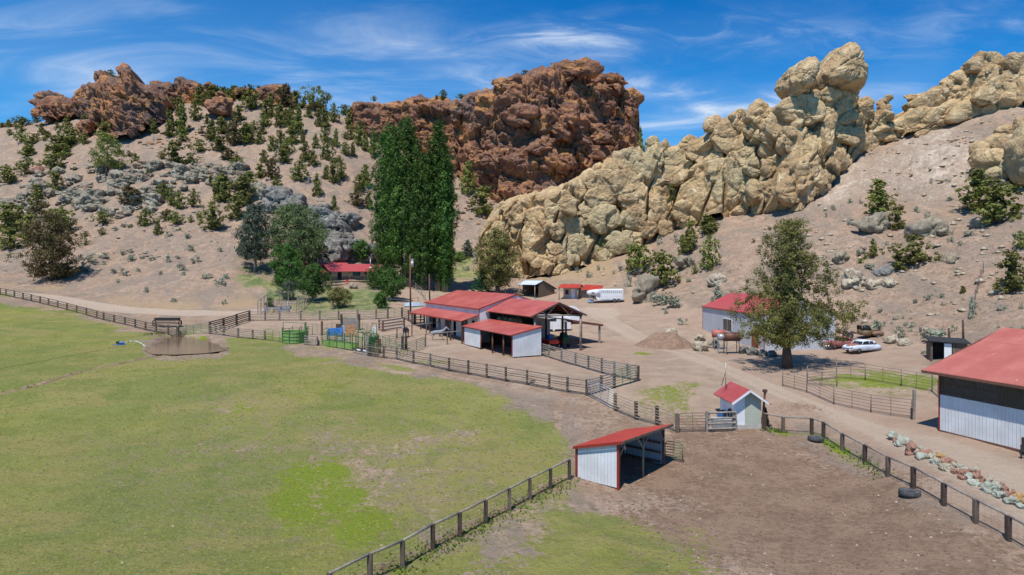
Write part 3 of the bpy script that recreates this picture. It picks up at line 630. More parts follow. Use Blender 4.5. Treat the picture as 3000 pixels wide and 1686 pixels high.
def tan_cliff():
    rm=RM()
    top=[(1400,690),(1425,640),(1450,600),(1540,565),(1640,545),(1700,510),(1760,470),(1800,466),(1872,432),(1886,452),(1905,445),(1920,410),(1936,432),(1955,418),(1975,432),(2025,416),(2050,410),(2090,375),(2140,345),(2165,336),(2182,345),(2188,395),(2210,362),(2240,318),(2290,300),(2400,292),(2500,280),(2515,276),(2540,300),(2560,335),(2600,325),(2625,335),(2680,305),(2750,280),(2800,238),(2830,210),(2900,180),(2940,190),(2960,170),(3000,160),(3150,140),(3400,100)]
    bot=[(1400,800),(1500,812),(1640,805),(1700,785),(1800,755),(1900,715),(2000,665),(2100,640),(2200,628),(2300,618),(2350,612),(2420,555),(2480,495),(2520,450),(2600,418),(2700,385),(2800,358),(2900,332),(3000,310),(3400,220)]
    dep=[(u,G(u,v,130,260).y-1.5) for u,v in bot]
    P,f=relief('c',top,bot,dep,TA,None,du=2.4,rows=130,lean=.22,rnd=3,jag=4,seed=21,fins=(6.5,17,3.6,2.6),craggy=True); rm.addq(P,f)
    dd=lambda u:np.interp(u,[p[0] for p in dep],[p[1] for p in dep]); bb=lambda u:np.interp(u,*zip(*bot))
    def D(u,v): return dd(u)+(bb(u)-v)*dd(u)/F*.22
    s=2.896
    for k,(pl,t) in enumerate((([(1410,430),(1430,400),(1455,350),(1490,295),(1530,255),(1570,235),(1620,215),(1660,215),(1678,240),(1680,290),(1660,340),(1640,390),(1605,440),(1610,480),(1650,500),(1640,520),(1600,535),(1560,540),(1500,555),(1460,550),(1435,515),(1412,470)],7),
        ([(1620,450),(1640,400),(1690,330),(1740,280),(1780,230),(1820,180),(1880,125),(1915,105),(1950,102),(2000,115),(2015,150),(2022,200),(2013,240),(2018,285),(2045,330),(2052,370),(2038,410),(2042,450),(2020,492),(1960,480),(1900,485),(1840,500),(1780,490),(1720,515),(1680,515),(1640,490)],9))):
        pl=z4(pl,1800,100,s); c=np.mean(pl,0); P,f,t3=blob(pl,D(c[0],c[1])+1,t,[(7,.6,.45,.6),(2.6,.16,.28,.2),(1.1,.05,.08,.06)],70+k,26,90,2.6); rm.addq(P,f,t3)
    L4=[(1780,520,115,48,-8),(1910,575,165,78,-25),(1560,650,180,120,10),(1430,770,180,110,0),(1240,720,130,150,-45),(1060,740,55,75,0),(855,770,82,58,-25),(950,860,110,170,35),(1190,850,62,92,0),(1310,930,92,140,0),(1500,920,112,130,0),(1700,870,115,75,-30),(1800,700,95,85,30),(1950,680,85,70,-20),(1960,840,135,85,10),(2010,520,65,60,0),(2100,630,50,85,10),(1720,965,45,58,0),(1880,1130,90,130,30),(1640,1190,145,105,10),(1750,1070,95,60,20),(1690,1260,115,80,-15),(1540,1330,170,95,-5),(1770,1310,60,75,30),(1340,1110,100,60,-10),(1180,1140,75,65,0),(1290,1330,130,105,0),(900,1180,95,140,10),(740,1180,115,130,0),(700,1000,95,110,20),(520,1130,125,180,5),(300,1110,72,190,12),(342,940,42,75,0),(430,985,45,85,0),(620,950,62,70,0),(110,1070,125,120,-10),(110,1290,135,110,0),(880,1060,70,60,0),(1040,1010,70,110,0),(1150,1360,80,90,0),(1380,1370,90,70,0),(2070,900,60,120,10),(1100,1190,60,80,0)]
    for k,(x,y,a,b,r) in enumerate(L4):
        u=1800+x/s; v=100+y/s; ru=a/s*1.04; rv=b/s*1.04; d=D(u,v); w=min(ru,rv)*d/F
        P,f,t3=blob(ell(u,v,ru,rv,r,8,k,.9),d+w*.26,w*.52,BA,100+k,20,64,6.0,True); rm.addq(P,f,t3)
    s=3.435
    L6=[(1540,130,310,125,0),(1420,300,190,85,5),(1730,330,125,62,-5),(1440,505,185,135,0),(1735,505,125,135,0),(760,760,150,185,0),(770,560,130,150,-10),(1000,350,160,130,-15),(960,600,92,85,0),(1140,590,80,150,-10),(1160,740,85,100,0),(950,830,95,75,0),(480,430,85,65,-10),(590,430,60,75,0),(550,560,82,115,0),(300,490,48,85,0),(1980,390,80,140,0),(2290,430,190,105,0),(1960,260,62,60,0),(2070,590,100,80,-10),(1060,900,110,70,0),(1620,690,160,42,0),(2240,560,90,50,0),(840,930,120,60,0),(1260,430,70,160,10),(400,640,90,140,10),(1880,600,90,80,0),(1620,760,120,60,0)]
    for k,(x,y,a,b,r) in enumerate(L6):
        u=1350+x/s; v=500+y/s; ru=a/s; rv=b/s; d=D(u,v); w=min(ru,rv)*d/F
        P,f,t3=blob(ell(u,v,ru,rv,r,8,k+90,.9),d+w*.26,w*.50,BA,200+k,20,64,6.0,True); rm.addq(P,f,t3)
    s=3.345
    L5=[(1780,300,195,92,-12),(1850,410,115,58,-15),(2090,290,130,120,-25),(1480,510,150,95,-20),(1230,650,260,62,-22),(1850,570,230,115,-22),(1100,860,260,85,-15),(1380,800,220,75,-22),(800,700,68,70,0),(1060,650,60,45,0),(730,880,100,90,0),(2090,530,85,130,0),(1640,760,230,60,-25),(820,980,150,70,-10),(1250,950,170,40,-15),(1560,380,50,45,0),(2200,420,110,160,0),(640,790,60,90,0)]
    for k,(x,y,a,b,r) in enumerate(L5):
        u=2350+x/s; v=100+y/s; ru=a/s; rv=b/s; d=D(u,v); w=min(ru,rv)*d/F
        P,f,t3=blob(ell(u,v,ru,rv,r,16,k+190),d+w*.3,w*.9,BA,300+k,18,56,5.0,True); rm.addq(P,f,t3)
    tag(rm.build('tan_rock_cliff',MT['tan']),kind='structure')
tan_cliff()
def red_cliffs():
    RA=[(22,3.6,1.2,4.0),(8,1.9,.9,1.5),(3.0,.8,.4,.6)]
    rm=RM()
    top=[(1028,318),(1040,302),(1100,300),(1180,297),(1196,284),(1236,282),(1250,292),(1290,288),(1345,292),(1372,270),(1400,265),(1440,266),(1449,256),(1452,232),(1500,230),(1530,226),(1548,214),(1562,202),(1610,198),(1624,186),(1655,182),(1700,188),(1735,196),(1770,214),(1800,232),(1824,242),(1834,262),(1858,286),(1867,310),(1872,350),(1872,420),(1878,470)]
    bot=[(1028,400),(1100,420),(1200,450),(1300,490),(1340,520),(1400,570),(1500,630),(1600,650),(1700,620),(1878,560)]
    dep=[(u,min(G(u,v,200,400).y,292)) for u,v in bot]
    P,f=relief('r',top,bot,dep,RA,None,du=2.6,rows=170,lean=.22,rnd=7,jag=3.0,seed=5,back=45,craggy='crag'); rm.addq(P,f)
    # buttresses, caves and leaning slabs of the butte
    s=2.896
    for k,(x,y,a,b,r,fw) in enumerate([(1290,560,190,70,-32,9),(1280,650,110,90,-10,7),(950,560,130,80,0,6),(1420,150,200,50,8,6),(1750,270,110,60,25,8),(1870,440,80,120,0,8),(1600,700,90,60,30,7),(820,270,110,50,0,6),(700,900,90,70,-30,5),(1130,800,110,60,-20,6),(1250,940,180,70,10,5),(1500,840,170,70,20,6),(390,500,50,95,0,5),(1650,1000,150,80,10,4)]):
        u=1200+x/s; v=150+y/s; ru=a/s; rv=b/s; db=np.interp(u,*zip(*dep)); vb=np.interp(u,*zip(*bot)); d=db+(vb-v)*db/F*.22-fw*.35; w=min(ru,rv)*d/F
        P,f,t3=blob(ell(u,v,ru,rv,r,8,k+400,1.0),d+w*.30,w*.8,[(10,1.2,.5,2.0),(4,.9,.4,.8)],400+k,18,60,4.0,'crag'); rm.addq(P,f,t3)
    tag(rm.build('red_rock_butte',MT['redrock']),kind='structure')
    rm=RM()
    for sd,top,bot in ((31,[(98,330),(104,312),(121,290),(150,280),(173,276),(186,280),(192,290),(214,290),(220,264),(255,245),(283,238),(304,218),(331,224),(350,226),(359,204),(366,203),(375,198),(388,208),(394,224),(402,241),(430,250),(449,253),(476,267),(486,290),(494,320)],[(98,345),(150,345),(224,340),(290,372),(335,415),(380,408),(442,380),(494,348)]),
        (33,[(437,262),(445,236),(470,235),(500,240),(505,250),(512,230),(530,227),(560,233),(575,240),(597,254),(612,275)],[(437,290),(500,300),(560,300),(612,310)]),
        (35,[(690,262),(710,255),(760,258),(772,252),(800,248),(842,250),(852,268),(860,284),(876,303)],[(690,285),(760,285),(800,300),(876,325)]),
        (37,[(222,366),(235,352),(262,348),(275,366)],[(222,395),(250,402),(275,395)])):
        dep=[(u,min(G(u,v,200,400).y,308)-3) for u,v in bot]
        P,f=relief('r',top,bot,dep,[(13,2.6,1.0,2.6),(5.5,1.4,.6,1.1),(2.2,.6,.3,.5)],None,du=1.7,rows=70,lean=.3,rnd=5,jag=2.2,seed=sd,back=14,endw=10,craggy='crag'); rm.addq(P,f)
    for k,(u,v,a,b,r) in enumerate([(644,318,36,26,12),(610,262,22,14,0),(660,285,30,12,20),(372,240,24,42,0),(315,245,26,30,0),(430,290,45,34,10),(360,340,38,24,0),(270,290,40,30,0),(345,385,26,16,10),(150,300,44,24,-10),(240,372,14,10,0),(735,280,20,9,0),(820,275,30,20,10),(925,315,22,9,0)]):
        g=G(u,v+b,200,400); d=g.y+1; w=min(a,b)*d/F
        P,f,t3=blob(ell(u,v,a,b,r,14,k+700,.9),d,w*1.2,[(7,1.1,.4,1.2),(2.6,.6,.25,.5)],700+k,16,54,3.4,'crag'); rm.addq(P,f,t3)
    tag(rm.build('red_rock_crag',MT['redrock']),kind='structure')
red_cliffs()
def outcrops():
    rn=random.Random(4)
    def fill(name,mat,regs,seed):
        rm=RM(); k=0
        for poly,n,smin,smax,fl in regs:
            xs=[p[0] for p in poly]; ys=[p[1] for p in poly]; c=0; tries=0
            while c<n and tries<n*40:
                tries+=1; u=rn.uniform(min(xs),max(xs)); v=rn.uniform(min(ys),max(ys))
                if polysd(np.array([u]),np.array([v]),poly)[0]<0: continue
                g=G(u,v,100,330); d=g.y; sz=rn.uniform(smin,smax)*rn.uniform(.6,1.25); ru=sz*F/d; rv=ru*rn.uniform(.42,.75)*fl; c+=1
                P,f,t3=blob(ell(u,v-rv*.35,ru,rv,rn.uniform(-32,12),8,seed+k,1.15),d+sz*.1,sz*.9,[(3.0,.5,.35,1.0),(1.2,.3,.2,.4)],seed+k,11,34,6.0,'crag'); rm.addq(P,f,t3); k+=1
        return tag(rm.build(name,mat),kind='structure')
    fill('grey_rock_outcrop',MT['greyrock'],[([(30,560),(90,515),(200,490),(330,478),(470,480),(560,500),(640,505),(640,545),(560,560),(480,600),(450,640),(330,640),(240,620),(170,600),(120,590),(40,590)],125,.7,2.6,1),
        ([(0,590),(110,560),(150,610),(120,660),(0,650)],22,1.2,2.8,1),([(700,560),(740,540),(800,560),(850,575),(800,600),(740,620)],22,1.5,3.4,1),([(560,490),(700,480),(740,545),(700,570),(600,540)],22,1.2,2.6,1),([(2410,790),(2640,790),(2620,850),(2440,850)],0,1,2,1)],900)
    fill('slate_rock_outcrop',MT['slate'],[([(745,560),(840,572),(930,600),(1000,640),(1060,690),(1095,740),(1060,765),(960,760),(930,700),(860,640),(760,620)],44,1.6,4.0,1.1),([(940,700),(1010,690),(1050,750),(950,760)],10,3,5,1.4)],1200)
    rm=RM()
    for k,(x,y,a,b,r) in enumerate([(1900,1250,175,130,20),(2080,1130,110,110,0),(1990,980,90,80,10),(2120,1270,130,120,0),(1720,1230,60,80,0),(1740,1130,70,70,0),(2000,1380,160,60,0),(2140,950,80,120,0),(1900,1100,80,70,0),(2250,1150,150,300,0)]):
        u=2350+x/3.345; v=100+y/3.345; ru=a/3.345; rv=b/3.345; d=G(min(u,3010),min(v+rv*1.2,540),80,220).y-1; w=min(ru,rv)*d/F
        P,f,t3=blob(ell(u,v,ru,rv,r,16,k+1500),d,w*1.3,BA,1500+k,16,50,2.4); rm.addq(P,f,t3)
    tag(rm.build('brown_rock_outcrop',MT['tan']),kind='structure')
outcrops()
# ---------------------------------------------------------------- vegetation
def leaf_cloud(rng,C,cr,per,size,cen,outw=.55,tintv=None,flat=1.0):
    """many small leaf quads round clump centres C (n,3)"""
    n=len(C); cr=np.broadcast_to(cr,(n,)); k=n*per
    c=np.repeat(C,per,0); off=rng.normal(size=(k,3)); off/=np.linalg.norm(off,axis=1)[:,None]; off*=(rng.random((k,1))**.45)*np.repeat(cr,per)[:,None]; off[:,2]*=flat
    p=c+off; nr=rng.normal(size=(k,3)); nr/=np.linalg.norm(nr,axis=1)[:,None]
    ow=off/np.repeat(cr,per)[:,None]*.9+(c-cen)/(np.linalg.norm(c-cen,axis=1)[:,None]+1e-6)*.5+np.array([0,0,.25]); nr=nr*(1-outw)+ow*outw; nr/=np.linalg.norm(nr,axis=1)[:,None]
    a=np.cross(nr,rng.normal(size=(k,3))); a/=np.linalg.norm(a,axis=1)[:,None]+1e-9; b=np.cross(nr,a)
    s=size*(.6+.8*rng.random((k,1))); a=a*s; b=b*s*(.55+.35*rng.random((k,1)))
    co=np.stack([p-a*.5,p+b*.5,p+a*.6,p-b*.5],1).reshape(-1,3)
    f=np.arange(4*k).reshape(k,4); t=np.clip(np.repeat(rng.random(n)*.6,per)+rng.random(k)*.5-.05,0,1) if tintv is None else tintv
    return co,f,t
def crown_obj(name,co,f,t,mat,parent=None): 
    return mesh_np(name,co,f,mat,parent,attrs={'tint':('FACE','FLOAT',t)})
ENV={'cone':lambda z:(1-z)**.75*np.clip(z/.06+.35,0,1)*1.05,'oval':lambda z:np.sqrt(np.clip(1-(2*np.clip(z,0,1)-.86)**2/1.3,0,1))*np.where(z>.93,.75,1),
 'egg':lambda z:np.clip(1-(np.abs(z-.36)/.68)**2.2,0,1)**.6,'ogive':lambda z:np.clip(1-z,0,1)**.40*np.clip(z/.16+.62,0,1)*1.02,'round':lambda z:np.clip(1-(2*z-1)**2,0.02,1)**.5,
 'column':lambda z:np.clip(np.minimum(1,(z+.05)/.22)**.8*np.minimum(1,(1.02-z)/.36)**.62,0,1)}
def crown_pts(rng,n,h,r,env,z0=0.,lump=.3,surf=.4,sd=0,lean=0.0):
    z=rng.random(n*3); a=rng.random(n*3)*2*math.pi; e=ENV[env](z); keep=rng.random(n*3)<(e*.9+.08); z=z[keep][:n]; a=a[keep][:n]; e=e[keep][:n]
    l=1+lump*fbm(np.cos(a)*1.6+sd*3.1,np.sin(a)*1.6,z*h/max(r,.1)*1.3,3,sd)*1.5
    rr=r*e*l*rng.random(len(z))**surf
    return np.stack([np.cos(a)*rr+lean*z*h,np.sin(a)*rr,z0+z*(h-z0)],-1)
def trunk_mb(rng,h,r,bends=5,lean=0.0,limbs=0,limb_l=1.0,z0=.3,n=7,top=.15,pts=None):
    m=MB(); P=[]; Rr=[]; ox=oy=0
    for i in range(bends+1):
        f=i/bends; P.append(Vector((ox+lean*f*h,oy,h*f-.25*(i==0)))); Rr.append(r*(1-f*(1-top))*(1.35 if i==0 else 1)); ox+=rng.uniform(-1,1)*h*.012; oy+=rng.uniform(-1,1)*h*.012
    m.path(P,Rr,n)
    for i in range(limbs):
        f=rng.uniform(z0,.9); k=min(int(f*bends),bends-1); b=P[k].lerp(P[k+1],f*bends-k); a=rng.uniform(0,6.28); L=limb_l*(1.15-f)*rng.uniform(.6,1.1)
        q=b+Vector((math.cos(a)*L*.5,math.sin(a)*L*.5,L*.18)); w=b+Vector((math.cos(a)*L,math.sin(a)*L,L*rng.uniform(.3,.6))); rr=r*(1-f)*.45+.02
        m.path([b,q,w],[rr,rr*.7,rr*.25],5)
    return m
class PR: # python random wrapper sharing numpy rng
    def __init__(s,sd): s.r=random.Random(sd); s.uniform=s.r.uniform
def make_tree(name,loc,h,r,env,mat,seed,label,cat='tree',group=None,nclump=200,per=40,cr=.5,leaf=.14,z0=.2,lump=.3,surf=.45,bark='bark',tr=.2,limbs=8,lean=0.,flat=.8,extra=None,rz=0):
    rng=np.random.default_rng(seed); root=empty(name,loc,rz,label,cat,group)
    C=crown_pts(rng,nclump,h,r,env,z0*h,lump,surf,seed,lean)
    if extra is not None: C=np.concatenate([C,np.array(extra(rng))])
    cen=np.array([lean*h*.5,0,h*(.5+z0*.4)])
    co,f,t=leaf_cloud(rng,C,cr*(.6+.8*rng.random(len(C))),per,leaf,cen,flat=flat)
    trunk_mb(PR(seed),h*.86,tr,5,lean,limbs,r*.85,z0*.8).build('trunk',MT[bark],root,True)
    crown_obj('crown',co,f,t,MT[mat],root); return root
# -- small junipers of the hillsides: ten shapes, copied
VAR=[]
def small_variants():
    specs=[('cone',.30,'juniper'),('cone',.24,'olive'),('egg',.36,'juniper'),('egg',.30,'olive'),('oval',.40,'juniper'),('cone',.34,'olive'),('egg',.28,'juniper'),('round',.55,'olive'),('round',.50,'juniper'),('oval',.34,'juniper_brown')]
    for k,(env,r,mat) in enumerate(specs):
        rng=np.random.default_rng(100+k); C=crown_pts(rng,110 if k in(4,7,8,9) else 88,1,r,env,.03,.28,.55,k+60,rng.uniform(-.05,.05)); C=np.concatenate([C,np.stack([rng.normal(size=26)*r*.16,rng.normal(size=26)*r*.16,.08+.84*rng.random(26)],-1)])
        co,f,t=leaf_cloud(rng,C,.062*(.6+.9*rng.random(len(C))),19,.056,np.array([0,0,.45]),.62)
        m=trunk_mb(PR(k),.8,.022,4,0,5,r*.8,.15,5)
        VAR.append((co,f,t,mat,m,env))
small_variants()
_vm={}
def small_tree(u,v,w,h,k,label,group,dmin=100,dmax=340,name='juniper',up=0.0):
    g=G(u,v,dmin,dmax); d=g.y; H=h*d/F; Wd=w*d/F; env=VAR[k][5]
    if k not in _vm:
        co,f,t,mat,m,_=VAR[k]; c=crown_obj('crown',co,f,t,MT[mat]); tm=m.build('trunk',MT['bark']); _vm[k]=(c,tm,True)
    c,tm,first=_vm[k]
    root=empty(name,(g.x,g.y,g.z-.1+up),random.Random(int(u*7+v)).uniform(0,6.28),label,'tree',group)
    base={'cone':.62,'egg':.66,'oval':.74,'round':1.05}[env]; base={0:.62,1:.5,2:.72,3:.62,4:.8,5:.68,6:.6,7:1.1,8:1.0,9:.7}[k]
    root.scale=(Wd/base*1.22,Wd/base*1.22,H*1.08)
    for o in (tm,c):
        if not first: o=o.copy(); COL.objects.link(o)
        o.parent=root
    _vm[k]=(c,tm,False); return root
HILL=[]
def add(ou,ov,s,l,tagname):
    for e in l: HILL.append((ou+e[0]/s,ov+e[1]/s,e[2]/s,e[3]/s,tagname,e[4] if len(e)>4 else None))
add(0,150,2.896,[(20,650,60,40),(75,645,60,60),(190,630,150,70,8),(140,655,60,60),(310,600,60,70),(400,600,120,80,8),(580,410,50,50),(85,715,50,50),(180,690,60,60),(355,710,60,90),(400,740,60,60),(485,655,40,50),(570,645,80,90),(180,775,90,90,8),(280,790,110,90,8),(237,890,110,130),(735,620,70,90),(600,820,170,170,4),(500,880,200,160,4),(560,905,90,100),(460,1010,170,150,4),(720,790,60,90),(225,1050,160,140,8),(60,1120,150,150,4),(880,760,130,160,4),(1095,895,50,50),(1045,895,30,35),(1145,960,60,90),(1370,915,50,60,2),(1480,970,150,200,3),(1620,960,140,90,7),(1690,855,150,100,7),(1865,845,110,120,3),(1545,765,90,120,2),(1440,730,80,230,1),(1540,700,120,250,0),(1300,695,70,120,1),(1170,690,60,70,3),(1660,590,90,160,2),(1710,700,50,60),(1755,620,50,90),(1790,750,80,160,1),(1880,700,90,130,3),(1980,800,110,230,9),(1940,920,120,80,9),(2010,990,100,100,2),(2090,780,120,160,3),(1745,470,100,120,2),(1690,450,100,160,0),(1815,320,120,110,4),(1990,340,90,110,1),(1900,370,70,100),(1550,400,100,150,3),(1370,380,90,110,7),(1510,550,60,150),(1450,500,70,110)],'crag')
add(0,150,2.896,[(470,1190,110,160,3),(310,1300,110,170,1),(1100,1300,150,150,9),(1380,1260,100,130,3),(1455,1310,80,140,2),(1520,1340,90,150,2),(1640,1320,90,140,2),(1880,1270,130,200,3),(2040,1250,90,170,3),(2110,1200,100,170,6),(630,1320,60,60),(1790,1140,60,90),(1250,1070,40,60),(1300,1010,50,40,8)],'grey')
add(600,200,2.896,[(75,170,120,100,4),(245,190,90,100,1),(160,200,80,90),(440,170,80,70,1),(390,350,140,190,2),(520,420,100,150,3),(290,450,90,130,3),(680,330,110,190,9),(770,350,100,150,3),(770,270,50,80,1),(840,330,40,90,1),(490,560,50,120,1),(520,500,90,100,4),(560,420,50,120,1),(640,640,70,110,3),(570,700,80,120,3),(640,500,100,180,3),(740,520,120,160,2),(790,560,100,230,0),(740,640,100,140,3),(700,740,100,140,2),(665,800,110,140,3),(830,640,50,120,1),(850,790,90,150,3),(920,830,100,130,5),(1040,780,110,170,2),(940,680,70,120,5),(970,500,80,150,3),(1020,500,70,180,1),(1020,620,80,150,3),(1110,665,70,140,0),(1095,460,80,150,2),(1190,400,90,90,4),(1225,520,70,180,1),(1240,610,60,110,3),(1195,735,80,100,2),(1255,745,50,120,1),(1310,660,90,190,2),(1360,700,60,150,1),(1430,740,80,220,0),(1190,600,50,60,8),(120,700,90,120,7),(60,610,70,170,1),(140,550,80,130,3),(330,640,90,150,0),(380,630,60,130,1),(460,640,80,100,3),(415,530,70,80,2),(500,800,70,100,3),(470,930,90,110,3),(570,935,110,170,9),(800,960,130,160,2),(950,1085,90,190,5),(1030,940,60,120,1),(1090,975,90,200,3),(1160,945,80,160,2),(1310,1040,90,130,3),(1360,1000,90,170,6),(1290,1170,110,130,9),(1390,1190,60,150,1),(1100,1230,70,150,5),(610,1010,80,90,2),(270,1280,150,200,3),(330,1170,160,250,3),(150,1130,140,220,3),(380,1050,100,160,6),(1095,1310,50,60),(985,1300,60,90),(300,230,70,90),(210,290,70,110),(460,260,80,100,3),(560,330,70,120,1),(620,420,90,110,7),(880,420,60,110,1),(700,450,80,100,3),(250,560,60,100),(1140,800,50,60,8)],'slope')
add(1200,150,2.896,[(490,1215,110,260,6),(620,1390,180,230,3),(680,1160,80,190,6),(800,1285,90,150,3),(900,1240,60,150,1),(950,1290,40,80,1),(390,1010,80,200,1),(1160,1150,90,60,8)],'butte')
add(2350,430,3.082,[(690,610,200,290,6),(860,750,130,210,3),(1600,560,250,320,6),(1740,700,330,370,4),(640,990,80,160,1),(1000,1060,330,250,7),(880,1110,140,170,3),(1970,920,90,150,2),(1900,1310,230,350,3),(570,1015,40,50,8),(525,1055,50,50,8),(1450,1320,50,70,1)],'right')
add(1350,500,3.435,[(1420,890,110,190,2),(1790,1040,230,310,4),(2020,1180,260,360,4),(2300,830,160,300,6),(2200,940,60,150,1),(2500,1000,170,320,2),(2355,1040,60,90,2),(2480,640,160,180,6),(2540,590,100,90,8),(2240,780,90,110,8)],'foot')
add(0,500,2.896,[(530,510,190,190,4),(580,875,170,90,8),(85,665,160,170,3),(60,520,170,230,3),(250,610,160,230,3),(160,480,110,170,6),(330,420,120,170,9),(870,455,120,110,8),(1230,475,110,140,2),(1340,540,60,140,1),(1415,420,90,90,9),(1490,460,110,110,8),(1690,405,60,60,8),(1620,440,40,60,2),(1800,505,170,220,2),(870,545,60,60,7),(725,565,80,50,7),(730,635,60,60,7),(1100,485,40,30,8)],'left')
HLAB={'crag':('juniper round the red crag','junipers round the left crag'),'grey':('juniper among the grey green boulders','junipers among the grey green boulders'),
 'slope':('juniper on the wooded hillside','junipers on the wooded hillside'),'butte':('juniper below the red butte','junipers below the red butte'),
 'right':('juniper below the right hand rocks','junipers on the right hand slope'),'foot':('juniper below the tan cliff','junipers below the tan cliff'),
 'left':('juniper above the fenced lane','junipers above the lane')}
def hillside():
    rn=random.Random(8)
    for u,v,w,h,tg,k in HILL:
        if k is None: k=rn.choice([2,3,0,7,8,6]) if h<28 else rn.choice([0,1,2,3,5])
        lab,grp=HLAB[tg]; sz='low round' if w>h*1.15 else ('slender' if h>w*1.9 else ('tall' if h>60 else ('small' if h<36 else 'bushy')))
        tone={1:'olive',3:'olive',5:'olive',7:'olive',9:'brownish'}.get(k,'dark green')
        o=small_tree(u,v,w,h,k,sz+' '+tone+' '+lab,sz+' '+tone+' '+grp,dmin=75 if tg=='right' else 100); ORD.append((u,o))
ORD=[]
def ordinals(L):
    W=['leftmost','second from the left','third from the left','fourth from the left','fifth from the left','sixth from the left','seventh from the left','eighth from the left','ninth from the left','tenth from the left']
    by={}
    for u,o in L: by.setdefault(o['label'],[]).append((u,o))
    for k,l in by.items():
        l.sort(key=lambda e:e[0]); n=len(l)
        if n<2: continue
        for i,(u,o) in enumerate(l):
            j=n-1-i
            if i<=j and i<10: w=W[i]
            elif j<10: w=W[j].replace('left','right') if j else 'rightmost'
            else: w='%dth from the left'%(i+1)
            o['label']=k+', '+w
hillside(); ordinals(ORD); ORD=[]
def single(u,v,w,h,k,label,d=None):
    o=small_tree(u,v,w,h,k,label,None,name='juniper')
    if d:
        s=d/o.location.y; o.location=(W3(u,v,d)); o.scale=[q*s for q in o.scale]
    return o
single(1767,343,34,66,6,'lone dark tree in the cave mouth of the red butte',292)
single(1878,475,24,94,0,'tall dark tree in the notch between the red butte and the tan cliff',225)
single(1808,632,28,70,3,'olive juniper rooted in a crack of the tan cliff',181)
single(1300,296,22,30,2,'small tree on the rim of the red butte',300)
single(1352,291,26,14,8,'low bush on the rim of the red butte, left of its summit',300)
single(1279,294,10,14,3,'tiny tree beside the small tree on the red rim',300)
single(1540,228,36,20,7,'bare looking shrub on top of the red butte',300)
single(1438,326,32,34,8,'dark bush on the ledge of the red butte',286)
single(960,298,20,24,8,'upper rim bush at the left end of the red butte',300)
single(1096,298,16,16,8,'round bush on the yellow bluff rim',300)
single(323,228,26,22,7,'grey shrub beside the summit of the left crag',300)
single(1967,590,20,46,3,'small juniper on the ledge in the middle of the tan cliff',178)
# pine in the notch at the skyline
g=G(920,325,150,330); make_tree('pine_tree',g,200*g.y/F/2.896,6,'egg','juniper',51,'tall dark skyline pine standing in the gap left of the poplars',nclump=110,per=26,cr=1.1,leaf=.5,tr=.3,lump=.4)
g=G(312,515,150,300); make_tree('pine_tree',g,122*g.y/F,40*g.y/F,'egg','juniper',52,'tall pine with bare lower trunk among the grey green boulders',nclump=170,per=30,cr=1.0,leaf=.42,z0=.2,tr=.28,lump=.45,limbs=12)
g=G(150,822,100,200); make_tree('juniper',g,198*g.y/F,70*g.y/F,'egg','juniper_brown',53,'large brownish juniper with a long shadow above the lane fence at the left',nclump=560,per=34,cr=.85,leaf=.30,z0=.06,tr=.35,lump=.42,limbs=14)
g=G(747,798,100,200); make_tree('juniper',g,198*g.y/F,46*g.y/F,'egg','spruce',54,'tall grey green juniper with bare leaning trunk beside the pale willow',nclump=460,per=32,cr=.85,leaf=.30,z0=.2,tr=.36,lump=.4,bark='bark_grey')
g=G(1459,866,100,200); make_tree('juniper',g,192*g.y/F,56*g.y/F,'oval','olive',55,'big olive juniper behind the red roofed barn, right of the small fir',nclump=520,per=32,cr=.8,leaf=.28,z0=.14,tr=.5,lump=.42,limbs=14)
g=G(1412,862,100,200); make_tree('fir_tree',g,76*g.y/F,33*g.y/F,'cone','fir',56,'small bright green fir behind the barn ridge',nclump=240,per=30,cr=.45,leaf=.2,z0=.03,tr=.15,flat=.5)
g=G(2306,1079,50,120); sc=g.y/F
def low_limb(rng):
    a=[]
    for (x0,z0,x1,z1,n,y) in ((1.0,6.6,7.6,6.2,46,.3),(3.0,5.6,7.0,5.5,34,-.8),(3.6,4.9,5.0,4.2,22,.6),(.5,5.4,-3.4,4.0,36,-.5),(-2,4.4,-3.2,3.0,20,.2),(3,8.4,5.2,10,22,.5),(-3,7.6,-4.4,8.8,16,0),(2.5,4.6,3.9,3.0,16,-.4),(-1.2,3.9,-.8,2.6,14,-1.2),(1.4,3.9,1.9,2.9,14,-1.0)):
        for i in range(n):
            f=rng.random(); a.append((x0+(x1-x0)*f+rng.normal()*.45,y+rng.normal()*.8,z0+(z1-z0)*f+rng.normal()*.38))
    return a
make_tree('juniper',g,436*sc,116*sc,'ogive','olive',57,'huge old juniper with red brown trunk shading the yard beside the grey metal shed',nclump=1150,per=44,cr=.48,leaf=.155,z0=.16,tr=.46,lump=.78,surf=.46,limbs=20,flat=.9,lean=.035,extra=low_limb)
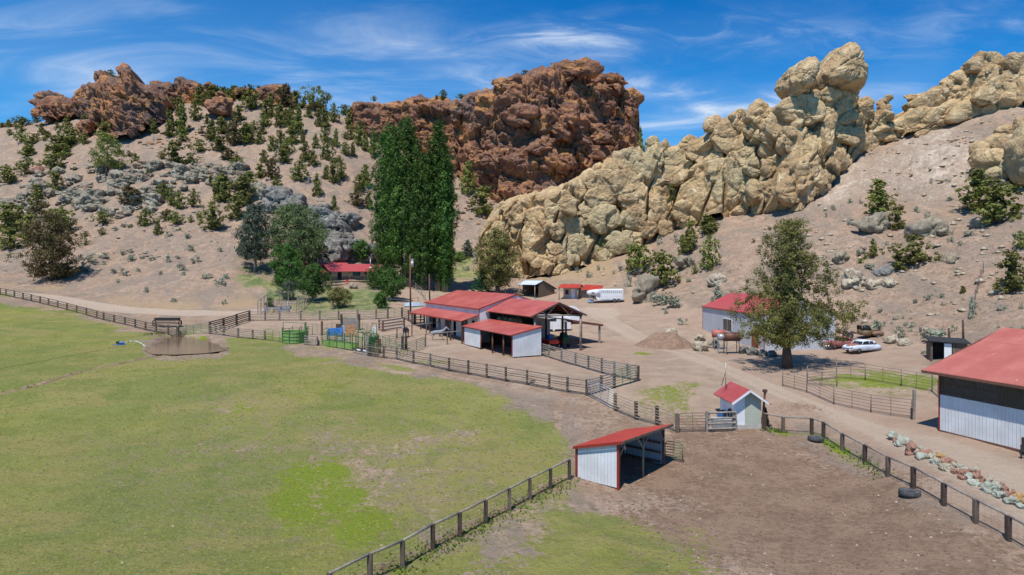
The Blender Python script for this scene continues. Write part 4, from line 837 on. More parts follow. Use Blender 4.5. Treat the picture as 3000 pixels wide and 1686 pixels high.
# poplars
def poplar(u,v,htop,w,seed,label,n=620):
    g=G(u,v,100,200); s=g.y/F; h=(v-htop)*s; r=w/2*s; rng=np.random.default_rng(seed)
    root=empty('poplar_tree',g,0,label,'poplar tree')
    C=np.concatenate([crown_pts(rng,int(n*1.15),h,r,'column',h*.04,.30,.30,seed),crown_pts(rng,int(n*.7),h*.93,r*.72,'column',h*.04,.2,.6,seed+1)])
    # upright plumes: gather the clumps on vertical strands
    k=10; a=rng.random(k)*6.28; rr=r*np.sqrt(rng.random(k))*.88; hz=h*(1-.30*(rr/r)**1.5*rng.random(k)-.02)
    S=[]
    for i in range(k):
        m=62; f=rng.random(m); q=np.sin(np.clip(f,0,1)*math.pi)**.6*r*.24+.12
        S.append(np.stack([np.cos(a[i])*rr[i]*(.5+.6*f**.7)+rng.normal(size=m)*q*.5,np.sin(a[i])*rr[i]*(.5+.6*f**.7)+rng.normal(size=m)*q*.5,h*.12+f*(hz[i]-h*.12)],-1))
    C=np.concatenate([C]+S)
    co,f,t=leaf_cloud(rng,C,.66*(.6+.8*rng.random(len(C))),36,.30,np.array([0,0,h*.5]),.70,flat=1.5)
    m=trunk_mb(PR(seed),h*.8,.5,5,0,0); 
    for i in range(5):
        an=rng.random()*6.28; x=math.cos(an)*r*.35; y=math.sin(an)*r*.35
        m.path([(x*.3,y*.3,-.2),(x*.9,y*.9,h*.2),(x*1.3,y*1.3,h*.62)],[.42,.26,.08],6)
    m.build('trunk',MT['bark_grey'],root,True); crown_obj('crown',co,f,t,MT['poplar'],root)
poplar(1137,824,366,96,61,'leftmost poplar of the tall row behind the barn')
poplar(1192,838,343,104,62,'tallest poplar, left of the gap, behind the transformer pole')
poplar(1284,852,358,92,63,'tall pointed poplar right of the gap over the barn')
poplar(1304,856,450,64,64,'lower poplar at the right end of the tall row',360)
poplar(1240,850,455,84,66,'shorter front poplar filling the gap of the tall row',420)
# garden trees
def bt(u,v,w,h,env,mat,sd,label,n=200,per=34,cr=.6,leaf=.22,z0=.1,name='tree',cat='tree',dmin=100,dmax=210,bark='bark_grey',tr=.18,lump=.4,surf=.45):
    g=G(u,v,dmin,dmax); s=g.y/F; return make_tree(name,g,h*s,w/2*s,env,mat,sd,label,cat,nclump=n,per=per,cr=cr,leaf=leaf,z0=z0,bark=bark,tr=tr,lump=lump,surf=surf)
bt(862,812,178,212,'round','willow',71,'wide pale green willow behind the house garden',620,32,1.1,.32,.22,'willow_tree',tr=.4)
bt(905,795,110,130,'round','willow',77,'smaller pale olive willow leaning over the house roof',260,30,.95,.3,.2,'willow_tree',tr=.3)
bt(838,838,92,122,'egg','broad',72,'dense dark green tree left of the farmhouse',340,34,.7,.26,.05)
bt(918,886,86,112,'round','broad',73,'rounded green apple tree in front of the farmhouse corner',330,36,.6,.22,.14,'apple_tree')
bt(990,902,72,58,'round','olive',74,'grey olive shrub tree on the lawn above the corral rails',170,34,.45,.18,.12,'shrub','shrub')
bt(846,880,60,56,'round','spruce',75,'grey green bush inside the netted garden enclosure',120,30,.45,.2,.02,'bush','bush')
bt(1102,846,52,72,'egg','broad',76,'leafy tree close to the right end of the farmhouse deck',180,34,.55,.22,.08)
bt(1146,882,76,96,'round','broad',78,'broad green tree on the lawn left of the transformer pole',300,36,.6,.22,.12)
bt(1118,906,40,50,'round','broad',79,'small green bush at the foot of the lawn, above the corral rails',110,34,.42,.2,.04,'bush','bush')
bt(1058,768,46,66,'round','broad',80,'bright green tree behind the farmhouse stove pipe',150,32,.7,.28,.05,dmin=150,dmax=230)
bt(790,900,26,26,'round','broad',81,'dark low bush inside the garden enclosure by its left posts',60,30,.3,.16,.02,'bush','bush')
bt(1222,832,22,50,'egg','willow',82,'slim young yellow green tree under the poplars',60,30,.4,.2,.1)
bt(1370,752,34,50,'egg','spruce',83,'grey juniper in the canyon mouth beside the tan cliff foot',70,26,.6,.3,.1,dmin=160,dmax=260)
bt(1346,765,44,26,'round','weed',84,'green willow scrub in the canyon mouth beyond the poplars',60,26,.6,.3,.02,'shrub','shrub',dmin=170,dmax=260)
# sagebrush
def bush_mesh(k,mat):
    rng=np.random.default_rng(300+k); C=crown_pts(rng,14,.62,.5,'round',.05,.4,.5,k+5)
    co,f,t=leaf_cloud(rng,C,.17,12,.13,np.array([0,0,.25]),.6); return crown_obj('foliage',co,f,t,MT[mat])
def sage():
    rn=random.Random(5); base=[bush_mesh(k,'sage') for k in range(4)]; wd=bush_mesh(9,'weed'); dr=bush_mesh(10,'dry'); used=set(); n=0
    def put(u,v,w,h,lab,grp,b=None,dmin=60):
        nonlocal n
        g=G(u,v,dmin,300); s=g.y/F; b=b or base[n%4]; n+=1
        if b.name in used: o=b.copy(); COL.objects.link(o)
        else: o=b; used.add(b.name)
        o.name='sagebrush' if b in base else 'shrub'; o.location=(g.x,g.y,g.z-.05); o.rotation_euler=(0,0,rn.uniform(0,6.28)); o.scale=(w*s*1.4,w*s*1.4,h*s*1.9)
        tag(o,lab,'shrub',grp); ORD.append((u,o))
    z=lambda ou,ov,s,l:[(ou+a/s,ov+b/s,c/s,d/s) for a,b,c,d in l]
    for e in z(0,500,2.896,[(1130,665,80,50),(985,710,80,45),(1190,715,90,50),(1355,735,50,70),(1110,765,70,45),(870,740,90,40),(770,745,60,30),(720,840,70,50),(745,780,110,40),(750,860,55,40),(1425,775,50,50),(1665,785,70,50),(1290,765,50,30),(880,800,40,30),(960,870,50,30),(1050,890,60,50),(1540,850,60,55),(1615,680,70,40),(1750,915,80,35),(1870,975,80,60),(1915,915,50,35),(1240,1030,45,35),(1475,1115,45,30),(1905,1135,40,35),(1360,885,30,30),(1000,950,40,25),(1870,690,50,30),(1100,700,60,30),(1040,720,50,35),(1170,855,45,25),(1560,890,40,30),(255,880,40,30),(1050,480,50,25),(1110,480,40,25),(975,510,40,30),(1430,560,60,35),(1590,575,60,35),(1510,510,60,25),(1500,745,30,22),(1210,750,30,25)]):
        put(*e,'grey green sagebrush on the lane knoll','sagebrush on the knoll above the lane',dmin=110)
    for (u,v,w,h,lab) in [(1963,905,50,36,'large grey green sagebrush pair on the bank above the dirt mound'),(1995,952,22,18,'round sagebrush left of the metal shed'),(2100,885,44,36,'tall sagebrush clump behind the left end of the metal shed'),(2142,868,20,14,'small sagebrush peeping over the metal shed ridge'),(2735,1005,62,36,'big sagebrush beside the black topped outhouse'),(2570,965,30,20,'sagebrush right above the old truck cab'),(2845,935,20,50,'sagebrush clump against the wire fence posts'),(2760,985,24,20,'sagebrush left of the two dark poles'),(2855,905,18,20,'sagebrush on the wire fence line, upper one'),(2640,990,24,20,'pale sagebrush behind the white rocks near the truck'),(1950,920,14,12,'small sagebrush at the foot of the bank by the dirt mound'),(1725,812,20,14,'round sagebrush on the tawny slope above the stock trailer'),(1690,800,10,14,'small dark sagebrush above the stock trailer')]: put(u,v,w,h,lab,None)
    for e in z(2350,430,3.082,[(1030,600,60,50),(430,515,50,35),(530,515,30,30),(280,580,40,45),(215,640,30,40),(765,890,35,35),(545,980,90,60),(1425,895,35,40),(1135,1385,50,40),(1265,1360,35,30),(1020,1415,30,35),(1470,575,90,40),(1350,605,40,35),(1130,640,50,45),(440,710,60,50),(610,1110,80,50),(1545,1435,50,30),(1500,800,90,30),(1340,860,50,40),(1310,330,50,30),(1165,330,30,35),(1330,490,70,30),(670,310,25,25)]):
        put(*e,'grey sagebrush on the right hand slope','sagebrush on the right hand slope')
    for e in z(2250,650,2.896,[(950,770,50,30),(865,825,25,25),(1085,830,50,30),(1145,825,25,25),(1115,925,45,35),(1220,895,60,40),(1165,885,30,30),(1210,935,35,25),(1295,935,30,40),(925,905,80,60),(1050,870,20,20),(1360,665,40,35),(1250,695,30,35),(1475,640,40,30),(1390,630,25,20),(1485,710,30,25),(1320,1125,40,30),(1575,930,40,50),(1980,750,70,30),(2150,735,40,30),(2065,915,40,20),(2160,910,30,25),(1555,690,20,15),(1960,900,30,15)]):
        put(*e,'round sagebrush on the bank behind the cars','sagebrush on the bank behind the old cars')
    for e in z(1350,500,3.435,[(720,1010,80,60),(890,1000,110,70),(1010,970,150,80),(800,980,60,60),(160,940,70,90),(60,1010,50,40),(1380,1005,40,45),(1440,1000,15,25),(1605,1010,60,45),(1540,1040,30,30),(2000,740,60,60),(2180,720,90,60),(2170,1130,80,50),(1690,1170,70,110),(2020,1350,180,80),(2150,1370,100,60),(2290,1120,70,30),(1210,1020,20,30)]):
        put(*e,'blue grey sagebrush below the tan cliff','sagebrush along the tan cliff foot',dmin=95)
    for u,v,w,h in [(1170,990,34,24),(620,1000,1,1)][:0]: pass
    ordinals(ORD)
    # the countless small scrub of the slopes: one object
    rng=np.random.default_rng(77); src=[(b.data.vertices,b.data.polygons) for b in base[:2]+[dr]]
    CO=[];FA=[];TI=[];off=0; arr=[]
    for b in (base[0],base[1],dr):
        c=np.empty(len(b.data.vertices)*3,np.float32); b.data.vertices.foreach_get('co',c); t=np.empty(len(b.data.polygons),np.float32); b.data.attributes['tint'].data.foreach_get('value',t); arr.append((c.reshape(-1,3),t))
    regs=[([(0,560),(300,440),(600,420),(950,380),(1010,640),(930,800),(740,770),(600,720),(300,800),(0,800)],1300,110,320),([(1020,400),(1450,480),(1480,640),(1200,820),(1130,820),(1150,560)],600,120,320),([(1640,800),(1900,720),(2150,640),(2330,620),(2450,560),(2600,600),(3000,560),(3000,900),(2700,1000),(2500,960),(2250,850),(2000,860),(1900,850),(1700,840)],800,75,220),([(0,400),(250,350),(500,380),(900,330),(900,420),(300,460),(0,560)],450,180,330),([(1500,640),(1300,540),(1400,420),(1650,420),(1800,500),(1600,620)],300,200,330)]
    for poly,cnt,d0,d1 in regs:
        xs=[p[0] for p in poly]; ys=[p[1] for p in poly]; c=0
        while c<cnt:
            u=rng.uniform(min(xs),max(xs)); v=rng.uniform(min(ys),max(ys))
            if polysd(np.array([u]),np.array([v]),poly)[0]<0 or vn(u/60,v/30,s=4)<-.35+rng.normal()*.2: c+=0.3; continue
            g=G(u,v,d0,d1); k=rng.integers(0,3); cc,t=arr[k]; cc=cc[:48*int(rng.integers(1,4))*4//4*1]; cc=cc[:len(cc)//4*4]; sz=rng.uniform(.35,.95)*rng.uniform(.5,1.1)
            a=rng.uniform(0,6.28); M_=np.array([[math.cos(a),-math.sin(a),0],[math.sin(a),math.cos(a),0],[0,0,1.0]])
            CO.append((cc@M_.T)*sz*np.array([1,1,.9])+np.array(g)-np.array([0,0,.03])); FA.append(np.arange(len(cc)).reshape(-1,4)+off); off+=len(cc); TI.append(t[:len(cc)//4]); c+=1
    o=mesh_np('scrub',np.concatenate(CO),np.concatenate(FA),MT['scrub'],attrs={'tint':('FACE','FLOAT',np.concatenate(TI))})
    tag(o,'low grey scrub scattered over the bare slopes','ground cover',kind='stuff')
    # weeds along the foreground fence and pond
    CO=[];FA=[];TI=[];off=0
    for pl,cnt,sp,sz0 in (([(940,1775),(1084,1706),(1268,1614),(1423,1536),(1553,1466),(1668,1408)],900,.55,.16),([(2390,1279),(2467,1322),(2533,1358),(2601,1400)],160,.35,.2),([(2240,1260),(2294,1268)],60,.3,.25),([(430,985),(480,975),(540,985)],160,.5,.28),([(1505,1046),(1480,1040)],20,.3,.2)):
        P=[G(u,v) for u,v in pl]
        for i in range(cnt):
            k=rng.integers(0,len(P)-1); f=rng.random(); q=P[k].lerp(P[k+1],f); x=q.x+rng.normal()*sp; y=q.y+rng.normal()*sp; n_=int(rng.integers(5,12))
            c0=np.repeat(np.array([[x,y,gz(x,y)]]),n_,0); a=rng.random(n_)*6.28; l=sz0*.75*(.4+rng.random(n_)); w=.012+.016*rng.random(n_); dx=np.cos(a)*l*.6; dy=np.sin(a)*l*.6
            q0=c0+np.stack([-np.sin(a)*w,np.cos(a)*w,0*a],-1); q1=c0+np.stack([np.sin(a)*w,-np.cos(a)*w,0*a],-1); q2=c0+np.stack([dx+np.sin(a)*w*.3,dy,l],-1); q3=c0+np.stack([dx,dy,l],-1)
            CO.append(np.stack([q0,q1,q2,q3],1).reshape(-1,3)); FA.append(np.arange(4*n_).reshape(-1,4)+off); off+=4*n_; TI.append(rng.random(n_))
    o=mesh_np('weeds',np.concatenate(CO),np.concatenate(FA),MT['weed'],attrs={'tint':('FACE','FLOAT',np.concatenate(TI))}); tag(o,'tufts of bright weeds along fence lines and pond bank','weeds',kind='stuff')
sage()
# pasture tussocks and clods near the camera give the flat field its nap
def tussocks():
    rng=np.random.default_rng(12); n=60000; y=30+ (rng.random(n)**1.25)*62; x=(rng.random(n)*1.7-.85)*y
    u=1500+F*x/y; z=ground(x,y); v=HV+F*(CZ-z)/y
    field=polysd(u,v,[(-300,880),(0,880),(420,985),(440,1030),(640,1035),(820,1020),(1100,1075),(1480,1180),(1620,1240),(1660,1300),(1640,1400),(1480,1560),(1500,1700),(-300,1900)])
    dir_=polysd(u,v,[(1700,1400),(2000,1280),(2380,1290),(2700,1460),(3000,1630),(3000,1800),(1900,1700)])
    k=np.where(field>0)[0]; m=len(k); B=np.array([(1,0,0),(0,1,0),(-1,0,0),(0,-1,0),(0,0,1)],float); T=np.array([(0,1,4),(1,2,4),(2,3,4),(3,0,4)])
    sz=((.015+.055*rng.random(m)**2)*(1+y[k]/160))[:,None,None]*(1+.7*rng.random((m,5,1))); a=rng.random(m)*6.28; ca,sa=np.cos(a)[:,None],np.sin(a)[:,None]
    Bx=B[None,:,0]*ca-B[None,:,1]*sa; By=B[None,:,0]*sa+B[None,:,1]*ca; BB=np.stack([Bx,By,np.broadcast_to(B[:,2],(m,5))*.55],-1)
    co=(BB*sz+np.stack([x[k],y[k],z[k]-.004],-1)[:,None,:]).reshape(-1,3); fc=(T[None]+np.arange(m)[:,None,None]*5).reshape(-1,3)
    mt=leaf_mat('pasture_grass_blades',(.15,.17,.035),(.24,.24,.06),(.34,.32,.11),.95)
    tag(mesh_np('pasture_grass',co,fc,mt,attrs={'tint':('FACE','FLOAT',np.repeat(rng.random(m),4))}),'short tussocks of pasture grass','grass',kind='stuff')
    # rubble on the slopes
    def rubble(name,mat,regs,label,smin,smax):
        CO=[];FA=[];o8=np.array([(1,0,0),(0,1,0),(-1,0,0),(0,-1,0),(0,0,.8),(0,0,-.5)],float); f8=np.array([(0,1,4),(1,2,4),(2,3,4),(3,0,4),(1,0,5),(2,1,5),(3,2,5),(0,3,5)]); off=0
        for poly,cnt,d0,d1 in regs:
            xs=[p[0] for p in poly]; ys=[p[1] for p in poly]; c=0
            while c<cnt:
                uu=rng.uniform(min(xs),max(xs)); vv=rng.uniform(min(ys),max(ys)); c+=.25
                if polysd(np.array([uu]),np.array([vv]),poly)[0]<0 or vn(uu/45,vv/22,s=14)<rng.normal()*.35: continue
                g=G(uu,vv,d0,d1); sz=smin+(smax-smin)*rng.random()**3; a=rng.random()*6.28; q=o8*sz*(.6+.8*rng.random((6,1)))*np.array([1.2,1,.75]); q=np.stack([q[:,0]*math.cos(a)-q[:,1]*math.sin(a),q[:,0]*math.sin(a)+q[:,1]*math.cos(a),q[:,2]],-1)
                CO.append(q+np.array(g)); FA.append(f8+off); off+=6; c+=.75
        tag(mesh_np(name,np.concatenate(CO),np.concatenate(FA),mat),label,'rubble',kind='stuff')
    rubble('pale_rubble',MT['whiterock'],[([(1950,760),(2300,640),(2500,560),(3000,580),(3000,930),(2500,950),(2250,840)],520,70,210),([(2480,560),(2560,400),(2990,330),(2990,560)],380,110,215),([(1640,820),(1950,760),(2050,880),(1750,860)],60,130,200)],'pale rubble strewn over the right hand slope',.10,.75)
    rubble('grey_rubble',MT['greyrock'],[([(0,600),(500,600),(720,560),(780,640),(400,700),(0,700)],320,130,300),([(200,440),(700,420),(760,520),(0,540)],260,160,300),([(860,520),(1080,620),(1100,760),(960,620)],120,160,300),([(450,660),(720,690),(700,780),(400,760)],70,120,220)],'grey rubble strewn over the left hand slope',.12,.8)
    rubble('red_rubble',MT['redrock'],[([(1200,470),(1450,560),(1480,640),(1250,700),(1140,600)],420,160,320),([(60,350),(500,380),(700,340),(560,440),(200,430)],300,200,320)],'red rubble below the crags',.2,1.3)
    # clods, dung and pale stones
    k=np.where((dir_>0)|((field>0)&(rng.random(n)<.10)))[0]; k=k[rng.random(len(k))<.5]; m=len(k)
    B=np.array([(1,0,0),(0,1,0),(-1,0,0),(0,-1,0),(0,0,1)],float); T=np.array([(0,1,4),(1,2,4),(2,3,4),(3,0,4)])
    s=(.025+.06*rng.random(m)**3)[:,None,None]*(1+.6*rng.random((m,5,1))); co=B[None]*s*np.array([1,1,.6])+np.stack([x[k],y[k],z[k]-.005],-1)[:,None,:]+rng.normal(size=(m,5,3))*.008
    f=(T[None]+np.arange(m)[:,None,None]*5).reshape(-1,3); w=rng.random(m)<.05
    mt=M('clods',(.17,.11,.075),(.10,.065,.045),4,.95)
    fk=f.reshape(m,4,3); tag(mesh_np('clods',co.reshape(-1,3),fk[~w].reshape(-1,3),mt),'clods and dung strewn over the trampled paddock','clods',kind='stuff')
    tag(mesh_np('pebbles',co.reshape(-1,3),fk[w].reshape(-1,3),MT['whiterock']),'pale pebbles strewn over the paddock','pebbles',kind='stuff')
tussocks()# ---------------------------------------------------------------- materials of buildings
MT['roof_red']=M('red_metal_roof',(.42,.080,.060),(.50,.135,.10),.35,.45,ribs=('X',.45,.03),spots=(5,.72,(.62,.45,.42)))
MT['roof_redy']=M('red_metal_roof_y',(.40,.065,.060),(.47,.10,.09),.5,.45,ribs=('Y',.45,.03))
MT['roof_faded']=M('faded_red_roof',(.42,.115,.085),(.49,.16,.12),.4,.6,ribs=('X',.3,.02),spots=(3,.73,(.65,.5,.45)))
MT['roof_bright']=M('bright_red_roof',(.44,.030,.018),(.48,.05,.03),.8,.4,ribs=('X',.3,.025),spots=(3.5,.70,(.7,.5,.45)))
MT['roof_plain']=M('rose_red_roof',(.44,.06,.065),(.40,.075,.07),.6,.55)
MT['trim_red']=M('red_trim',(.30,.030,.016),(.24,.03,.02),2,.5)
MT['wall_x']=M('corrugated_wall',(.74,.75,.75),(.62,.62,.60),.7,.5,ribs=('X',.26,.035),metal=0)
MT['wall_y']=M('corrugated_wall_y',(.74,.75,.75),(.62,.62,.60),.7,.5,ribs=('Y',.26,.035),metal=0)
MT['wall_blue']=M('blue_grey_corrugated',(.50,.52,.55),(.46,.48,.51),.3,.5,ribs=('X',.35,.035))
MT['wall_bluey']=M('blue_grey_corrugated_y',(.50,.52,.55),(.46,.48,.51),.3,.5,ribs=('Y',.35,.035))
MT['wood']=M('weathered_wood',(.17,.125,.09),(.10,.072,.052),2.5,.9,.01,stretch=(1,1,.4))
MT['wood_lt']=M('pale_weathered_wood',(.34,.27,.20),(.23,.18,.135),3,.9,.01)
MT['wood_dk']=M('dark_stained_post',(.085,.052,.036),(.05,.034,.026),4,.9,.01)
MT['wood_rd']=M('red_brown_timber',(.18,.075,.045),(.12,.055,.035),3,.85,.01)
MT['wood_gr']=M('grey_rail_wood',(.30,.265,.225),(.20,.17,.14),3,.9,.01)
MT['plank']=M('brown_board_wall',(.21,.145,.10),(.11,.075,.052),2.2,.9,.01,ribs=('Y',.22,.02),stretch=(2.5,2.5,.3))
MT['dark']=M('dark_panel_and_shade',(.035,.03,.026),(.05,.042,.036),1.5,.95)  # near-black: interior shade put into the colour; plain dark on the kick panel
MT['steel']=M('galvanised_steel',(.42,.43,.43),(.33,.34,.34),3,.4,metal=.4)
MT['pipe']=M('brown_steel_pipe',(.20,.155,.13),(.14,.105,.09),4,.6)
MT['green']=M('green_paint',(.060,.19,.050),(.035,.11,.030),3,.5)
MT['green_lt']=M('light_green_sheet',(.22,.34,.085),(.15,.25,.055),1.2,.5)
MT['gpipe']=M('green_pipe',(.11,.19,.075),(.08,.13,.055),3,.55)
MT['blue']=M('blue_paint',(.025,.16,.46),(.02,.12,.38),2,.4)
MT['white']=M('white_paint',(.80,.81,.82),(.70,.71,.72),.8,.35)
MT['black']=M('black_rubber',(.018,.018,.019),(.035,.034,.033),5,.8,.01)
MT['tyre_grey']=M('dusty_tyre_rubber',(.055,.06,.065),(.10,.10,.10),3,.85,.01)
MT['glass']=M('dark_window_glass',(.012,.016,.02),(.03,.04,.045),1,.08)
MT['concrete']=M('concrete',(.50,.47,.43),(.40,.37,.33),2,.9,.01)
MT['chrome']=M('tarnished_chrome',(.55,.55,.55),(.35,.33,.32),4,.25,metal=.9)
MT['hay']=M('hay',(.42,.31,.13),(.28,.20,.08),4,.95,.03)
MT['red']=M('red_machine_paint',(.55,.035,.02),(.45,.03,.02),2,.4)
MT['skin']=M('skin',(.45,.26,.18),(.4,.22,.15),3,.6)
MT['cloth_navy']=M('navy_cloth',(.02,.03,.09),(.015,.02,.06),5,.9)
MT['cloth_black']=M('black_cloth',(.02,.02,.024),(.03,.03,.03),5,.9)
MT['log']=M('split_log',(.40,.27,.15),(.25,.16,.09),3,.9,.02)
def frame_at(name,p,q,label,cat,z=None):
    """empty at p with local x toward q; y is 90 degrees to the left"""
    a=math.atan2(q.y-p.y,q.x-p.x); return empty(name,(p.x,p.y,p.z if z is None else z),a,label,cat)
def quadslab(m,a,b,c,d,t):
    """roof sheet through four corners, thickness t downwards"""
    a,b,c,d=map(Vector,(a,b,c,d)); o=Vector((0,0,t)); m.hexa([a-o,b-o,c-o,d-o],[a,b,c,d])
# ---------------------------------------------------------------- loafing shed in the foreground
def loafing_shed():
    p=G(1811,1437); q=PL(1949,1353,p.z+.0); L=5.9; D=3.25; hf=3.05; hb=2.2
    a=math.atan2(4.4,3.9)
    o=empty('loafing_shed',p,a,'open fronted shelter with bright red roof and white corrugated end wall in the trampled paddock','shed')
    m=MB(); m.prism([(0.03,.1,.12),(0.03,D-.1,.12),(0.03,D-.1,hb-.04),(0.03,.1,hf-.08)],(.03,0,0)); m.build('end_wall',MT['wall_y'],o)
    m=MB(); m.prism([(L-.05,.1,.12),(L-.05,D-.1,.12),(L-.05,D-.1,hb-.04),(L-.05,.1,hf-.08)],(.03,0,0)); m.build('far_wall',MT['wall_bluey'],o)
    MB().box((.06,D-.06,.1),(L-.05,D-.03,hb-.05)).build('rear_wall',MT['wall_blue'],o)
    m=MB(); 
    for x in (.12,L-.2):
        for z in (.55,1.2,1.85): m.bar((x+(.03 if x<1 else -.03),.2,z),(x+(.03 if x<1 else -.03),D-.2,z),.05,.14)
    for z in (.5,1.0,1.5): m.bar((.15,D-.12,z),(L-.2,D-.12,z),.05,.14)
    m.build('girt',MT['wood_rd'],o)
    for pl in (((-.02,-.05),(.10,.10)),((-.02,D-.08),(.10,D+.06))):
        (x0,y0),(x1,y1)=pl; h=hf if y0<1 else hb; MB().box((x0,y0,-.15),(x1,y1,h-.05)).build('corner_trim',MT['trim_red'],o)
    for x in (.16,L*.52,L-.1):
        MB().tube((x,.05,-.3),(x+.03,.05,hf-.12),.085,.075,8).build('post',MT['wood_lt'] if x==L*.52 else MT['wood_rd'],o,True)
    for x in (.2,L*.52,L-.1):
        for s in (-1,1):
            if .1<x+s*.8<L: MB().bar((x,.04,hf-1.0),(x+s*.75,.04,hf-.2),.06,.1).build('brace',MT['wood_lt'],o)
    MB().bar((0,.0,hf-.14),(L+.15,.0,hf-.14),.05,.2).build('beam',MT['wood'],o)
    m=MB()
    for i in range(8): x=.15+i*(L-.2)/7; m.bar((x,-.35,hf-.02),(x,D,hb-.04),.05,.12)
    m.build('rafter',MT['wood'],o)
    m=MB(); quadslab(m,(-.18,-.45,hf+.13),(L+.35,-.45,hf+.13),(L+.35,D+.12,hb+.02),(-.18,D+.12,hb+.02),.035); m.build('roof',MT['roof_bright'],o)
    m=MB(); m.prism([(-.2,-.45,hf+.12),(-.2,D+.12,hb+.01),(-.2,D+.12,hb-.16),(-.2,-.45,hf-.06)],(-.02,0,0)); m.build('fascia',MT['trim_red'],o)
    m=MB(); m.bar((-.18,-.47,hf+.04),(L+.35,-.47,hf+.04),.04,.15); m.build('front_board',MT['wood'],o)
    # rust-marked kick boards inside
    m=MB(); m.box((.3,D-.2,.05),(L-.3,D-.16,.95)); m.build('kick_board',MT['wood_rd'],o)
    # gate hung beside it
    g=frame_at('pipe_gate',G(1949,1347),G(1992,1356),'small green pipe gate swung out at the far end of the red roofed shelter','gate')
    tube_gate(g,1.25,1.15,6,MT['gpipe'])
def tube_gate(par,L,H,n,mat,z0=.18,diag=False,verts=1,r=.028):
    m=MB(); pts=[(0,0,z0),(0,0,z0+H-.15),(.15,0,z0+H),(L-.15,0,z0+H),(L,0,z0+H-.15),(L,0,z0)]
    m.path(pts,r*1.1,6); m.build('gate_frame',mat,par,True)
    for i in range(n):
        z=z0+i*(H)/n; MB().tube((0,0,z),(L,0,z),r,r,6).build('bar',mat,par,True)
    m=MB()
    for i in range(1,verts+1): x=L*i/(verts+1); m.bar((x,0,z0),(x,0,z0+H),.05,.025)
    if diag: m.tube((0,0,z0+H),(L*.3,0,z0+H*.5),r*.8)
    m.build('stay',mat,par)
loafing_shed()
# ---------------------------------------------------------------- pump house
def pump_house():
    p=G(2154,1258); q=PL(2230,1257,p.z); W=(q-p).length; Wd=W; s=p.y/F; he=86*s; ha=113*s; D=3.4
    o=frame_at('pump_house',p,q,'small white gabled pump house with red roof, one wall panel painted grey green','shed')
    MB().box((-.02,-.02,-.4),(W+.02,D+.02,.34)).build('footing',MT['concrete'],o)
    m=MB(); m.prism([(0,0,.34),(W*.37,0,.34),(W*.37,0,he+(ha-he)*.74),(0,0,he)],(0,.04,0)); m.build('front_wall',MT['white'],o,label='white painted front panel')
    gr=M('sage_green_board',(.43,.45,.36),(.40,.42,.34),1,.8)
    m=MB(); m.prism([(W*.37+.003,-.004,.34),(W,-.004,.34),(W,-.004,he),(W*.5,-.004,ha),(W*.37+.003,-.004,he+(ha-he)*.74)],(0,.04,0)); m.build('front_wall',gr,o,label='grey green front panel')
    m=MB(); m.box((0,.045,.34),(.04,D,he)); m.box((W-.04,.045,.34),(W,D,he)); m.build('side_wall',MT['white'],o)
    m=MB(); m.prism([(.045,D,.34),(W-.045,D,.34),(W-.045,D,he),(W*.5,D,ha),(.045,D,he)],(0,-.04,0)); m.build('rear_wall',MT['white'],o)
    e=.42; k=(ha-he)/(W*.5); r=MB(); zt=ha+.12
    quadslab(r,(W*.5,-.45,zt),(W*.5,D+.4,zt),(-e,D+.4,zt-k*(W*.5+e)),(-e,-.45,zt-k*(W*.5+e)),.05)
    quadslab(r,(W*.5,D+.4,zt),(W*.5,-.45,zt),(W+e+.25,-.45,zt-k*(W*.5+e+.2)),(W+e+.25,D+.4,zt-k*(W*.5+e+.2)),.05); r.build('roof',MT['roof_redy'],o)
    m=MB(); m.bar((W*.5,-.47,zt-.09),(-e,-.47,zt-.09-k*(W*.5+e)),.05,.16); m.bar((W*.5,-.47,zt-.09),(W+e,-.47,zt-.09-k*(W*.5+e)),.05,.16); m.build('barge_board',MT['white'],o)
    m=MB()
    for i in range(7): m.bar((-e+.02,.1+i*.55,zt-k*(W*.5+e)-.1),(.0,.1+i*.55,zt-k*(W*.5)-.1),.05,.1)
    m.build('rafter',MT['wood_dk'],o)
    MB().torus((-.08,1.0,1.05),.33,.07,'x',18,8).build('hose_coil',MT['black'],o,True)
    MB().box((W-.9,.5,zt-.75),(W-.8,.6,zt-.7)).build('vent',MT['steel'],o)
    t=empty('weather_mast',o.matrix_world@Vector((0,0,0)),0,'thin steel mast with a leaning stay rising from the pump house roof','mast')
    b=PL(2126,1135,p.z+2.9); t.location=b
    m=MB(); m.tube((0,0,-.1),(0,0,2.05),.035,.03,6); m.build('mast_pipe',MT['steel'],t,True); m=MB(); m.tube((0,0,1.3),(-.35,0,.15),.03,.03,5); m.build('stay',MT['wood_rd'],t,True)
    MB().tube((0,0,2.05),(-.12,0,1.8),.02,.02,5).build('arm',MT['steel'],t)
    # trough tank behind the rails
    g=G(2118,1250); t=empty('stock_trough',g,.05,'white topped grey stock trough between the wooden rails and the pump house','trough')
    m=MB(); m.box((-.9,-.35,0),(.9,.35,.62)); m.build('tank',MT['steel'],t); MB().box((-.85,-.3,.625),(.9,.36,.68)).build('lid',MT['white'],t)
    g=G(2118,1228); t=empty('black_bucket_rack',g,0,'dark bucket and tank clutter against the pump house wall behind the trough','bucket'); MB().tube((0,0,0),(0,0,.7),.28,.34,10,False).build('bucket',MT['black'],t); MB().box((-.45,-.3,.0),(-.1,.2,.5)).build('crate',MT['blue'],t)
pump_house()
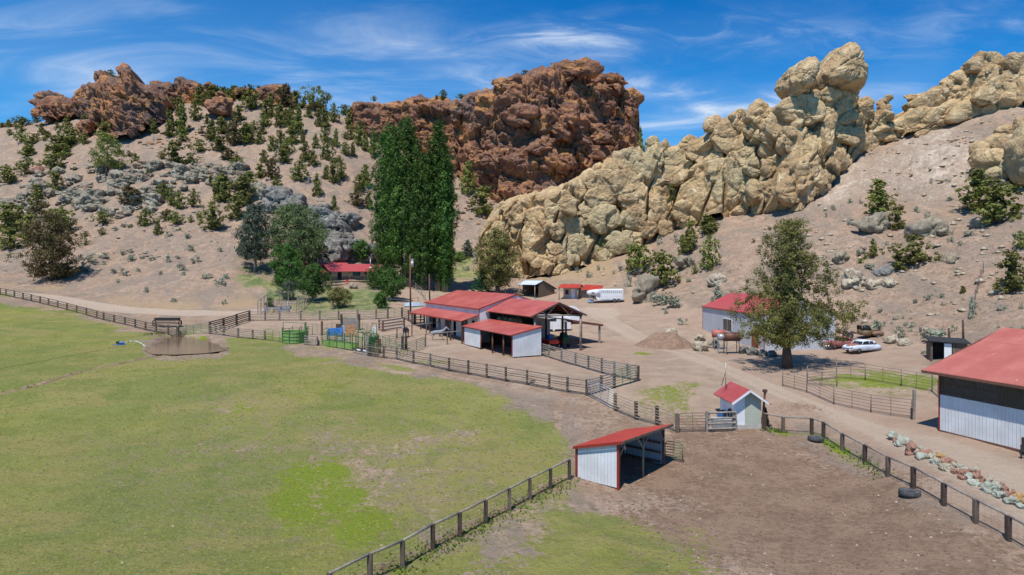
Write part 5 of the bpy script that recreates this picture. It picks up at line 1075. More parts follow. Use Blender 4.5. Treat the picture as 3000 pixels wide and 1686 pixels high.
# ---------------------------------------------------------------- right hand barn
def right_barn():
    p=G(2752,1264); q=PL(2997,1325,p.z); a=math.atan2(q.y-p.y,q.x-p.x); L=16; W=15; s=p.y/F; h=4.85*s*F/53.0 if False else 184*s
    o=empty('metal_barn',p,a,'large barn at the right edge with faded red roof and dark translucent upper wall','barn')
    hs=h*.59
    MB().box((.06,0.0,.12),(L,.05,hs)).build('lower_wall',MT['wall_x'],o)
    tp=bpy.data.materials.new('smoky_clear_panel'); tp.use_nodes=True; t=NT(tp.node_tree); b=t.n('ShaderNodeBsdfPrincipled'); oo=t.n('ShaderNodeOutputMaterial'); t.l(b.outputs[0],oo.inputs[0])
    tc=t.n('ShaderNodeTexCoord'); sx=t.n('ShaderNodeSeparateXYZ'); t.l(tc.outputs['Object'],sx.inputs[0]); st=t.ramp(t.m('PINGPONG',t.m('DIVIDE',sx.outputs[0],.30),.5),.06,.0)
    n_=t.noise(tc.outputs['Object'],.5,3)
    t.l(t.mix(t.m('MULTIPLY',st,.5),t.mix(n_,(.060,.052,.042),(.095,.082,.062)),(.16,.15,.13)),b.inputs['Base Color']); b.inputs['Roughness'].default_value=.3; b.inputs['Alpha'].default_value=.66
    bp=t.n('ShaderNodeBump'); bp.inputs['Distance'].default_value=.03; t.l(st,bp.inputs['Height']); t.l(bp.outputs[0],b.inputs['Normal'])
    MB().box((.06,.012,hs+.003),(L,.045,h)).build('clear_panel',tp,o)
    MB().box((-.06,-.03,-.1),(.055,.08,h)).build('corner_trim',MT['trim_red'],o)
    MB().box((-.04,-.035,-.25),(L,-.003,.118)).build('skirt_board',MT['wood_rd'],o)
    MB().box((.06,W-.05,0),(L,W,h)).build('rear_wall',MT['wall_x'],o)
    m=MB(); m.prism([(0,.085,.0),(0,W,.0),(0,W,h),(0,W*.5,h+2.4),(0,.085,h)],(.05,0,0)); m.build('left_end_wall',MT['wall_y'],o)
    m=MB(); 
    for z in (hs+.25,hs+.85,h-.3): m.bar((.1,.12,z),(L,.12,z),.05,.15)
    for x in np.arange(.2,L,2.4): m.bar((x,.2,0),(x,.2,h),.14)
    m.bar((.3,.16,h-.2),(2.4,.16,hs-.2),.05,.14); m.build('framing',MT['wood_lt'],o)
    MB().box((4.1,.35,hs-.8),(5.8,1.2,h-.35)).build('hay_stack',MT['hay'],o)
    r=MB(); rh=2.45; e=.85; k=rh/(W*.5)
    quadslab(r,(-.75,-e,h+.02-k*e*.7),(L,-e,h+.02-k*e*.7),(L,W*.34,h+.14+k*W*.34),(-.75,W*.34,h+.14+k*W*.34),.06); r.build('roof_front',MT['roof_faded'],o)
    r=MB(); quadslab(r,(-.75,W*.34,h+.16+k*W*.34),(L,W*.34,h+.16+k*W*.34),(L,W*.5,h+.35+rh),(-.75,W*.5,h+.35+rh),.06)
    quadslab(r,(-.75,W*.5,h+.35+rh),(L,W*.5,h+.35+rh),(L,W+e,h),(-.75,W+e,h),.06); r.build('roof_rear',MT['roof_faded'],o)
    m=MB(); m.bar((-.75,-e-.02,h-.10-k*e*.7),(L,-e-.02,h-.10-k*e*.7),.05,.18); m.bar((-.77,-e,h-.10-k*e*.7),(-.77,W*.5,h+.2+rh),.05,.18); m.build('eave_trim',MT['wood_rd'],o)
    # black trailer tongue poking in at the frame edge
    g=G(2992,1345); t=empty('trailer_tongue',g,0,'dark trailer jack and coupler just inside the right edge before the barn','trailer'); m=MB(); m.tube((0,0,0),(0,0,.9),.05,.05,6); m.bar((-.1,0,.5),(1.8,.2,.5),.12); m.build('jack',MT['black'],t)
    m=MB(); m.box((.6,-.4,.3),(3,.8,1.2)); m.build('bed',MT['wood_dk'],t)
right_barn()
# ---------------------------------------------------------------- grey metal shed in the middle right
def metal_shed():
    z=CZ-9.9; p=PL(2059,978,z); q=PL(2239,1022,z); a=math.atan2(q.y-p.y,q.x-p.x); L=20.0; W=9.4; h=4.2
    o=empty('metal_shed',p,a,'long blue grey corrugated shed with rose red roof half hidden by the huge juniper','shed')
    MB().box((0,0,-.6),(L,.05,h)).build('front_wall',MT['wall_blue'],o)
    m=MB(); m.prism([(L,.055,-.4),(L,W,-.4),(L,W,h),(L,W*.5,h+2.0),(L,.055,h)],(-.05,0,0)); m.build('right_wall',MT['wall_bluey'],o)
    m=MB(); m.prism([(0,.055,-.4),(0,W,-.4),(0,W,h),(0,W*.5,h+2.0),(0,.055,h)],(.05,0,0)); m.build('left_wall',MT['wall_bluey'],o)
    MB().box((.05,W-.05,-.4),(L-.05,W-.002,h)).build('rear_wall',MT['wall_blue'],o)
    for x in (-.06,L-.02): MB().box((x,-.03,-.4),(x+.09,.06,h-.03)).build('corner_trim',MT['trim_red'],o)
    r=MB(); quadslab(r,(-.12,-.15,h+.02),(L+.12,-.15,h+.02),(L+.12,W*.5,h+2.12),(-.12,W*.5,h+2.12),.05); quadslab(r,(-.12,W*.5,h+2.12),(L+.12,W*.5,h+2.12),(L+.12,W+.15,h+.02),(-.12,W+.15,h+.02),.05); r.build('roof',MT['roof_plain'],o)
    m=MB(); m.bar((-.12,-.18,h-.05),(L+.12,-.18,h-.05),.05,.12); m.build('eave_trim',MT['trim_red'],o)
    # window found from its photo pixels on the wall plane
    def onwall(u):
        t=(u-1500)/F; dx,dy=math.cos(a),math.sin(a); return (t*p.y-p.x)/(dx-t*dy)
    x0,x1=onwall(2119),onwall(2145)
    w=MB(); w.box((x0,-.05,1.1),(x1,-.005,3.0)); wo=w.build('window',MT['white'],o); w=MB(); mid=(x0+x1)/2
    w.box((x0+.1,-.07,1.25),(mid-.05,-.052,2.88)); w.box((mid+.05,-.07,1.25),(x1-.1,-.052,2.88)); w.build('pane',MT['glass'],wo)
    m=MB(); m.box((onwall(2203),-.06,-.4),(onwall(2222),-.004,2.1)); m.build('door',MT['trim_red'],o)
    t=empty('red_post',o.location,a,'thin red pipe post standing before the grey shed under the juniper','post'); g=G(2248,1024); t.location=g; MB().tube((0,0,0),(0,0,1.7),.09,.09,8).build('pipe',MT['trim_red'],t)
metal_shed()
# ---------------------------------------------------------------- main barn complex
BE=Vector((.46,-.888,0)); BN=Vector((.888,.46,0)); BO=Vector((.04,79.1,CZ-10.0))
def big_barn():
    a=math.atan2(BE.y,BE.x)
    S=lambda s,n,z=0: BO+BE*s+BN*n+Vector((0,0,z))
    # closed barn, local x = s, y = n
    o=empty('horse_barn',BO,a,'long closed horse barn with red roof and a lean-to over its row of stalls','barn')
    s0,s1=-35.6,-14.6; n0,n1=2.5,13.7; h=4.6; hr=6.45
    zl=.75
    MB().box((s0,n0,2.9),(s1-.05,n0+.05,h)).build('upper_wall',MT['wall_x'],o)
    m=MB(); m.prism([(s1,n0,-.3),(s1,n1,-.3),(s1,n1,h),(s1,8.1,hr),(s1,n0,h)],(-.05,0,0)); m.build('right_wall',MT['wall_y'],o)
    m=MB(); m.prism([(s0,n0,0),(s0,n1,0),(s0,n1,h),(s0,8.1,hr),(s0,n0,h)],(-.05,0,0)); m.build('left_wall',MT['wall_y'],o)
    MB().box((s0,n1-.05,0),(s1-.05,n1-.002,h)).build('rear_wall',MT['wall_x'],o)
    MB().box((s1-.08,n0-.05,-.2),(s1+.03,n0-.003,h)).build('corner_trim',MT['trim_red'],o)
    r=MB(); e=.25; k=(hr-h)/(8.1-n0)
    quadslab(r,(s0-.2,n0-e,h-k*e+.08),(s1+.12,n0-e,h-k*e+.08),(s1+.12,8.1,hr+.08),(s0-.2,8.1,hr+.08),.06); quadslab(r,(s0-.2,8.1,hr+.08),(s1+.12,8.1,hr+.08),(s1+.12,n1+e,h-k*e+.08),(s0-.2,n1+e,h-k*e+.08),.06); r.build('roof',MT['roof_red'],o)
    m=MB(); m.bar((s0-.2,n0-e-.02,h-.02),(s1+.12,n0-e-.02,h-.02),.05,.16); m.bar((s1+.14,n0-e,h-.02),(s1+.14,8.1,hr+.0),.05,.16); m.build('eave_trim',MT['trim_red'],o)
    # lean-to
    r=MB(); quadslab(r,(s0-.5,-.15,3.05),(s1-.05,-.15,3.05),(s1-.05,n0-.03,3.85),(s0-.5,n0-.03,3.85),.05); r.build('lean_to_roof',MT['roof_red'],o)
    MB().bar((s0-.5,-.17,2.96),(s1-.05,-.17,2.96),.05,.16).build('lean_to_trim',MT['trim_red'],o)
    for s in np.linspace(s0+.1,s1-.4,6): MB().bar((s,.1,-.2),(s,.1,3.0),.17).build('post',MT['wood_dk'],o)
    # stall fronts: alternating grey sheet, wooden half doors, dark sheets painting the shade inside open stalls
    x=s0; rn=random.Random(3); seq=[('w',1.4),('d',1.6),('k',1.6),('w',1.0),('k',.8),('w',2.0),('d',2.1),('w',1.2),('k',1.0),('w',2.3),('d',2.0),('w',1.4),('k',1.0),('w',1.4)]
    tot=sum(q[1] for q in seq); 
    for t,w in seq:
        w*= (s1-.1-s0)/tot; x1=x+w
        if t=='w': MB().box((x,n0+.0,-.2),(x1,n0+.05,2.895)).build('stall_panel',MT['wall_x'],o)
        elif t=='d': MB().box((x+.05,n0+.06,-.2),(x1-.05,n0+.1,2.895)).build('stall_door',MT['wood'],o)
        else: MB().box((x,n0+1.2,-.2),(x1,n0+1.25,2.895)).build('stall_shade_sheet',MT['dark'],o)
        x=x1
    # gable pole barn
    o2=empty('pole_barn',BO,a,'open gabled pole barn with rose red roof and wooden trusses, joined to the horse barn','barn')
    t0,t1=-14.5,-1.55; c0,c1=3.3,11.3; rd=7.3; e0=4.35; r0=6.0
    r=MB(); quadslab(r,(t0,c0,e0),(t1,c0,e0),(t1,rd,r0),(t0,rd,r0),.06); quadslab(r,(t0,rd,r0),(t1,rd,r0),(t1,c1,e0),(t0,c1,e0),.06); r.build('roof',MT['roof_red'],o2)
    m=MB(); m.bar((t1+.02,c0,e0-.13),(t1+.02,rd,r0-.13),.05,.2); m.bar((t1+.02,c1,e0-.13),(t1+.02,rd,r0-.13),.05,.2); m.build('barge_board',MT['wood_dk'],o2)
    for x in (t1-.3,t1-4.6,t1-8.9,t0+.3):
        for y in (4.0,10.6): MB().tube((x,y,-.3),(x,y,e0+.1),.15,.12,8).build('post',MT['wood_lt'] if x>t1-1 else MT['wood_dk'],o2,True)
        m=MB(); m.tube((x,3.8,e0-.05),(x,10.9,e0-.05),.12,.1,7)
        for (ya,za,yb,zb) in ((5.6,e0,7.1,r0-.3),(9.0,e0,7.5,r0-.3),(5.6,e0,5.0,e0+.75),(9.0,e0,9.6,e0+.75)): m.tube((x,ya,za),(x,yb,zb),.07,.07,6)
        m.build('truss',MT['wood_lt'] if x>t1-1 else MT['wood_dk'],o2,True)
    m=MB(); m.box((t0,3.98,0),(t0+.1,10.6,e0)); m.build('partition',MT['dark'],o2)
    m=MB(); 
    for y in (4.0,10.6): m.bar((t0,y,e0-.15),(t1,y,e0-.15),.12,.25)
    for y in np.linspace(3.6,11,9): zz=e0+(r0-e0)*(1-abs(y-rd)/(rd-c0)); m.bar((t0,y,zz-.13),(t1,y,zz-.13),.05,.12)
    m.build('purlin',MT['wood_dk'],o2)
    m=MB(); m.box((t1-4.5,4.05,0),(t1-.4,4.12,2.6)); m.build('inner_wall',MT['dark'],o2)
    # flat lean-to beyond
    o3=empty('lean_to_shelter',BO,a,'low flat roofed timber lean-to on the far side of the pole barn','shelter')
    r=MB(); quadslab(r,(t0,10.8,3.55),(-5.6,10.8,3.55),(-5.6,16.6,2.65),(t0,16.6,2.65),.08); r.build('roof',MT['roof_red'],o3)
    m=MB(); m.bar((-5.55,10.8,3.38),(-5.55,16.6,2.48),.1,.26); m.bar((t0,16.6,2.45),(-5.6,16.6,2.45),.1,.2); m.build('beam',MT['wood_rd'],o3)
    for x in (-5.8,-10.3,-14.3): MB().bar((x,16.2,-.6),(x,16.2,2.4),.22).build('post',MT['wood_lt'],o3)
    # front stall shed
    o4=empty('stall_shed',BO,a,'low white metal stall shed with three dark open bays before the pole barn','shed')
    L=14.0
    MB().box((-L,0,0.0),(-L+5.2,.05,2.35)).build('front_panel',MT['wall_x'],o4)
    m=MB(); m.prism([(0,.055,-.15),(0,3.85,-.15),(0,3.85,3.15),(0,.055,2.35)],(-.05,0,0)); m.build('end_wall',MT['wall_y'],o4)
    m=MB(); m.prism([(-L,.055,0),(-L,3.85,0),(-L,3.85,3.15),(-L,.055,2.35)],(.05,0,0)); m.build('far_wall',MT['wall_y'],o4)
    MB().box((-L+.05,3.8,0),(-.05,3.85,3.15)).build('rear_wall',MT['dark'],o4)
    for x in (-L+5.2,-5.4,-2.4): MB().tube((x,.06,-.3),(x,.06,2.4),.11,.1,8).build('post',MT['wood_rd'],o4,True)
    MB().box((-.1,-.06,-.2),(.02,-.003,2.35)).build('corner_trim',MT['trim_red'],o4); MB().box((-L-.03,-.06,-.1),(-L+.07,-.003,2.35)).build('corner_trim',MT['trim_red'],o4)
    MB().bar((-L,-.02,2.3),(0,-.02,2.3),.06,.16).build('header',MT['wood_rd'],o4)
    r=MB(); quadslab(r,(-L-.2,-.3,2.42),(.12,-.3,2.42),(.12,3.95,3.28),(-L-.2,3.95,3.28),.05); r.build('roof',MT['roof_red'],o4)
    m=MB(); m.bar((.14,-.3,2.33),(.14,3.95,3.19),.04,.12); m.build('roof_trim',MT['trim_red'],o4)
    # contents of the pole barn
    W_=lambda s,n,z=0: S(s,n,z)
    for i,(s,n) in enumerate(((-12.6,5.2),(-11.0,5.3),(-9.3,5.2),(-12.0,7.0))):
        b=empty('round_hay_bale',W_(s,n,2.1 if i<3 else 0),a,('%s round hay bale stored high in the pole barn'%['leftmost','middle','right'][i]) if i<3 else 'round hay bale on the ground inside the pole barn','hay bale'); m=MB(); m.tube((0,-.7,.75),(0,.7,.75),.75,.75,16); m.build('bale',MT['hay'],b); MB().torus((0,0,.75),.755,.02,'y',20,5).build('twine',MT['wood_lt'],b)
    MB().box((-13.8,4.3,2.0),(-8.2,7.8,2.09)).build('loft_floor',MT['wood_dk'],o2)
    q=empty('red_utility_cart',W_(-4.0,7.4),a,'red flat cart with rubber wheels under the pole barn gable','cart'); m=MB(); m.box((-1.1,-.7,.75),(1.1,.7,1.15)); m.build('bed',MT['red'],q)
    for sx in (-.8,.8):
        for sy in (-.75,.75): MB().torus((sx,sy,.35),.25,.1,'y',16,8).build('wheel',MT['black'],q,True)
    q=empty('blue_drum',W_(-4.4,7.6,1.16),0,'blue plastic drum standing on the red cart','drum'); m=MB(); m.tube((0,0,0),(0,0,.55),.32,.32,14); m.build('body',MT['blue'],q); MB().torus((0,0,.4),.325,.02).build('band',MT['blue'],q)
    q=empty('red_tractor',W_(-3.6,5.0),a,'small red tractor parked at the left post inside the pole barn','tractor'); m=MB(); m.box((-.9,-.3,.55),(.9,.3,1.05)); m.hexa([(.1,-.28,1.05),(.9,-.28,1.05),(.9,.28,1.05),(.1,.28,1.05)],[(.15,-.22,1.25),(.85,-.22,1.2),(.85,.22,1.2),(.15,.22,1.25)]); m.build('body',MT['red'],q); MB().box((-.6,-.25,1.05),(-.2,.25,1.4)).build('seat',MT['black'],q)
    for sx,rr in ((-.6,.5),(.7,.3)):
        for sy in (-.5,.5): MB().torus((sx,sy,rr),rr-.12,.13,'y',18,8).build('wheel',MT['black'],q,True)
    q=empty('green_machine',W_(-4.6,9.8),a,'green and black farm machine beside the right post of the pole barn','machine'); m=MB(); m.box((-.7,-.5,.5),(.7,.5,1.3)); m.hexa([(-.5,-.4,1.3),(.6,-.4,1.3),(.6,.4,1.3),(-.5,.4,1.3)],[(-.3,-.3,1.9),(.4,-.3,1.8),(.4,.3,1.8),(-.3,.3,1.9)]); m.build('body',M('dark_green_enamel',(.02,.07,.02),(.015,.04,.015),3,.5),q); MB().box((-.3,-.55,.3),(.5,-.51,.9)).build('red_guard',MT['red'],q)
    for sy in (-.55,.55): MB().torus((.3,sy,.32),.22,.1,'y',16,8).build('wheel',MT['black'],q,True)
    q=empty('green_hydrant',G(1669,1008),0,'little bright green hydrant on the straw beside the front post of the pole barn','hydrant'); m=MB(); m.tube((0,0,0),(0,0,.5),.06,.06,8); m.box((-.12,-.12,0),(.12,.12,.06)); m.tube((-.1,0,.5),(.14,0,.55),.05,.05,6); m.build('pipe',MT['green'],q)
    # white horse trailer beyond
    g=PL(1628,972,CZ-9.6); q=empty('horse_trailer',g,R(12),'white enclosed horse trailer seen through the pole barn','trailer'); m=MB(); m.loft([[(x,-1.1,.45),(x,-1.1,z),(x,-.9,z+.2),(x,.9,z+.2),(x,1.1,z),(x,1.1,.45)] for x,z in ((-2.2,2.3),(1.6,2.3),(2.1,2.0))]); m.build('body',MT['white'],q); MB().box((-1.2,-1.13,1.7),(-.2,-1.105,2.1)).build('window',MT['glass'],q); MB().box((.5,-1.13,.6),(1.3,-1.105,2.1)).build('door',MT['steel'],q)
    for sy in (-1.0,1.0): w=MB().torus((-.6,sy,.36),.26,.1,'y',18,8).build('wheel',MT['black'],q,True); MB().tube((-.6,sy-.12,.36),(-.6,sy+.12,.36),.17,.17,12).build('rim',MT['white'],w)
    g=PL(1662,950,CZ-9.0); q=empty('camper_trailer',g,R(12),'white camper shell with grey window behind the horse trailer','camper'); m=MB(); m.loft([[(x,-1.1,.6),(x,-1.1,z),(x,1.1,z),(x,1.1,.6)] for x,z in ((-1.6,2.9),(1.2,2.9),(1.9,2.1))]); m.build('body',MT['white'],q); MB().box((-.9,-1.13,2.0),(.7,-1.105,2.6)).build('window',MT['glass'],q); MB().torus((.2,-1.1,.35),.25,.1,'y',16,8).build('wheel',MT['black'],q,True)
big_barn()
# ---------------------------------------------------------------- farmhouse
def farmhouse():
    p=G(972,826,120,200); a=R(32); L=13; W=8; h=2.7; hr=4.1; z=.5
    o=empty('farmhouse',p,a,'single storey farmhouse with rose red gabled roof, tan siding over stone and a wooden deck','house')
    sid=M('tan_siding',(.50,.40,.28),(.44,.35,.24),2,.8); stone=M('rubble_stone',(.34,.24,.17),(.17,.12,.09),6,.9,.03,mixlo=.45,mixhi=.55)
    MB().box((0,0,-.8),(L,.1,1.25)).build('stone_wainscot',stone,o); MB().box((0,.01,1.253),(L,.1,h)).build('front_wall',sid,o)
    m=MB(); m.prism([(0,.105,-.8),(0,W,-.8),(0,W,h),(0,W/2,hr-.1),(0,.105,h)],(.1,0,0)); m.build('gable_wall',stone,o)
    m=MB(); m.prism([(L,.105,-.5),(L,W,-.5),(L,W,h),(L,W/2,hr-.1),(L,.105,h)],(-.1,0,0)); m.build('gable_wall',sid,o); MB().box((.1,W-.1,-.5),(L-.1,W-.002,h)).build('rear_wall',sid,o)
    r=MB(); e=1.1; k=(hr-h)/(W/2); quadslab(r,(-.9,-e,h-k*e+.15),(L+.7,-e,h-k*e+.15),(L+.7,W/2,hr+.15),(-.9,W/2,hr+.15),.1); quadslab(r,(-.9,W/2,hr+.15),(L+.7,W/2,hr+.15),(L+.7,W+.6,h-.05),(-.9,W+.6,h-.05),.1); rf=r.build('roof',MT['roof_plain'],o)
    ch=MB(); ch.tube((L*.78,1.6,h+.3),(L*.78,1.6,hr+1.5),.14,.14,10); ch.tube((L*.78,1.6,hr+1.45),(L*.78,1.6,hr+1.65),.22,.22,10); ch.build('stove_pipe',MT['steel'],rf,True); MB().tube((L*.78,1.6,h+.65),(L*.78,1.6,h+.8),.35,.2,10).build('flashing',MT['white'],rf)
    def win(x,w,z0,z1,nm='window'):
        f=MB().box((x,-.04,z0),(x+w,-.002,z1)).build(nm,MT['wood_rd'],o); MB().box((x+.08,-.06,z0+.08),(x+w-.08,-.042,z1-.08)).build('pane',MT['glass'],f)
    win(5.1,1.9,1.35,2.3); win(1.4,1.0,.5,2.35,'door'); win(10.2,1.0,.4,2.35,'door')
    st=MB(); pts=[]
    for i in range(10):
        an=math.pi/2+i*math.pi/5; rr=.5 if i%2==0 else .2; pts.append((8.3+math.cos(an)*rr,-.02,1.85+math.sin(an)*rr))
    st.prism(pts,(0,-.05,0)); st.build('star',MT['black'],o)
    for x in (.4,4.0,7.7,11.5): MB().bar((x,-e+.2,.2),(x,-e+.2,h-.35),.13).build('porch_post',MT['wood'],o)
    d=MB(); d.box((-.2,-3.2,.1),(L-1,-.01,.25)); d.build('deck',MT['wood_lt'],o); d=MB(); d.box((-.1,-3.15,-1.0),(L-1.1,-3.05,.097)); d.build('deck_skirt',MT['wood_dk'],o)
    wg=MB(); wg.box((-5.6,W+1.0,-.3),(7,W+6,h)); wg.build('rear_wing_wall',sid,o)
    r=MB(); quadslab(r,(-6.2,W+.4,h+.05),(7.6,W+.4,h+.05),(7.6,W+3.5,hr+.55),(-6.2,W+3.5,hr+.55),.1); quadslab(r,(-6.2,W+3.5,hr+.55),(7.6,W+3.5,hr+.55),(7.6,W+6.6,h+.05),(-6.2,W+6.6,h+.05),.1); r.build('rear_wing_roof',MT['roof_plain'],o)
    wg=MB(); wg.box((-6.0,1.5,-.6),(-.8,6.5,2.2)); wg.build('left_wing_wall',stone,o); r=MB(); quadslab(r,(-6.6,1.0,2.2),(-.4,1.0,2.2),(-.4,7.2,3.3),(-6.6,7.2,3.3),.1); r.build('left_wing_roof',MT['roof_plain'],o)
    r=MB(); quadslab(r,(L-.6,-2.2,2.35),(L+7,-2.2,2.35),(L+7,4.5,2.5),(L-.6,4.5,2.5),.12); r.build('carport_roof',MT['wood_lt'],o); 
    for x in (L+.2,L+3.5,L+6.8): MB().bar((x,-2.0,-.4),(x,-2.0,2.24),.14).build('carport_post',MT['wood'],o)
    t=empty('retaining_wall',G(985,838,120,200),a,'low timber retaining wall and patio edge below the farmhouse deck','wall'); m=MB(); m.box((-2.5,-.2,-.7),(9.5,.0,.35)); m.build('timber',MT['wood'],t); MB().box((-2.5,.003,-.3),(9.5,3.0,.18)).build('patio',MT['concrete'],t)
    q=empty('red_lawn_chair',G(1016,832,120,200),0,'red lawn chair on the patio below the deck','chair'); m=MB(); m.box((-.3,-.3,.35),(.3,.3,.42)); m.box((-.3,.25,.42),(.3,.3,.95)); m.build('seat',MT['red'],q)
    for x in (-.27,.27):
        for y in (-.27,.27): MB().bar((x,y,0),(x,y,.35),.04).build('leg',MT['red'],q)
farmhouse()
def woodshed():
    g=G(1578,874,110,190); a=math.atan2(-.66,.75)  # local x runs from far left corner to near corner
    W=4.6; D=5.6; o=empty('woodshed',g,a,'open fronted plank woodshed with pale metal front roof slope','shed')
    # x from -W..0 along the front, y away
    hf=2.6; hp=3.6; hb=1.9; yp=1.4
    m=MB(); m.prism([(0,.1,-.1),(0,D,-.3),(0,D,hb),(0,yp,hp),(0,.1,hp-.45)],(-.08,0,0)); m.build('right_wall',MT['plank'],o)
    m=MB(); m.prism([(-W,.1,-.1),(-W,D,-.3),(-W,D,hb),(-W,yp,hp),(-W,.1,hp-.45)],(.08,0,0)); m.build('left_wall',MT['plank'],o); MB().box((-W+.08,D-.08,-.2),(-.08,D-.002,hb)).build('rear_wall',MT['dark'],o)
    for x in (-W-.1,-.3): MB().tube((x,-.9,-.2),(x,-.9,hf+.25),.11,.1,7).build('post',MT['wood_lt'],o,True)
    r=MB(); quadslab(r,(-W-.4,-1.15,hf+.3),(.1,-1.15,hf+.3),(.1,yp,hp+.12),(-W-.4,yp,hp+.12),.06); r.build('front_roof',M('pale_sheet_roof',(.62,.70,.78),(.55,.63,.7),1,.35),o)
    r=MB(); quadslab(r,(-W-.4,yp+.003,hp+.12),(.25,yp+.003,hp+.12),(.25,D+.6,hb+.0),(-W-.4,D+.6,hb+.0),.1); r.build('rear_roof',MT['wood_dk'],o)
    rn=random.Random(2); g=G(1548,868,110,190)
    w=empty('firewood_stack',G(1520,868,110,190),0,'heap of split firewood at the left side of the woodshed','firewood')
    for i in range(46):
        x=rn.uniform(-1.8,1.4); y=rn.uniform(-.6,.8); z=rn.uniform(.05,1.0+x*.5+.2); an=rn.uniform(-.5,.5); MB().tube((x-.3*math.cos(an),y-.3*math.sin(an),max(z,.08)),(x+.3*math.cos(an),y+.3*math.sin(an),max(z,.08)+rn.uniform(-.1,.1)),.09,.08,6).build('log',MT['log'],w)
woodshed()
def cabin():
    g=G(1672,875,110,190); a=math.atan2(-.35,.94); o=empty('cabin',g,a,'tiny tan cabin with bright red roof behind the white stock trailer','cabin')
    W=3.2; D=2.6; sid=M('pale_cabin_board',(.50,.43,.33),(.42,.35,.26),2,.85)
    MB().box((-W/2,0,-.2),(W/2,.08,2.3)).build('front_wall',sid,o)
    MB().box((W/2-.08,.083,-.2),(W/2,D,2.2)).build('right_wall',sid,o); MB().box((-W/2,.083,-.2),(-W/2+.08,D,2.2)).build('left_wall',sid,o); MB().box((-W/2+.083,D-.08,-.2),(W/2-.083,D,2.2)).build('rear_wall',sid,o)
    MB().box((.1,-.03,0),(.95,-.002,2.0)).build('door',MT['white'],o)
    f=MB().box((-1.2,-.03,.8),(-.45,-.002,1.8)).build('window',MT['wood_rd'],o); MB().box((-1.12,-.045,.88),(-.53,-.032,1.72)).build('pane',MT['glass'],f)
    for x in (-W/2-.5,W/2+.35): MB().tube((x,-1.5,-.3),(x,-1.5,2.3),.11,.1,7).build('post',MT['wood_lt'],o,True)
    r=MB(); quadslab(r,(-W/2-.7,-1.8,2.3),(W/2+.6,-1.8,2.3),(W/2+.6,1.0,3.0),(-W/2-.7,1.0,3.0),.07); quadslab(r,(-W/2-.7,1.0,3.0),(W/2+.6,1.0,3.0),(W/2+.6,D+.3,2.3),(-W/2-.7,D+.3,2.3),.07); r.build('roof',MT['roof_bright'],o)
    MB().bar((W/2+.62,-1.8,2.2),(W/2+.62,1.0,2.9),.04,.14).build('roof_trim',MT['wood_lt'],o)
    MB().box((W/2+.1,.6,0),(W/2+4.2,D+.6,1.7)).build('annex_frame',MT['wood_lt'],o)
    r=MB(); quadslab(r,(W/2+.62,-.3,1.95),(W/2+5.0,-.3,1.75),(W/2+4.6,D+.9,2.7),(W/2+.62,D+.9,2.9),.06); r.build('annex_roof',MT['roof_bright'],o)
cabin()
# ---------------------------------------------------------------- fences
def rail_fence(name,label,px,h,nr,pm='wood_dk',rm='wood_gr',pw=.17,rw=.12,rt=.045,top=False,wires=0,tall=None,cat='fence',z0=.25,flat=False,rr=None):
    P=[G(u,v) for u,v in px]; o=empty(name,P[0],0,label,cat); L=[p-P[0] for p in P]; rn=random.Random(len(px)); pms=pm if isinstance(pm,(list,tuple)) else [pm]
    for i,q in enumerate(L):
        hh=(tall or {}).get(i,h)+rn.uniform(-.03,.06); m=MB(); dx,dy=rn.uniform(-.02,.02),rn.uniform(-.02,.02)
        m.bar((q.x,q.y,q.z-.3),(q.x+dx,q.y+dy,q.z+hh),pw); m.build('post',MT[rn.choice(pms)],o)
    for k in range(nr):
        z=z0+(h-z0-.06)*k/max(nr-1,1); m=MB()
        for a,b in zip(L,L[1:]):
            e=Vector((0,0,z)); d=(b-a); sd=Vector((d.y,-d.x,0)).normalized()*(pw*.5+.02); ja=Vector((0,0,rn.uniform(-.03,.03)));
            if rr: m.tube(a+e+sd+ja,b+e+sd+ja,rr,rr*.9,6)
            else: m.bar(a+e+sd+ja,b+e+sd+ja,rt,rw)
        m.build('rail',MT[rm if isinstance(rm,str) else rm[k%len(rm)]],o)
    if top:
        m=MB()
        for a,b in zip(L,L[1:]): m.tube(a+Vector((0,0,h+.03)),b+Vector((0,0,h+.03)),.062,.058,7)
        m.build('top_rail',MT['wood_gr'],o,True)
    if wires:
        m=MB(); sd0=Vector((0,0,0))
        for a,b in zip(L,L[1:]):
            for j in range(wires): z=Vector((0,0,.08+(h-.15)*j/(wires-1))); m.tube(a+z,b+z,.006,.006,3,False)
            n=int((b-a).length/.3)
            for j in range(n): f=(j+.5)/n; q=a.lerp(b,f); m.tube(q+Vector((0,0,.05)),q+Vector((0,0,h-.05)),.004,.004,3,False)
        m.build('wire_mesh',MT['pipe'],o)
    return o
z=lambda ou,ov,s,l:[(ou+a/s,ov+b/s) for a,b in l]
rail_fence('board_fence','long dark board fence curving along the lane from the left edge to the pond',[(-52,853),(-26,858)]+z(0,500,2.896,[(0,1055),(50,1063),(122,1078),(195,1095),(265,1110),(340,1127),(412,1145),(490,1163),(568,1184),(650,1205),(732,1228),(820,1255),(880,1270),(968,1290),(1060,1310),(1147,1332),(1235,1355),(1325,1372),(1428,1390),(1510,1432)]),1.32,4,['wood_dk','wood'],'wood',pw=.2,rw=.13,tall={21:1.9})
rail_fence('board_fence','low board fence on the pasture side of the corral, left of the green tub',z(0,500,2.896,[(1780,1385),(1900,1400),(2022,1418),(2145,1430)])+[(776,997)],1.35,5,['wood_dk','wood'],'wood_lt',pw=.22,rw=.11)
rail_fence('board_fence','tall board fence climbing from the green gate to the rear corner of the corral',[(615,978),(655,966),(693,953),(731,941)],1.85,6,'wood_dk','wood_dk',pw=.26,rw=.16)
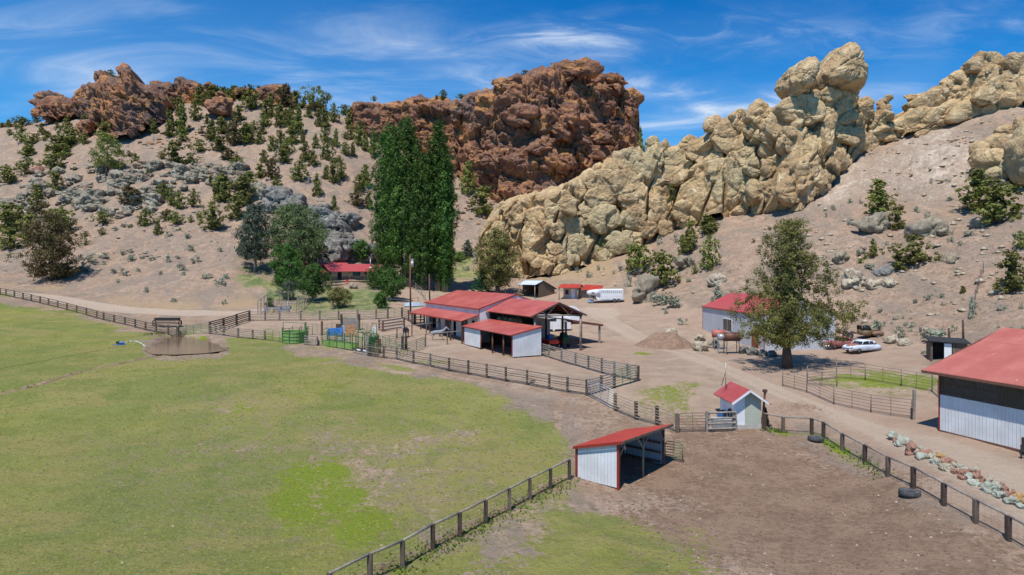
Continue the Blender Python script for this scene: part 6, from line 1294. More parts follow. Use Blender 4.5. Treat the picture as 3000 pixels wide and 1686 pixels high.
rail_fence('board_fence','tall sunlit board fence along the rear of the corral below the garden enclosure',[(731,941),(777,940),(819,939.5),(881,939.5),(937,939),(992,938),(1048,937),(1102,935.5),(1136,934)],1.75,6,['wood_dk','wood'],'wood_lt',pw=.24,rw=.12)
rail_fence('rail_fence','front paddock fence of five rails running from the squeeze chute to the gate corner',[(1077,1043),(1124,1050),(1162,1054),(1211.6,1066),(1261,1075),(1315.5,1088),(1372,1098),(1426,1107.6),(1482,1118.7),(1544,1128.5),(1609,1141),(1662,1150.5),(1719,1159)],1.42,6,['wood_gr','wood_dk','wood'],['wood','wood_lt','wood'],pw=.22,rw=.07,tall={0:1.7})
rail_fence('board_fence','sloping board fence from the white stall shed down to the yard corner post',[(1571,1037),(1608,1048),(1645,1060),(1686,1072),(1724,1083),(1763,1094),(1800,1103),(1838,1111),(1870,1117)],1.5,6,['wood_dk','wood_gr'],'wood_gr',pw=.2,rw=.10)
rail_fence('board_fence','short board fence closing the paddock at its right hand corner by the gates',[(1719,1159),(1762,1147),(1800,1137)],1.45,6,'wood_dk','wood_gr',pw=.24,rw=.11)
rail_fence('rail_fence','rail fence between the open gate and the red roofed shelter, posts of brown timber',[(1803,1204),(1864,1229),(1924.5,1245),(1984,1267)],1.5,6,['wood','wood_dk'],'wood_lt',pw=.26,rw=.06)
rail_fence('log_fence','thick grey log rails in front of the stock trough',[(2072,1265),(2152,1262)],1.55,4,'wood_gr','wood_gr',pw=.28,rr=.085)
rail_fence('mesh_fence','wire mesh fence with round top rail along the lane side of the trampled paddock',[(2239,1258),(2294,1268.5),(2378,1273),(2412.6,1285),(2467,1320.5),(2533,1357),(2601,1397),(2676,1431),(2764.5,1482),(2858,1533.5),(2954,1585),(3062,1648)],1.22,0,['wood_dk','wood'],pw=.22,top=True,wires=7)
rail_fence('mesh_fence','wire mesh fence with grey top rail running down the middle foreground from the shelter',[(1668,1405),(1613,1432),(1553,1463),(1492,1496),(1423,1533),(1347,1573),(1268,1611),(1180,1663),(1084,1706),(965,1768)],1.25,0,['wood_dk','wood'],pw=.21,top=True,wires=7)
t=empty('leaning_post',G(2231,1256),0,'tall leaning red brown post at the right corner of the pump house','post'); MB().bar((0,0,-.3),(.28,0,2.9),.16,.12).build('plank',MT['wood_rd'],t); MB().box((.12,-.15,2.9),(.42,.12,3.12)).build('bird_box',MT['wood_dk'],t)
t=empty('pallet',G(2252,1250),R(80),'dark broken pallet propped behind the pump house corner','pallet'); m=MB()
for i in range(7): m.bar((-.5+i*.16,0,0),(-.45+i*.16,.25,1.35+.1*(i%3)),.09,.03)
m.build('slats',MT['wood_dk'],t); MB().bar((-.6,.05,.3),(.7,.05,.3),.04,.1).build('cross_board',MT['wood'],t)
def gate_px(name,a,b,H,n,mat,label,diag=False,verts=2,r=.028,z0=.15):
    p=G(*a); q=G(*b); an=math.atan2(q.y-p.y,q.x-p.x); L=math.hypot(q.x-p.x,q.y-p.y); sl=(q.z-p.z)
    o=empty(name,p,an,label,'gate'); o.rotation_euler=(0,-math.atan2(sl,L),an); tube_gate(o,L,H,n,mat,z0,diag,verts,r); return o
gate_px('pipe_gate',(524,984),(613,978),1.35,6,MT['green'],'bright green pipe gate between the pond post and the corral corner',verts=3,r=.035)
gate_px('pipe_gate',(778,998),(820,1003),1.4,6,MT['gpipe'],'pale gate between the corral fence and the green tub',verts=1)
gate_px('pipe_gate',(1138,934),(1176,928),1.5,6,MT['gpipe'],'thin green gate at the right end of the tall rear corral fence',verts=1)
gate_px('pipe_gate',(1719,1160),(1801,1203),1.5,7,MT['steel'],'long grey pipe gate standing open below the paddock corner post',verts=3)
gate_px('pipe_gate',(1802,1137),(1869,1118),1.5,6,MT['gpipe'],'green pipe gate meeting the sloping fence at the yard corner post',verts=2)
gate_px('pipe_gate',(1990,1267),(2068,1266),1.35,6,MT['pipe'],'brown rounded pipe gate left of the log rails',verts=1)
gate_px('pipe_gate',(1165,1049),(1245,1022),1.3,6,MT['gpipe'],'green pipe gate with dark end post behind the front paddock fence',diag=True,verts=2)
gate_px('pipe_gate',(1120,1020),(1180,1012),1.4,6,MT['gpipe'],'green pipe gate between the chute and the dark horse',diag=True,verts=2)
# hitching rails in front of the horses
def pole_rail(a,b,h,label,n=3,r=.06):
    p=G(*a); q=G(*b); o=empty('hitching_rail',p,0,label,'rail'); d=q-p
    for i in range(n): f=i/(n-1); MB().bar((d.x*f,d.y*f,d.z*f-.3),(d.x*f,d.y*f,d.z*f+h),.16).build('post',MT['wood'],o)
    MB().tube((0,0,h),(d.x,d.y,d.z+h),r,r,7).build('pole',MT['wood_gr'],o,True)
pole_rail((1163,992),(1290,975),1.6,'long bare pole rail behind the dark horse, reaching the barn lean-to',4)
pole_rail((1247,1016),(1372,1006),1.7,'pole rail running from the green gate to the corner of the white stall shed',3)
rail_fence('plank_fence','weathered plank chute boards in front of the barn lean-to',[(1111,967),(1122,972),(1184,962)],1.7,4,'wood_rd','wood_gr',pw=.26,rw=.22)
rail_fence('board_fence','short tall fence between the utility pole and the barn lean-to',[(1178,932),(1197,941),(1214,953)],1.9,6,'wood_dk','wood',pw=.25,rw=.1)
rail_fence('board_fence','dark railings under the left end of the barn lean-to roof',[(1217,950),(1243,949)],1.7,4,'wood_dk','wood_dk',pw=.25,rw=.16)
rail_fence('wire_fence','thin pipe fence on the lawn edge behind the corral',[(892,905),(940,902),(1060,897),(1134,895),(1190,897),(1225,890)],1.3,2,'wood_gr','wood_gr',pw=.09,rw=.05)
rail_fence('wire_fence','wire fence with leaning posts under the poplars',[(1176,826),(1192,838),(1218,850),(1235,866),(1246,882)],1.5,3,'wood_gr','wood_gr',pw=.12,rw=.04)
rail_fence('wire_fence','old rail fence climbing behind the grey green juniper toward the house',[(760,762),(778,790),(800,805),(815,828)],1.3,3,'wood_gr','wood_gr',pw=.14,rw=.08)
rail_fence('wire_fence','thin fence across the canyon mouth beyond the poplars',[(1303,776),(1320,765),(1345,770)],2.0,3,'wood_dk','wood_dk',pw=.2,rw=.08)
rail_fence('wire_fence','line of thin steel posts climbing the right hand slope',[(2840,925),(2848,900),(2857,880),(2863,860),(2868,840),(2874,820),(2881,800)],1.5,0,'pipe',pw=.07,wires=2)
def pen_panels(label,px,H=1.55,n=6,tall=(),mt='pipe'):
    P=[G(u,v) for u,v in px]; o=empty('pen_panels',P[0],0,label,'fence'); L=[p-P[0] for p in P]
    for i,q in enumerate(L): hh=H+(.35 if i in tall else 0); MB().tube((q.x,q.y,q.z-.1),(q.x,q.y,q.z+hh),.045,.045,6).build('post',MT[mt],o,True)
    for k in range(n):
        m=MB(); zz=.2+(H-.25)*k/(n-1)
        for a,b in zip(L,L[1:]): m.tube(a+Vector((0,0,zz)),b+Vector((0,0,zz)),.022,.022,5,False)
        m.build('rail',MT[mt],o)
    m=MB()
    for a,b in zip(L,L[1:]): c=(a+b)/2; m.bar(c+Vector((0,0,.2)),c+Vector((0,0,H-.05)),.04,.03)
    m.build('stay',MT[mt],o)
z5=lambda l: z(1850,800,2.862,l)
pen_panels('near side of the round pen, brown pipe panels below the huge juniper',z5([(1268,952),(1470,1005),(1697,1105),(2008,1172),(2350,1222)]),1.55)
pen_panels('far curved side of the round pen, brown pipe panels beyond the green grass',z5([(1475,915),(1720,885),(1960,900),(2262,950),(2520,1000),(2620,1090)]),1.6)
pen_panels('short inner pipe panel of the round pen',z5([(1470,940),(1722,955)]),1.4,5)
t=empty('gate_post',G(*z5([(2362,1228)])[0]),0,'weathered grey gate post at the right end of the near pen panels','post'); MB().bar((0,0,-.3),(.1,0,2.35),.2).build('timber',MT['wood_gr'],t); MB().box((-.16,-.12,.1),(-.1,.1,.9)).build('latch_plate',MT['wood_dk'],t)
MB  # noqa
t=empty('pond_post',G(521,994),0,'thick dark brace post standing at the pond edge where the fence ends','post'); MB().bar((0,0,-.5),(0,0,1.9),.34).build('timber',MT['wood_dk'],t); MB().bar((.25,.05,-.5),(.25,.05,1.2),.2).build('brace',MT['wood'],t)
# ---------------------------------------------------------------- corral machinery
def cattle_gear():
    p=G(852,1008); o=empty('crowding_tub',p,0,'round green sheet metal crowding tub for cattle at the left of the alley','tub'); Rr=1.72; cy=Rr+.1; n=20
    for side,(a0,a1),nm,mt in ((0,(R(150),R(395)),'near_sheet','green_lt'),(1,(R(60),R(150)),'far_sheet','green_lt')):
        m=MB(); k=14
        for i in range(k):
            t0=a0+(a1-a0)*i/k; t1=a0+(a1-a0)*(i+1)/k
            A=[(math.cos(t)*r,cy+math.sin(t)*r) for t,r in ((t0,Rr),(t1,Rr),(t1,Rr-.04),(t0,Rr-.04))]
            m.hexa([(x,y,.1) for x,y in A],[(x,y,1.55) for x,y in A])
        m.build('sheet',MT[mt],o)
    for zz in (.1,.5,.95,1.4,1.85):
        m=MB(); pts=[(math.cos(t)*(Rr+.03),cy+math.sin(t)*(Rr+.03),zz) for t in np.linspace(R(60),R(395),30)]; m.path(pts,.035,5); m.build('hoop',MT['green'],o)
    for t in (R(170),R(215),R(262),R(305),R(345),R(35),R(80),R(120)): MB().bar((math.cos(t)*(Rr+.05),cy+math.sin(t)*(Rr+.05),0),(math.cos(t)*(Rr+.05),cy+math.sin(t)*(Rr+.05),2.15),.09).build('upright',MT['green'],o)
    m=MB(); m.path([(-1.2,cy-1.3,2.15),(-1.2,cy-1.3,2.9),(1.6,cy-.9,2.75),(1.6,cy-.9,2.0)],.04,5); m.build('overhead_bow',MT['gpipe'],o)
    m=MB(); m.bar((Rr+.1,cy-1.2,0),(Rr+.1,cy-1.2,2.9),.16); m.build('tall_post',MT['green'],o)
    # alley
    a=G(944,1013); b=G(1033,1029); d=(b-a); an=math.atan2(d.y,d.x); L=math.hypot(d.x,d.y); al=empty('cattle_alley',a,an,'long green working alley with sheeted lower sides between the tub and the squeeze chute','alley')
    for y in (0,.85):
        MB().box((0,y,.05),(L,y+.03,.78)).build('side_sheet',MT['green_lt'],al)
        for zz in (.8,1.05,1.3,1.55,1.8): MB().tube((-.5,y,zz),(L,y,zz),.03,.03,6).build('bar',MT['gpipe'],al,True)
        for x in np.linspace(0,L,5): MB().bar((x,y-.03,0),(x,y-.03,2.0),.08).build('upright',MT['green'],al)
    m=MB(); 
    for x in np.linspace(.3,L,4): m.path([(x,0,2.0),(x,.2,2.3),(x,.65,2.3),(x,.85,2.0)],.035,5)
    m.build('bow',MT['green'],al)
    w=MB().torus((-.75,-.25,.42),.31,.12,'y',22,8).build('wheel',MT['black'],al,True); MB().torus((-.75,-.3,.42),.22,.06,'y',20,6).build('rim',MT['white'],w,True); MB().tube((-.75,-.4,.42),(-.75,-.2,.42),.08,.08,8).build('hub',MT['green'],w)
    MB().bar((-.75,-.1,.42),(-.75,1.0,.42),.06).build('axle',MT['green'],al)
    rail_fence('plank_fence','weathered plank fence between the green tub and the rubber tyred wheel',[(893,1011),(930,1014)],1.25,4,'wood','wood_gr',pw=.15,rw=.13)
    # squeeze chute
    a=G(1042,1034); ch=empty('squeeze_chute',a,an,'dark green squeeze chute with curved bars at the right end of the alley','cattle chute')
    for x in (0,1.5,3.0): 
        MB().path([(x,0,0),(x,0,2.2),(x,.3,2.5),(x,1.0,2.5),(x,1.3,2.2),(x,1.3,0)],.06,6).build('frame_bow',MT['green'],ch)
    for x in np.linspace(.3,2.8,10): MB().path([(x,-.02,.75),(x+.05,-.12,1.3),(x,-.02,1.95)],.028,5).build('side_bar',MT['green'],ch)
    MB().box((.1,-.05,.2),(2.9,0,.72)).build('kick_panel',MT['dark'],ch)
    for x in (.35,1.7): MB().box((x,-.075,.34),(x+.8,-.053,.52)).build('sign_plate',MT['white'],ch)
    m=MB(); m.tube((0,0,2.0),(3,0,2.0),.05,.05,6); m.tube((0,1.3,2.0),(3,1.3,2.0),.05,.05,6); m.path([(.4,.2,2.5),(.2,.3,3.0),(1.0,.5,3.05),(1.4,.6,2.5)],.04,5); m.path([(2.0,.4,2.5),(2.4,.5,2.95),(3.2,.5,2.6)],.04,5); m.build('lever_linkage',MT['green'],ch)
    MB().box((2.95,0,.1),(3.05,1.3,2.1)).build('head_gate',MT['green'],ch)
    MB().box((-.1,-.35,.02),(3.1,-.1,.14)).build('skid',MT['wood_gr'],ch)
    # blue tilted machine and boards
    q=empty('calf_table',G(980,1000),R(8),'bright blue tilting calf table behind the green alley','calf table'); m=MB()
    m.hexa([(-1.1,0,.7),(1.0,0,.8),(1.0,.1,.8),(-1.1,.1,.7)],[(-.9,.3,1.75),(1.1,.3,1.85),(1.1,.4,1.85),(-.9,.4,1.75)]); m.build('table',MT['blue'],q)
    for i in range(6): MB().bar((-.9+i*.36,-.04,.85),(-.75+i*.36,.24,1.65),.05).build('bar',MT['blue'],q)
    MB().path([(1.0,.3,1.9),(1.3,.2,2.1),(1.35,.1,1.0),(1.2,.2,.1)],.09,6).build('arm',M('pale_blue_paint',(.25,.5,.75)),q); MB().path([(-1.0,.2,.8),(-1.0,.2,.1),(1.0,.2,.1),(1.0,.2,.8)],.05,6).build('stand',MT['blue'],q)
    bd=M('orange_boards',(.50,.26,.12),(.34,.18,.10),2,.9,ribs=('Z',.2,.02))
    q=empty('board_screen',G(1002,988),R(4),'orange brown board panel standing behind the blue calf table','panel'); MB().box((0,0,.1),(1.9,.06,1.75)).build('boards',bd,q); MB().box((-.9,.07,.1),(-.02,.12,1.9)).build('dark_boards',MT['wood_dk'],q)
    q=empty('board_screen',G(1002,968),R(3),'tall grey board fence panel behind the blue calf table','panel'); MB().box((0,0,.1),(2.6,.06,1.9)).build('boards',MT['wood_gr'],q)
    for x in (-.1,2.65): MB().bar((x,.0,-.3),(x,.0,2.5),.3).build('post',MT['wood_dk'],q)
    pen_panels('green pipe panels curving from the board panels down to the chute',[(1050,975),(1075,985),(1095,998),(1110,1016)],1.8,7,mt='gpipe')
    pen_panels('thin green panels across the corral behind the tub and alley',[(893,984),(915,982),(944,980),(972,978),(998,976)],1.6,6,mt='gpipe')
    pen_panels('green panels joining the chute post to the first paddock post',[(1080,1041),(1100,1045),(1122,1049)],1.6,6,mt='gpipe')
    pen_panels('green panels running behind the squeeze chute toward the dark horse',[(1098,1020),(1130,1026),(1162,1034)],1.5,6,mt='gpipe')
    q=empty('tall_post',G(943,982),0,'red brown post rising above the thin panels behind the alley','post'); MB().bar((0,0,-.3),(0,0,2.0),.26).build('timber',MT['wood_rd'],q); MB().box((-.16,-.16,2.0),(.16,.16,2.03)).build('cap',MT['wood_dk'],q)
    q=empty('chute_post',G(1077,1042),0,'thick pale post in front of the squeeze chute','post'); MB().bar((0,0,-.3),(0,0,2.25),.32).build('timber',MT['wood_gr'],q); MB().box((-.17,-.19,1.0),(.17,-.165,1.08)).build('strap',MT['pipe'],q)
    q=empty('white_sign_gate',G(1090,985),R(-55),'white and green slatted gate panel above the chute','gate'); MB().box((0,0,.4),(1.5,.04,1.4)).build('panel',MT['white'],q); m=MB(); m.path([(0,0,.2),(0,0,1.9),(1.6,0,1.9),(1.6,0,.2)],.05,5); m.build('frame',MT['green'],q)
    for (u,v) in ((1104,1040),(1112,1035),(1179,1026),(1189,1024)):
        q=empty('short_post',G(u,v),0,{1104:'left of a pair of thick red brown posts right of the chute',1112:'right of a pair of thick red brown posts right of the chute',1179:'left of two dark posts behind the front paddock fence',1189:'right of two dark posts behind the front paddock fence'}[u],'post'); MB().bar((0,0,-.3),(.02,0,1.75),.3).build('timber',MT['wood_rd' if u<1150 else 'wood_dk'],q); MB().bar((0,-.17,1.2),(.02,-.17,1.3),.3,.03).build('strap',MT['pipe'],q)
cattle_gear()
# grain drill
p=G(452,957); q=empty('grain_drill',p,R(-2),'old grain drill with black lid standing on the grass beside the lane','grain drill')
L=(G(530,957)-p).length
MB().box((0,0,.95),(L,.55,1.25)).build('seed_box',MT['wood_dk'],q); MB().box((-.02,-.05,1.253),(L+.02,.6,1.42)).build('lid',MT['black'],q); MB().box((.1,-.3,.5),(L-.1,.5,.62)).build('tool_bar',MT['wood_dk'],q)
for i in range(20): x=.3+i*(L-.6)/19; MB().tube((x,-.2,.6),(x-.05,-.25,.95),.035,.05,5).build('seed_tube',MT['wood_lt'],q)
for i in range(10): x=.3+i*(L-.6)/9; MB().torus((x,-.25,.24),.16,.03,'x',14,5).build('disc',MT['pipe'],q)
for x in (-.15,L+.15): w=MB().torus((x,.2,.55),.45,.1,'x',20,8).build('wheel',MT['wood_dk'],q,True); MB().tube((x-.1,.2,.55),(x+.1,.2,.55),.1,.1,8).build('hub',MT['pipe'],w)
# pump at the pond
q=empty('water_pump',G(352,1011),R(8),'small blue irrigation pump on a skid at the left bank of the pond','pump'); m=MB(); m.tube((-.1,0,.35),(.55,0,.35),.2,.2,12); m.tube((.55,0,.35),(.8,0,.35),.12,.12,8); m.build('motor',MT['blue'],q); MB().box((-.6,-.25,.2),(-.15,.25,.62)).build('engine',MT['black'],q); MB().bar((-1.1,-.3,.06),(1.0,-.3,.06),.1).build('skid',MT['blue'],q); MB().bar((-1.1,.3,.06),(1.0,.3,.06),.1).build('skid',MT['steel'],q); q.scale=(.75,.75,.75)
h=[G(u,v)+Vector((0,0,.06)) for u,v in ((368,1006),(378,1002),(392,1001),(404,1003),(416,1009),(424,1016))]; m=MB(); m.path([x-h[0] for x in h],.05,6); o=m.build('suction_hose',MT['white'],None,True); o.location=h[0]; tag(o,'pale suction hose looping from the blue pump into the pond','hose')
h=[G(u,v) for u,v in ((366,1014),(250,1035),(120,1060),(-20,1085))]; m=MB(); m.path([x-h[0]+Vector((0,0,.03)) for x in h],.014,5); o=m.build('irrigation_line',MT['wood_dk'],None); o.location=h[0]; tag(o,'thin dark irrigation line lying across the pasture to the left edge','hose')
# garden enclosure
def garden():
    c=[G(755,922),G(868,921),G(898,893),G(791,893)]; o=empty('garden_enclosure',c[0],0,'tall wooden post frame enclosure around raised garden beds','enclosure'); L=[x-c[0] for x in c]; H=2.5
    for i in range(4):
        a,b=L[i],L[(i+1)%4]; n=4
        for k in range(n): q=a.lerp(b,k/n); MB().bar((q.x,q.y,q.z-.2),(q.x,q.y,q.z+H),.13).build('post',MT['wood_lt'],o)
        MB().bar(a+Vector((0,0,H)),b+Vector((0,0,H)),.1,.08).build('top_rail',MT['wood_gr'],o); MB().bar(a+Vector((0,0,.6)),b+Vector((0,0,.6)),.05,.04).build('side_rail',MT['wood_gr'],o)
        m=MB(); 
        for k in range(8): zz=Vector((0,0,.1+k*.3)); m.tube(a+zz,b+zz,.006,.006,3,False)
        m.build('wire',MT['steel'],o)
    for u,v,l,lab in ((800,908,3.0,'left long grey raised bed inside the garden enclosure'),(835,905,2.2,'right grey raised bed inside the garden enclosure'),(815,915,4.2,'front grey raised bed inside the garden enclosure')):
        g=G(u,v); b=empty('raised_bed',g,0,lab,'planter'); MB().box((-l/2,-.5,0),(l/2,.5,.5)).build('box',MT['steel'],b); MB().box((-l/2+.05,-.45,.5),(l/2-.05,.45,.53)).build('soil',MT['wood_dk'],b)
    g=G(842,898); b=empty('white_bucket',g,0,'white bucket standing tall among the raised beds','bucket'); MB().tube((0,0,0),(0,0,.9),.2,.26,12).build('bucket',MT['white'],b); MB().torus((0,0,.9),.26,.025).build('rim',MT['white'],b)
    g=G(798,918); b=empty('yellow_drum',g,0,'small yellow drum before the raised beds','drum'); MB().tube((0,0,0),(0,0,.8),.28,.28,12).build('drum',M('yellow_paint',(.65,.42,.03)),b); MB().torus((0,0,.5),.285,.02).build('band',MT['pipe'],b)
    g=G(1210,899); b=empty('aluminium_boat',g,R(14),'long pale grey metal boat upturned behind the utility pole','boat'); m=MB(); m.loft([[(x,-w,.1),(x,-w*.8,hh),(x,w*.8,hh),(x,w,.1)] for x,w,hh in ((-1.7,.65,.75),(0,.8,.85),(1.2,.6,.8),(2.3,.1,.5))]); m.build('hull',M('pale_hull',(.52,.60,.66),rough=.4),b); MB().bar((-1.6,0,.87),(2.1,0,.62),.05).build('keel',MT['steel'],b)
garden()
# utility poles
def pole(u,v,h,label,tr=False,mat='wood_rd',r=.17,cat='utility pole'):
    g=G(u,v); o=empty('utility_pole' if tr else 'timber_pole',g,0,label,cat); MB().tube((0,0,-.5),(-.1,0,h),r,r*.72,10).build('shaft',MT[mat],o,True)
    if tr:
        t=MB().tube((.32,-.1,h-2.3),(.32,-.1,h-1.25),.27,.27,14).build('transformer',MT['steel'],o,True); MB().tube((.32,-.1,h-1.25),(.32,-.1,h-1.15),.2,.1,10).build('lid',MT['steel'],t)
        m=MB(); m.tube((.25,-.1,h-1.2),(.25,-.1,h-.8),.05,.05,6); m.tube((.42,-.1,h-1.2),(.42,-.1,h-.8),.05,.05,6); m.build('bushing',MT['white'],t); MB().box((-.2,-.08,h-.9),(.45,.0,h-.8)).build('bracket',MT['pipe'],o)
    else: MB().box((-.14,-r-.02,h-.6),(.06,-r+.02,h-.45)).build('plate',MT['pipe'],o)
    return o
g=G(1203,922); pole(1203,922,(922-746)*g.y/F,'tall brown utility pole with grey transformer in front of the poplars',True)
g=G(1259,880); pole(1259,880,(880-804)*g.y/F,'shorter bare brown pole right of the transformer pole')
g=G(2782,1003); pole(2782,1003,(1003-962)*g.y/F+.0,'shorter dark pole behind the black topped outhouse',mat='wood_dk',r=.15,cat='pole')
g=G(2823,1007); pole(2823,1007,(1007-938)*g.y/F,'taller dark pole behind the outhouse, next to the barn roof',mat='wood_dk',r=.15,cat='pole')
# outhouse
g=G(2760,1058); q=empty('outhouse',g,R(-18),'small dark plank outhouse with black roof beside the big right hand barn','outhouse')
MB().box((-1.1,0,-.3),(-.9,1.8,2.0)).build('left_wall',MT['wood'],q); MB().box((-.897,1.7,-.3),(2.4,1.8,2.1)).build('rear_wall',MT['dark'],q); MB().box((.2,-.03,-.2),(.9,.02,1.9)).build('door',MT['white'],q); MB().box((1.0,0,-.3),(2.4,.06,2.0)).build('front_wall',MT['wood'],q)
m=MB(); quadslab(m,(-1.3,-.3,2.2),(2.7,-.3,2.0),(2.7,2.1,2.35),(-1.3,2.1,2.5),.1); m.build('roof',MT['black'],q)
# ---------------------------------------------------------------- tanks
def tanks():
    for (u,v,bu,D,L,h,mt,lab,an) in ((2105,978,2106,1.0,1.6,1.75,MT['roof_faded'],'rusty red fuel tank, left one on its pipe stand',-5),(2112,988,2113,.85,.9,1.5,MT['steel'],'small silver tank between the red and the brown fuel tanks',-5),(2144,987,2144,1.1,1.9,1.65,M('rust_brown',(.16,.065,.035),(.09,.04,.025),2,.6),'dark brown fuel tank, right one on thin steel legs',4)):
        base={2105:1024,2112:1036,2144:1037}[u]; g=G(bu,base); zc=(base-v)*g.y/F
        o=empty('fuel_tank',g,R(an),lab,'fuel tank'); b=MB(); b.tube((-L/2,0,zc),(L/2,0,zc),D/2,D/2,20); b.build('tank',mt,o,True)
        for s in (-1,1): MB().torus((s*L/2*.97,0,zc),D/2-.01,.03,'x',20,6).build('rim',mt,o,True)
        for x in (-L*.38,L*.38):
            for y in (-.4,.4): MB().bar((x,y*.8,zc-D*.42),(x*1.15,y*1.25,0),.07).build('leg',MT['steel'] if u<2130 else MT['wood_dk'],o)
        m=MB(); m.bar((-L*.42,-.4,.5),(L*.42,-.4,zc-D*.6),.05); m.bar((-L*.42,-.4,.5),(L*.42,-.4,.5),.05); m.build('brace',MT['steel'],o); MB().tube((0,0,zc+D/2-.02),(0,0,zc+D/2+.12),.06,.06,8).build('filler_cap',MT['black'],o)
tanks()
# ---------------------------------------------------------------- rocks that lie loose
def boulder(u,v,w,h,mat,label,seed,cat='boulder',name='boulder',dmin=16,group=None,craggy=True,deep=1.0,rings=9,seg=30,sm=False):
    g=G(u,v,dmin); d=g.y; s=d/F; vv=v-h/2+h*.08; W_=min(w,h)*s/2; am=[(max(w,h)*s*.55,W_*.55,W_*.06,W_*.16),(max(w,h)*s*.22,W_*.25,W_*.06,W_*.08)]
    P,f,t=blob(ell(u,vv,w/2,h/2*1.1,random.Random(seed).uniform(-12,12),7,seed,1.05),d+w*s*.3*deep,w*s*.42*deep,am,seed,rings,seg,3.6,craggy)
    Q=f; P=P-np.array(g); o=mesh_np(name,P,np.concatenate([Q[:,[0,1,2]],Q[:,[0,2,3]],t]),MT[mat],smooth=sm); o.location=g; return tag(o,label,cat,group)
def rocks():
    for i,(u,v,w,h,mt,lab) in enumerate([(2051,1012+18,49,31,'whiterock','big white boulder at the foot of the dirt mound beside the fuel tanks'),(1966,982,36,22,'whiterock','flat white rock behind the dirt mound'),(2052,1000,30,22,'whiterock','pale rock between the mound and the grey shed corner'),(2090,1020,38,26,'boulder','brown rock beneath the rusty red tank'),
        (1886,888,70,82,'boulder','huge split boulder standing under the junipers on the near slope'),(1876,806,40,26,'boulder','smaller boulder perched above the huge split boulder'),(2008,788,54,44,'boulder','smooth grey boulder between two junipers at the foot of the tan cliff'),(1803,838,12,6,'whiterock','small white stone on the slope above the stock trailer'),
        (2565,683,102,56,'boulder','large brown overhanging boulder on the right hand slope'),(2710,694,92,52,'boulder','large grey boulder right of the brown overhanging one'),(2768,693,36,26,'boulder','small boulder at the right end of the slope boulder pair'),(2786,774,52,30,'boulder','lone grey boulder on the open right hand slope'),(2872,666,50,28,'boulder','boulder in the shade under the big right hand juniper'),
        (2500,848,66,52,'whiterock','white streaked rock outcrop beside the huge juniper crown'),(2592,808,84,22,'slate','flat grey ledge rock above the white rocks on the slope'),(2560,850,46,36,'whiterock','white rock under the grey ledge, left one'),(2612,842,42,28,'whiterock','white rock under the grey ledge, right one'),(2462,775,46,34,'boulder','grey boulder just right of the huge juniper top'),(2100,838,52,34,'whiterock','pale boulder on the slope behind the metal shed'),
        (2612,1008,42,22,'whiterock','white rock at the bank foot right of the old truck, left one'),(2650,1014,40,22,'whiterock','white rock at the bank foot right of the old truck, right one'),(1206,889,1,1,'whiterock','x'),
        (1308,800,30,18,'slate','grey rock slab on the grass right of the poplars'),(1036,846,22,16,'boulder','brown rock below the farmhouse patio'),(2940,560,60,40,'boulder','boulder below the brown outcrop at the right edge'),(115,508,44,22,'pinkrock','long pinkish rock beside the far left junipers')]):
        if w<2: continue
        boulder(u,v,w,h,mt,lab,2000+i,dmin=60 if u>2400 else 80)
    for i,(u,v,w,h,lab) in enumerate([(2180,1038,26,22,'dark lava rock pile at the left of the shed base, left'),(2205,1042,30,22,'dark lava rock pile before the shed base, middle left'),(2235,1044,30,20,'dark lava rock pile before the shed base, middle right'),(2262,1046,28,18,'dark lava rock pile before the shed base, right')]): boulder(u,v,w,h,'slate',lab,2100+i)
    R_=[(488,758,72,60,'palerock'),(500,775,40,40,'pinkrock'),(545,800,70,62,'palerock'),(515,800,40,30,'palerock'),(605,852,86,84,'pinkrock'),(585,790,40,34,'pinkrock'),(636,856,44,44,'whiterock'),(655,830,36,40,'palerock'),(675,886,84,40,'palerock'),(690,860,66,38,'pinkrock'),(742,880,46,40,'whiterock'),(720,850,40,28,'pinkrock'),(762,918,62,46,'palerock'),(785,880,50,40,'orangerock'),(828,915,80,42,'pinkrock'),(830,962,72,46,'whiterock'),(880,940,40,36,'whiterock'),(868,905,44,24,'pinkrock'),(888,980,46,36,'pinkrock'),(915,940,46,26,'palerock'),(918,985,34,30,'pinkrock'),(945,990,56,36,'pinkrock'),(950,960,50,26,'palerock'),(980,975,34,30,'pinkrock'),(932,1018,50,34,'pinkrock'),(985,1015,62,44,'palerock'),(1015,965,50,36,'whiterock'),(1040,1025,46,46,'pinkrock'),(1015,1060,72,40,'palerock'),(1060,1030,50,30,'pinkrock'),(1035,975,30,26,'pinkrock'),(1100,1105,80,74,'palerock'),(1112,1045,60,50,'whiterock'),(1145,1070,50,40,'palerock'),(1165,1090,60,50,'palerock'),(1190,1075,34,40,'pinkrock'),(1175,1140,62,50,'palerock'),(1215,1095,40,36,'pinkrock'),(1225,1125,56,36,'pinkrock'),(1245,1180,70,60,'palerock'),(1262,1115,40,30,'pinkrock'),(1305,1165,80,56,'orangerock'),(1275,1150,40,34,'pinkrock'),(1315,1205,50,36,'palerock'),(1370,1200,70,60,'whiterock'),(1350,1150,40,30,'pinkrock')]
    nm={'palerock':'pale green','pinkrock':'reddish','whiterock':'white','orangerock':'orange'}; L=[]
    for i,(x,y,w,h,mt) in enumerate(R_):
        u,v=2400+x/2.228,950+y/2.228; o=boulder(u,v,w/2.228,h/2.228,mt,('large ' if w>60 else 'small ')+nm[mt]+' rock in the low wall',3000+i,'rock','wall_rock',group='rocks of the low wall beside the barn yard',rings=7,seg=22); L.append((u,o))
    ordinals(L)
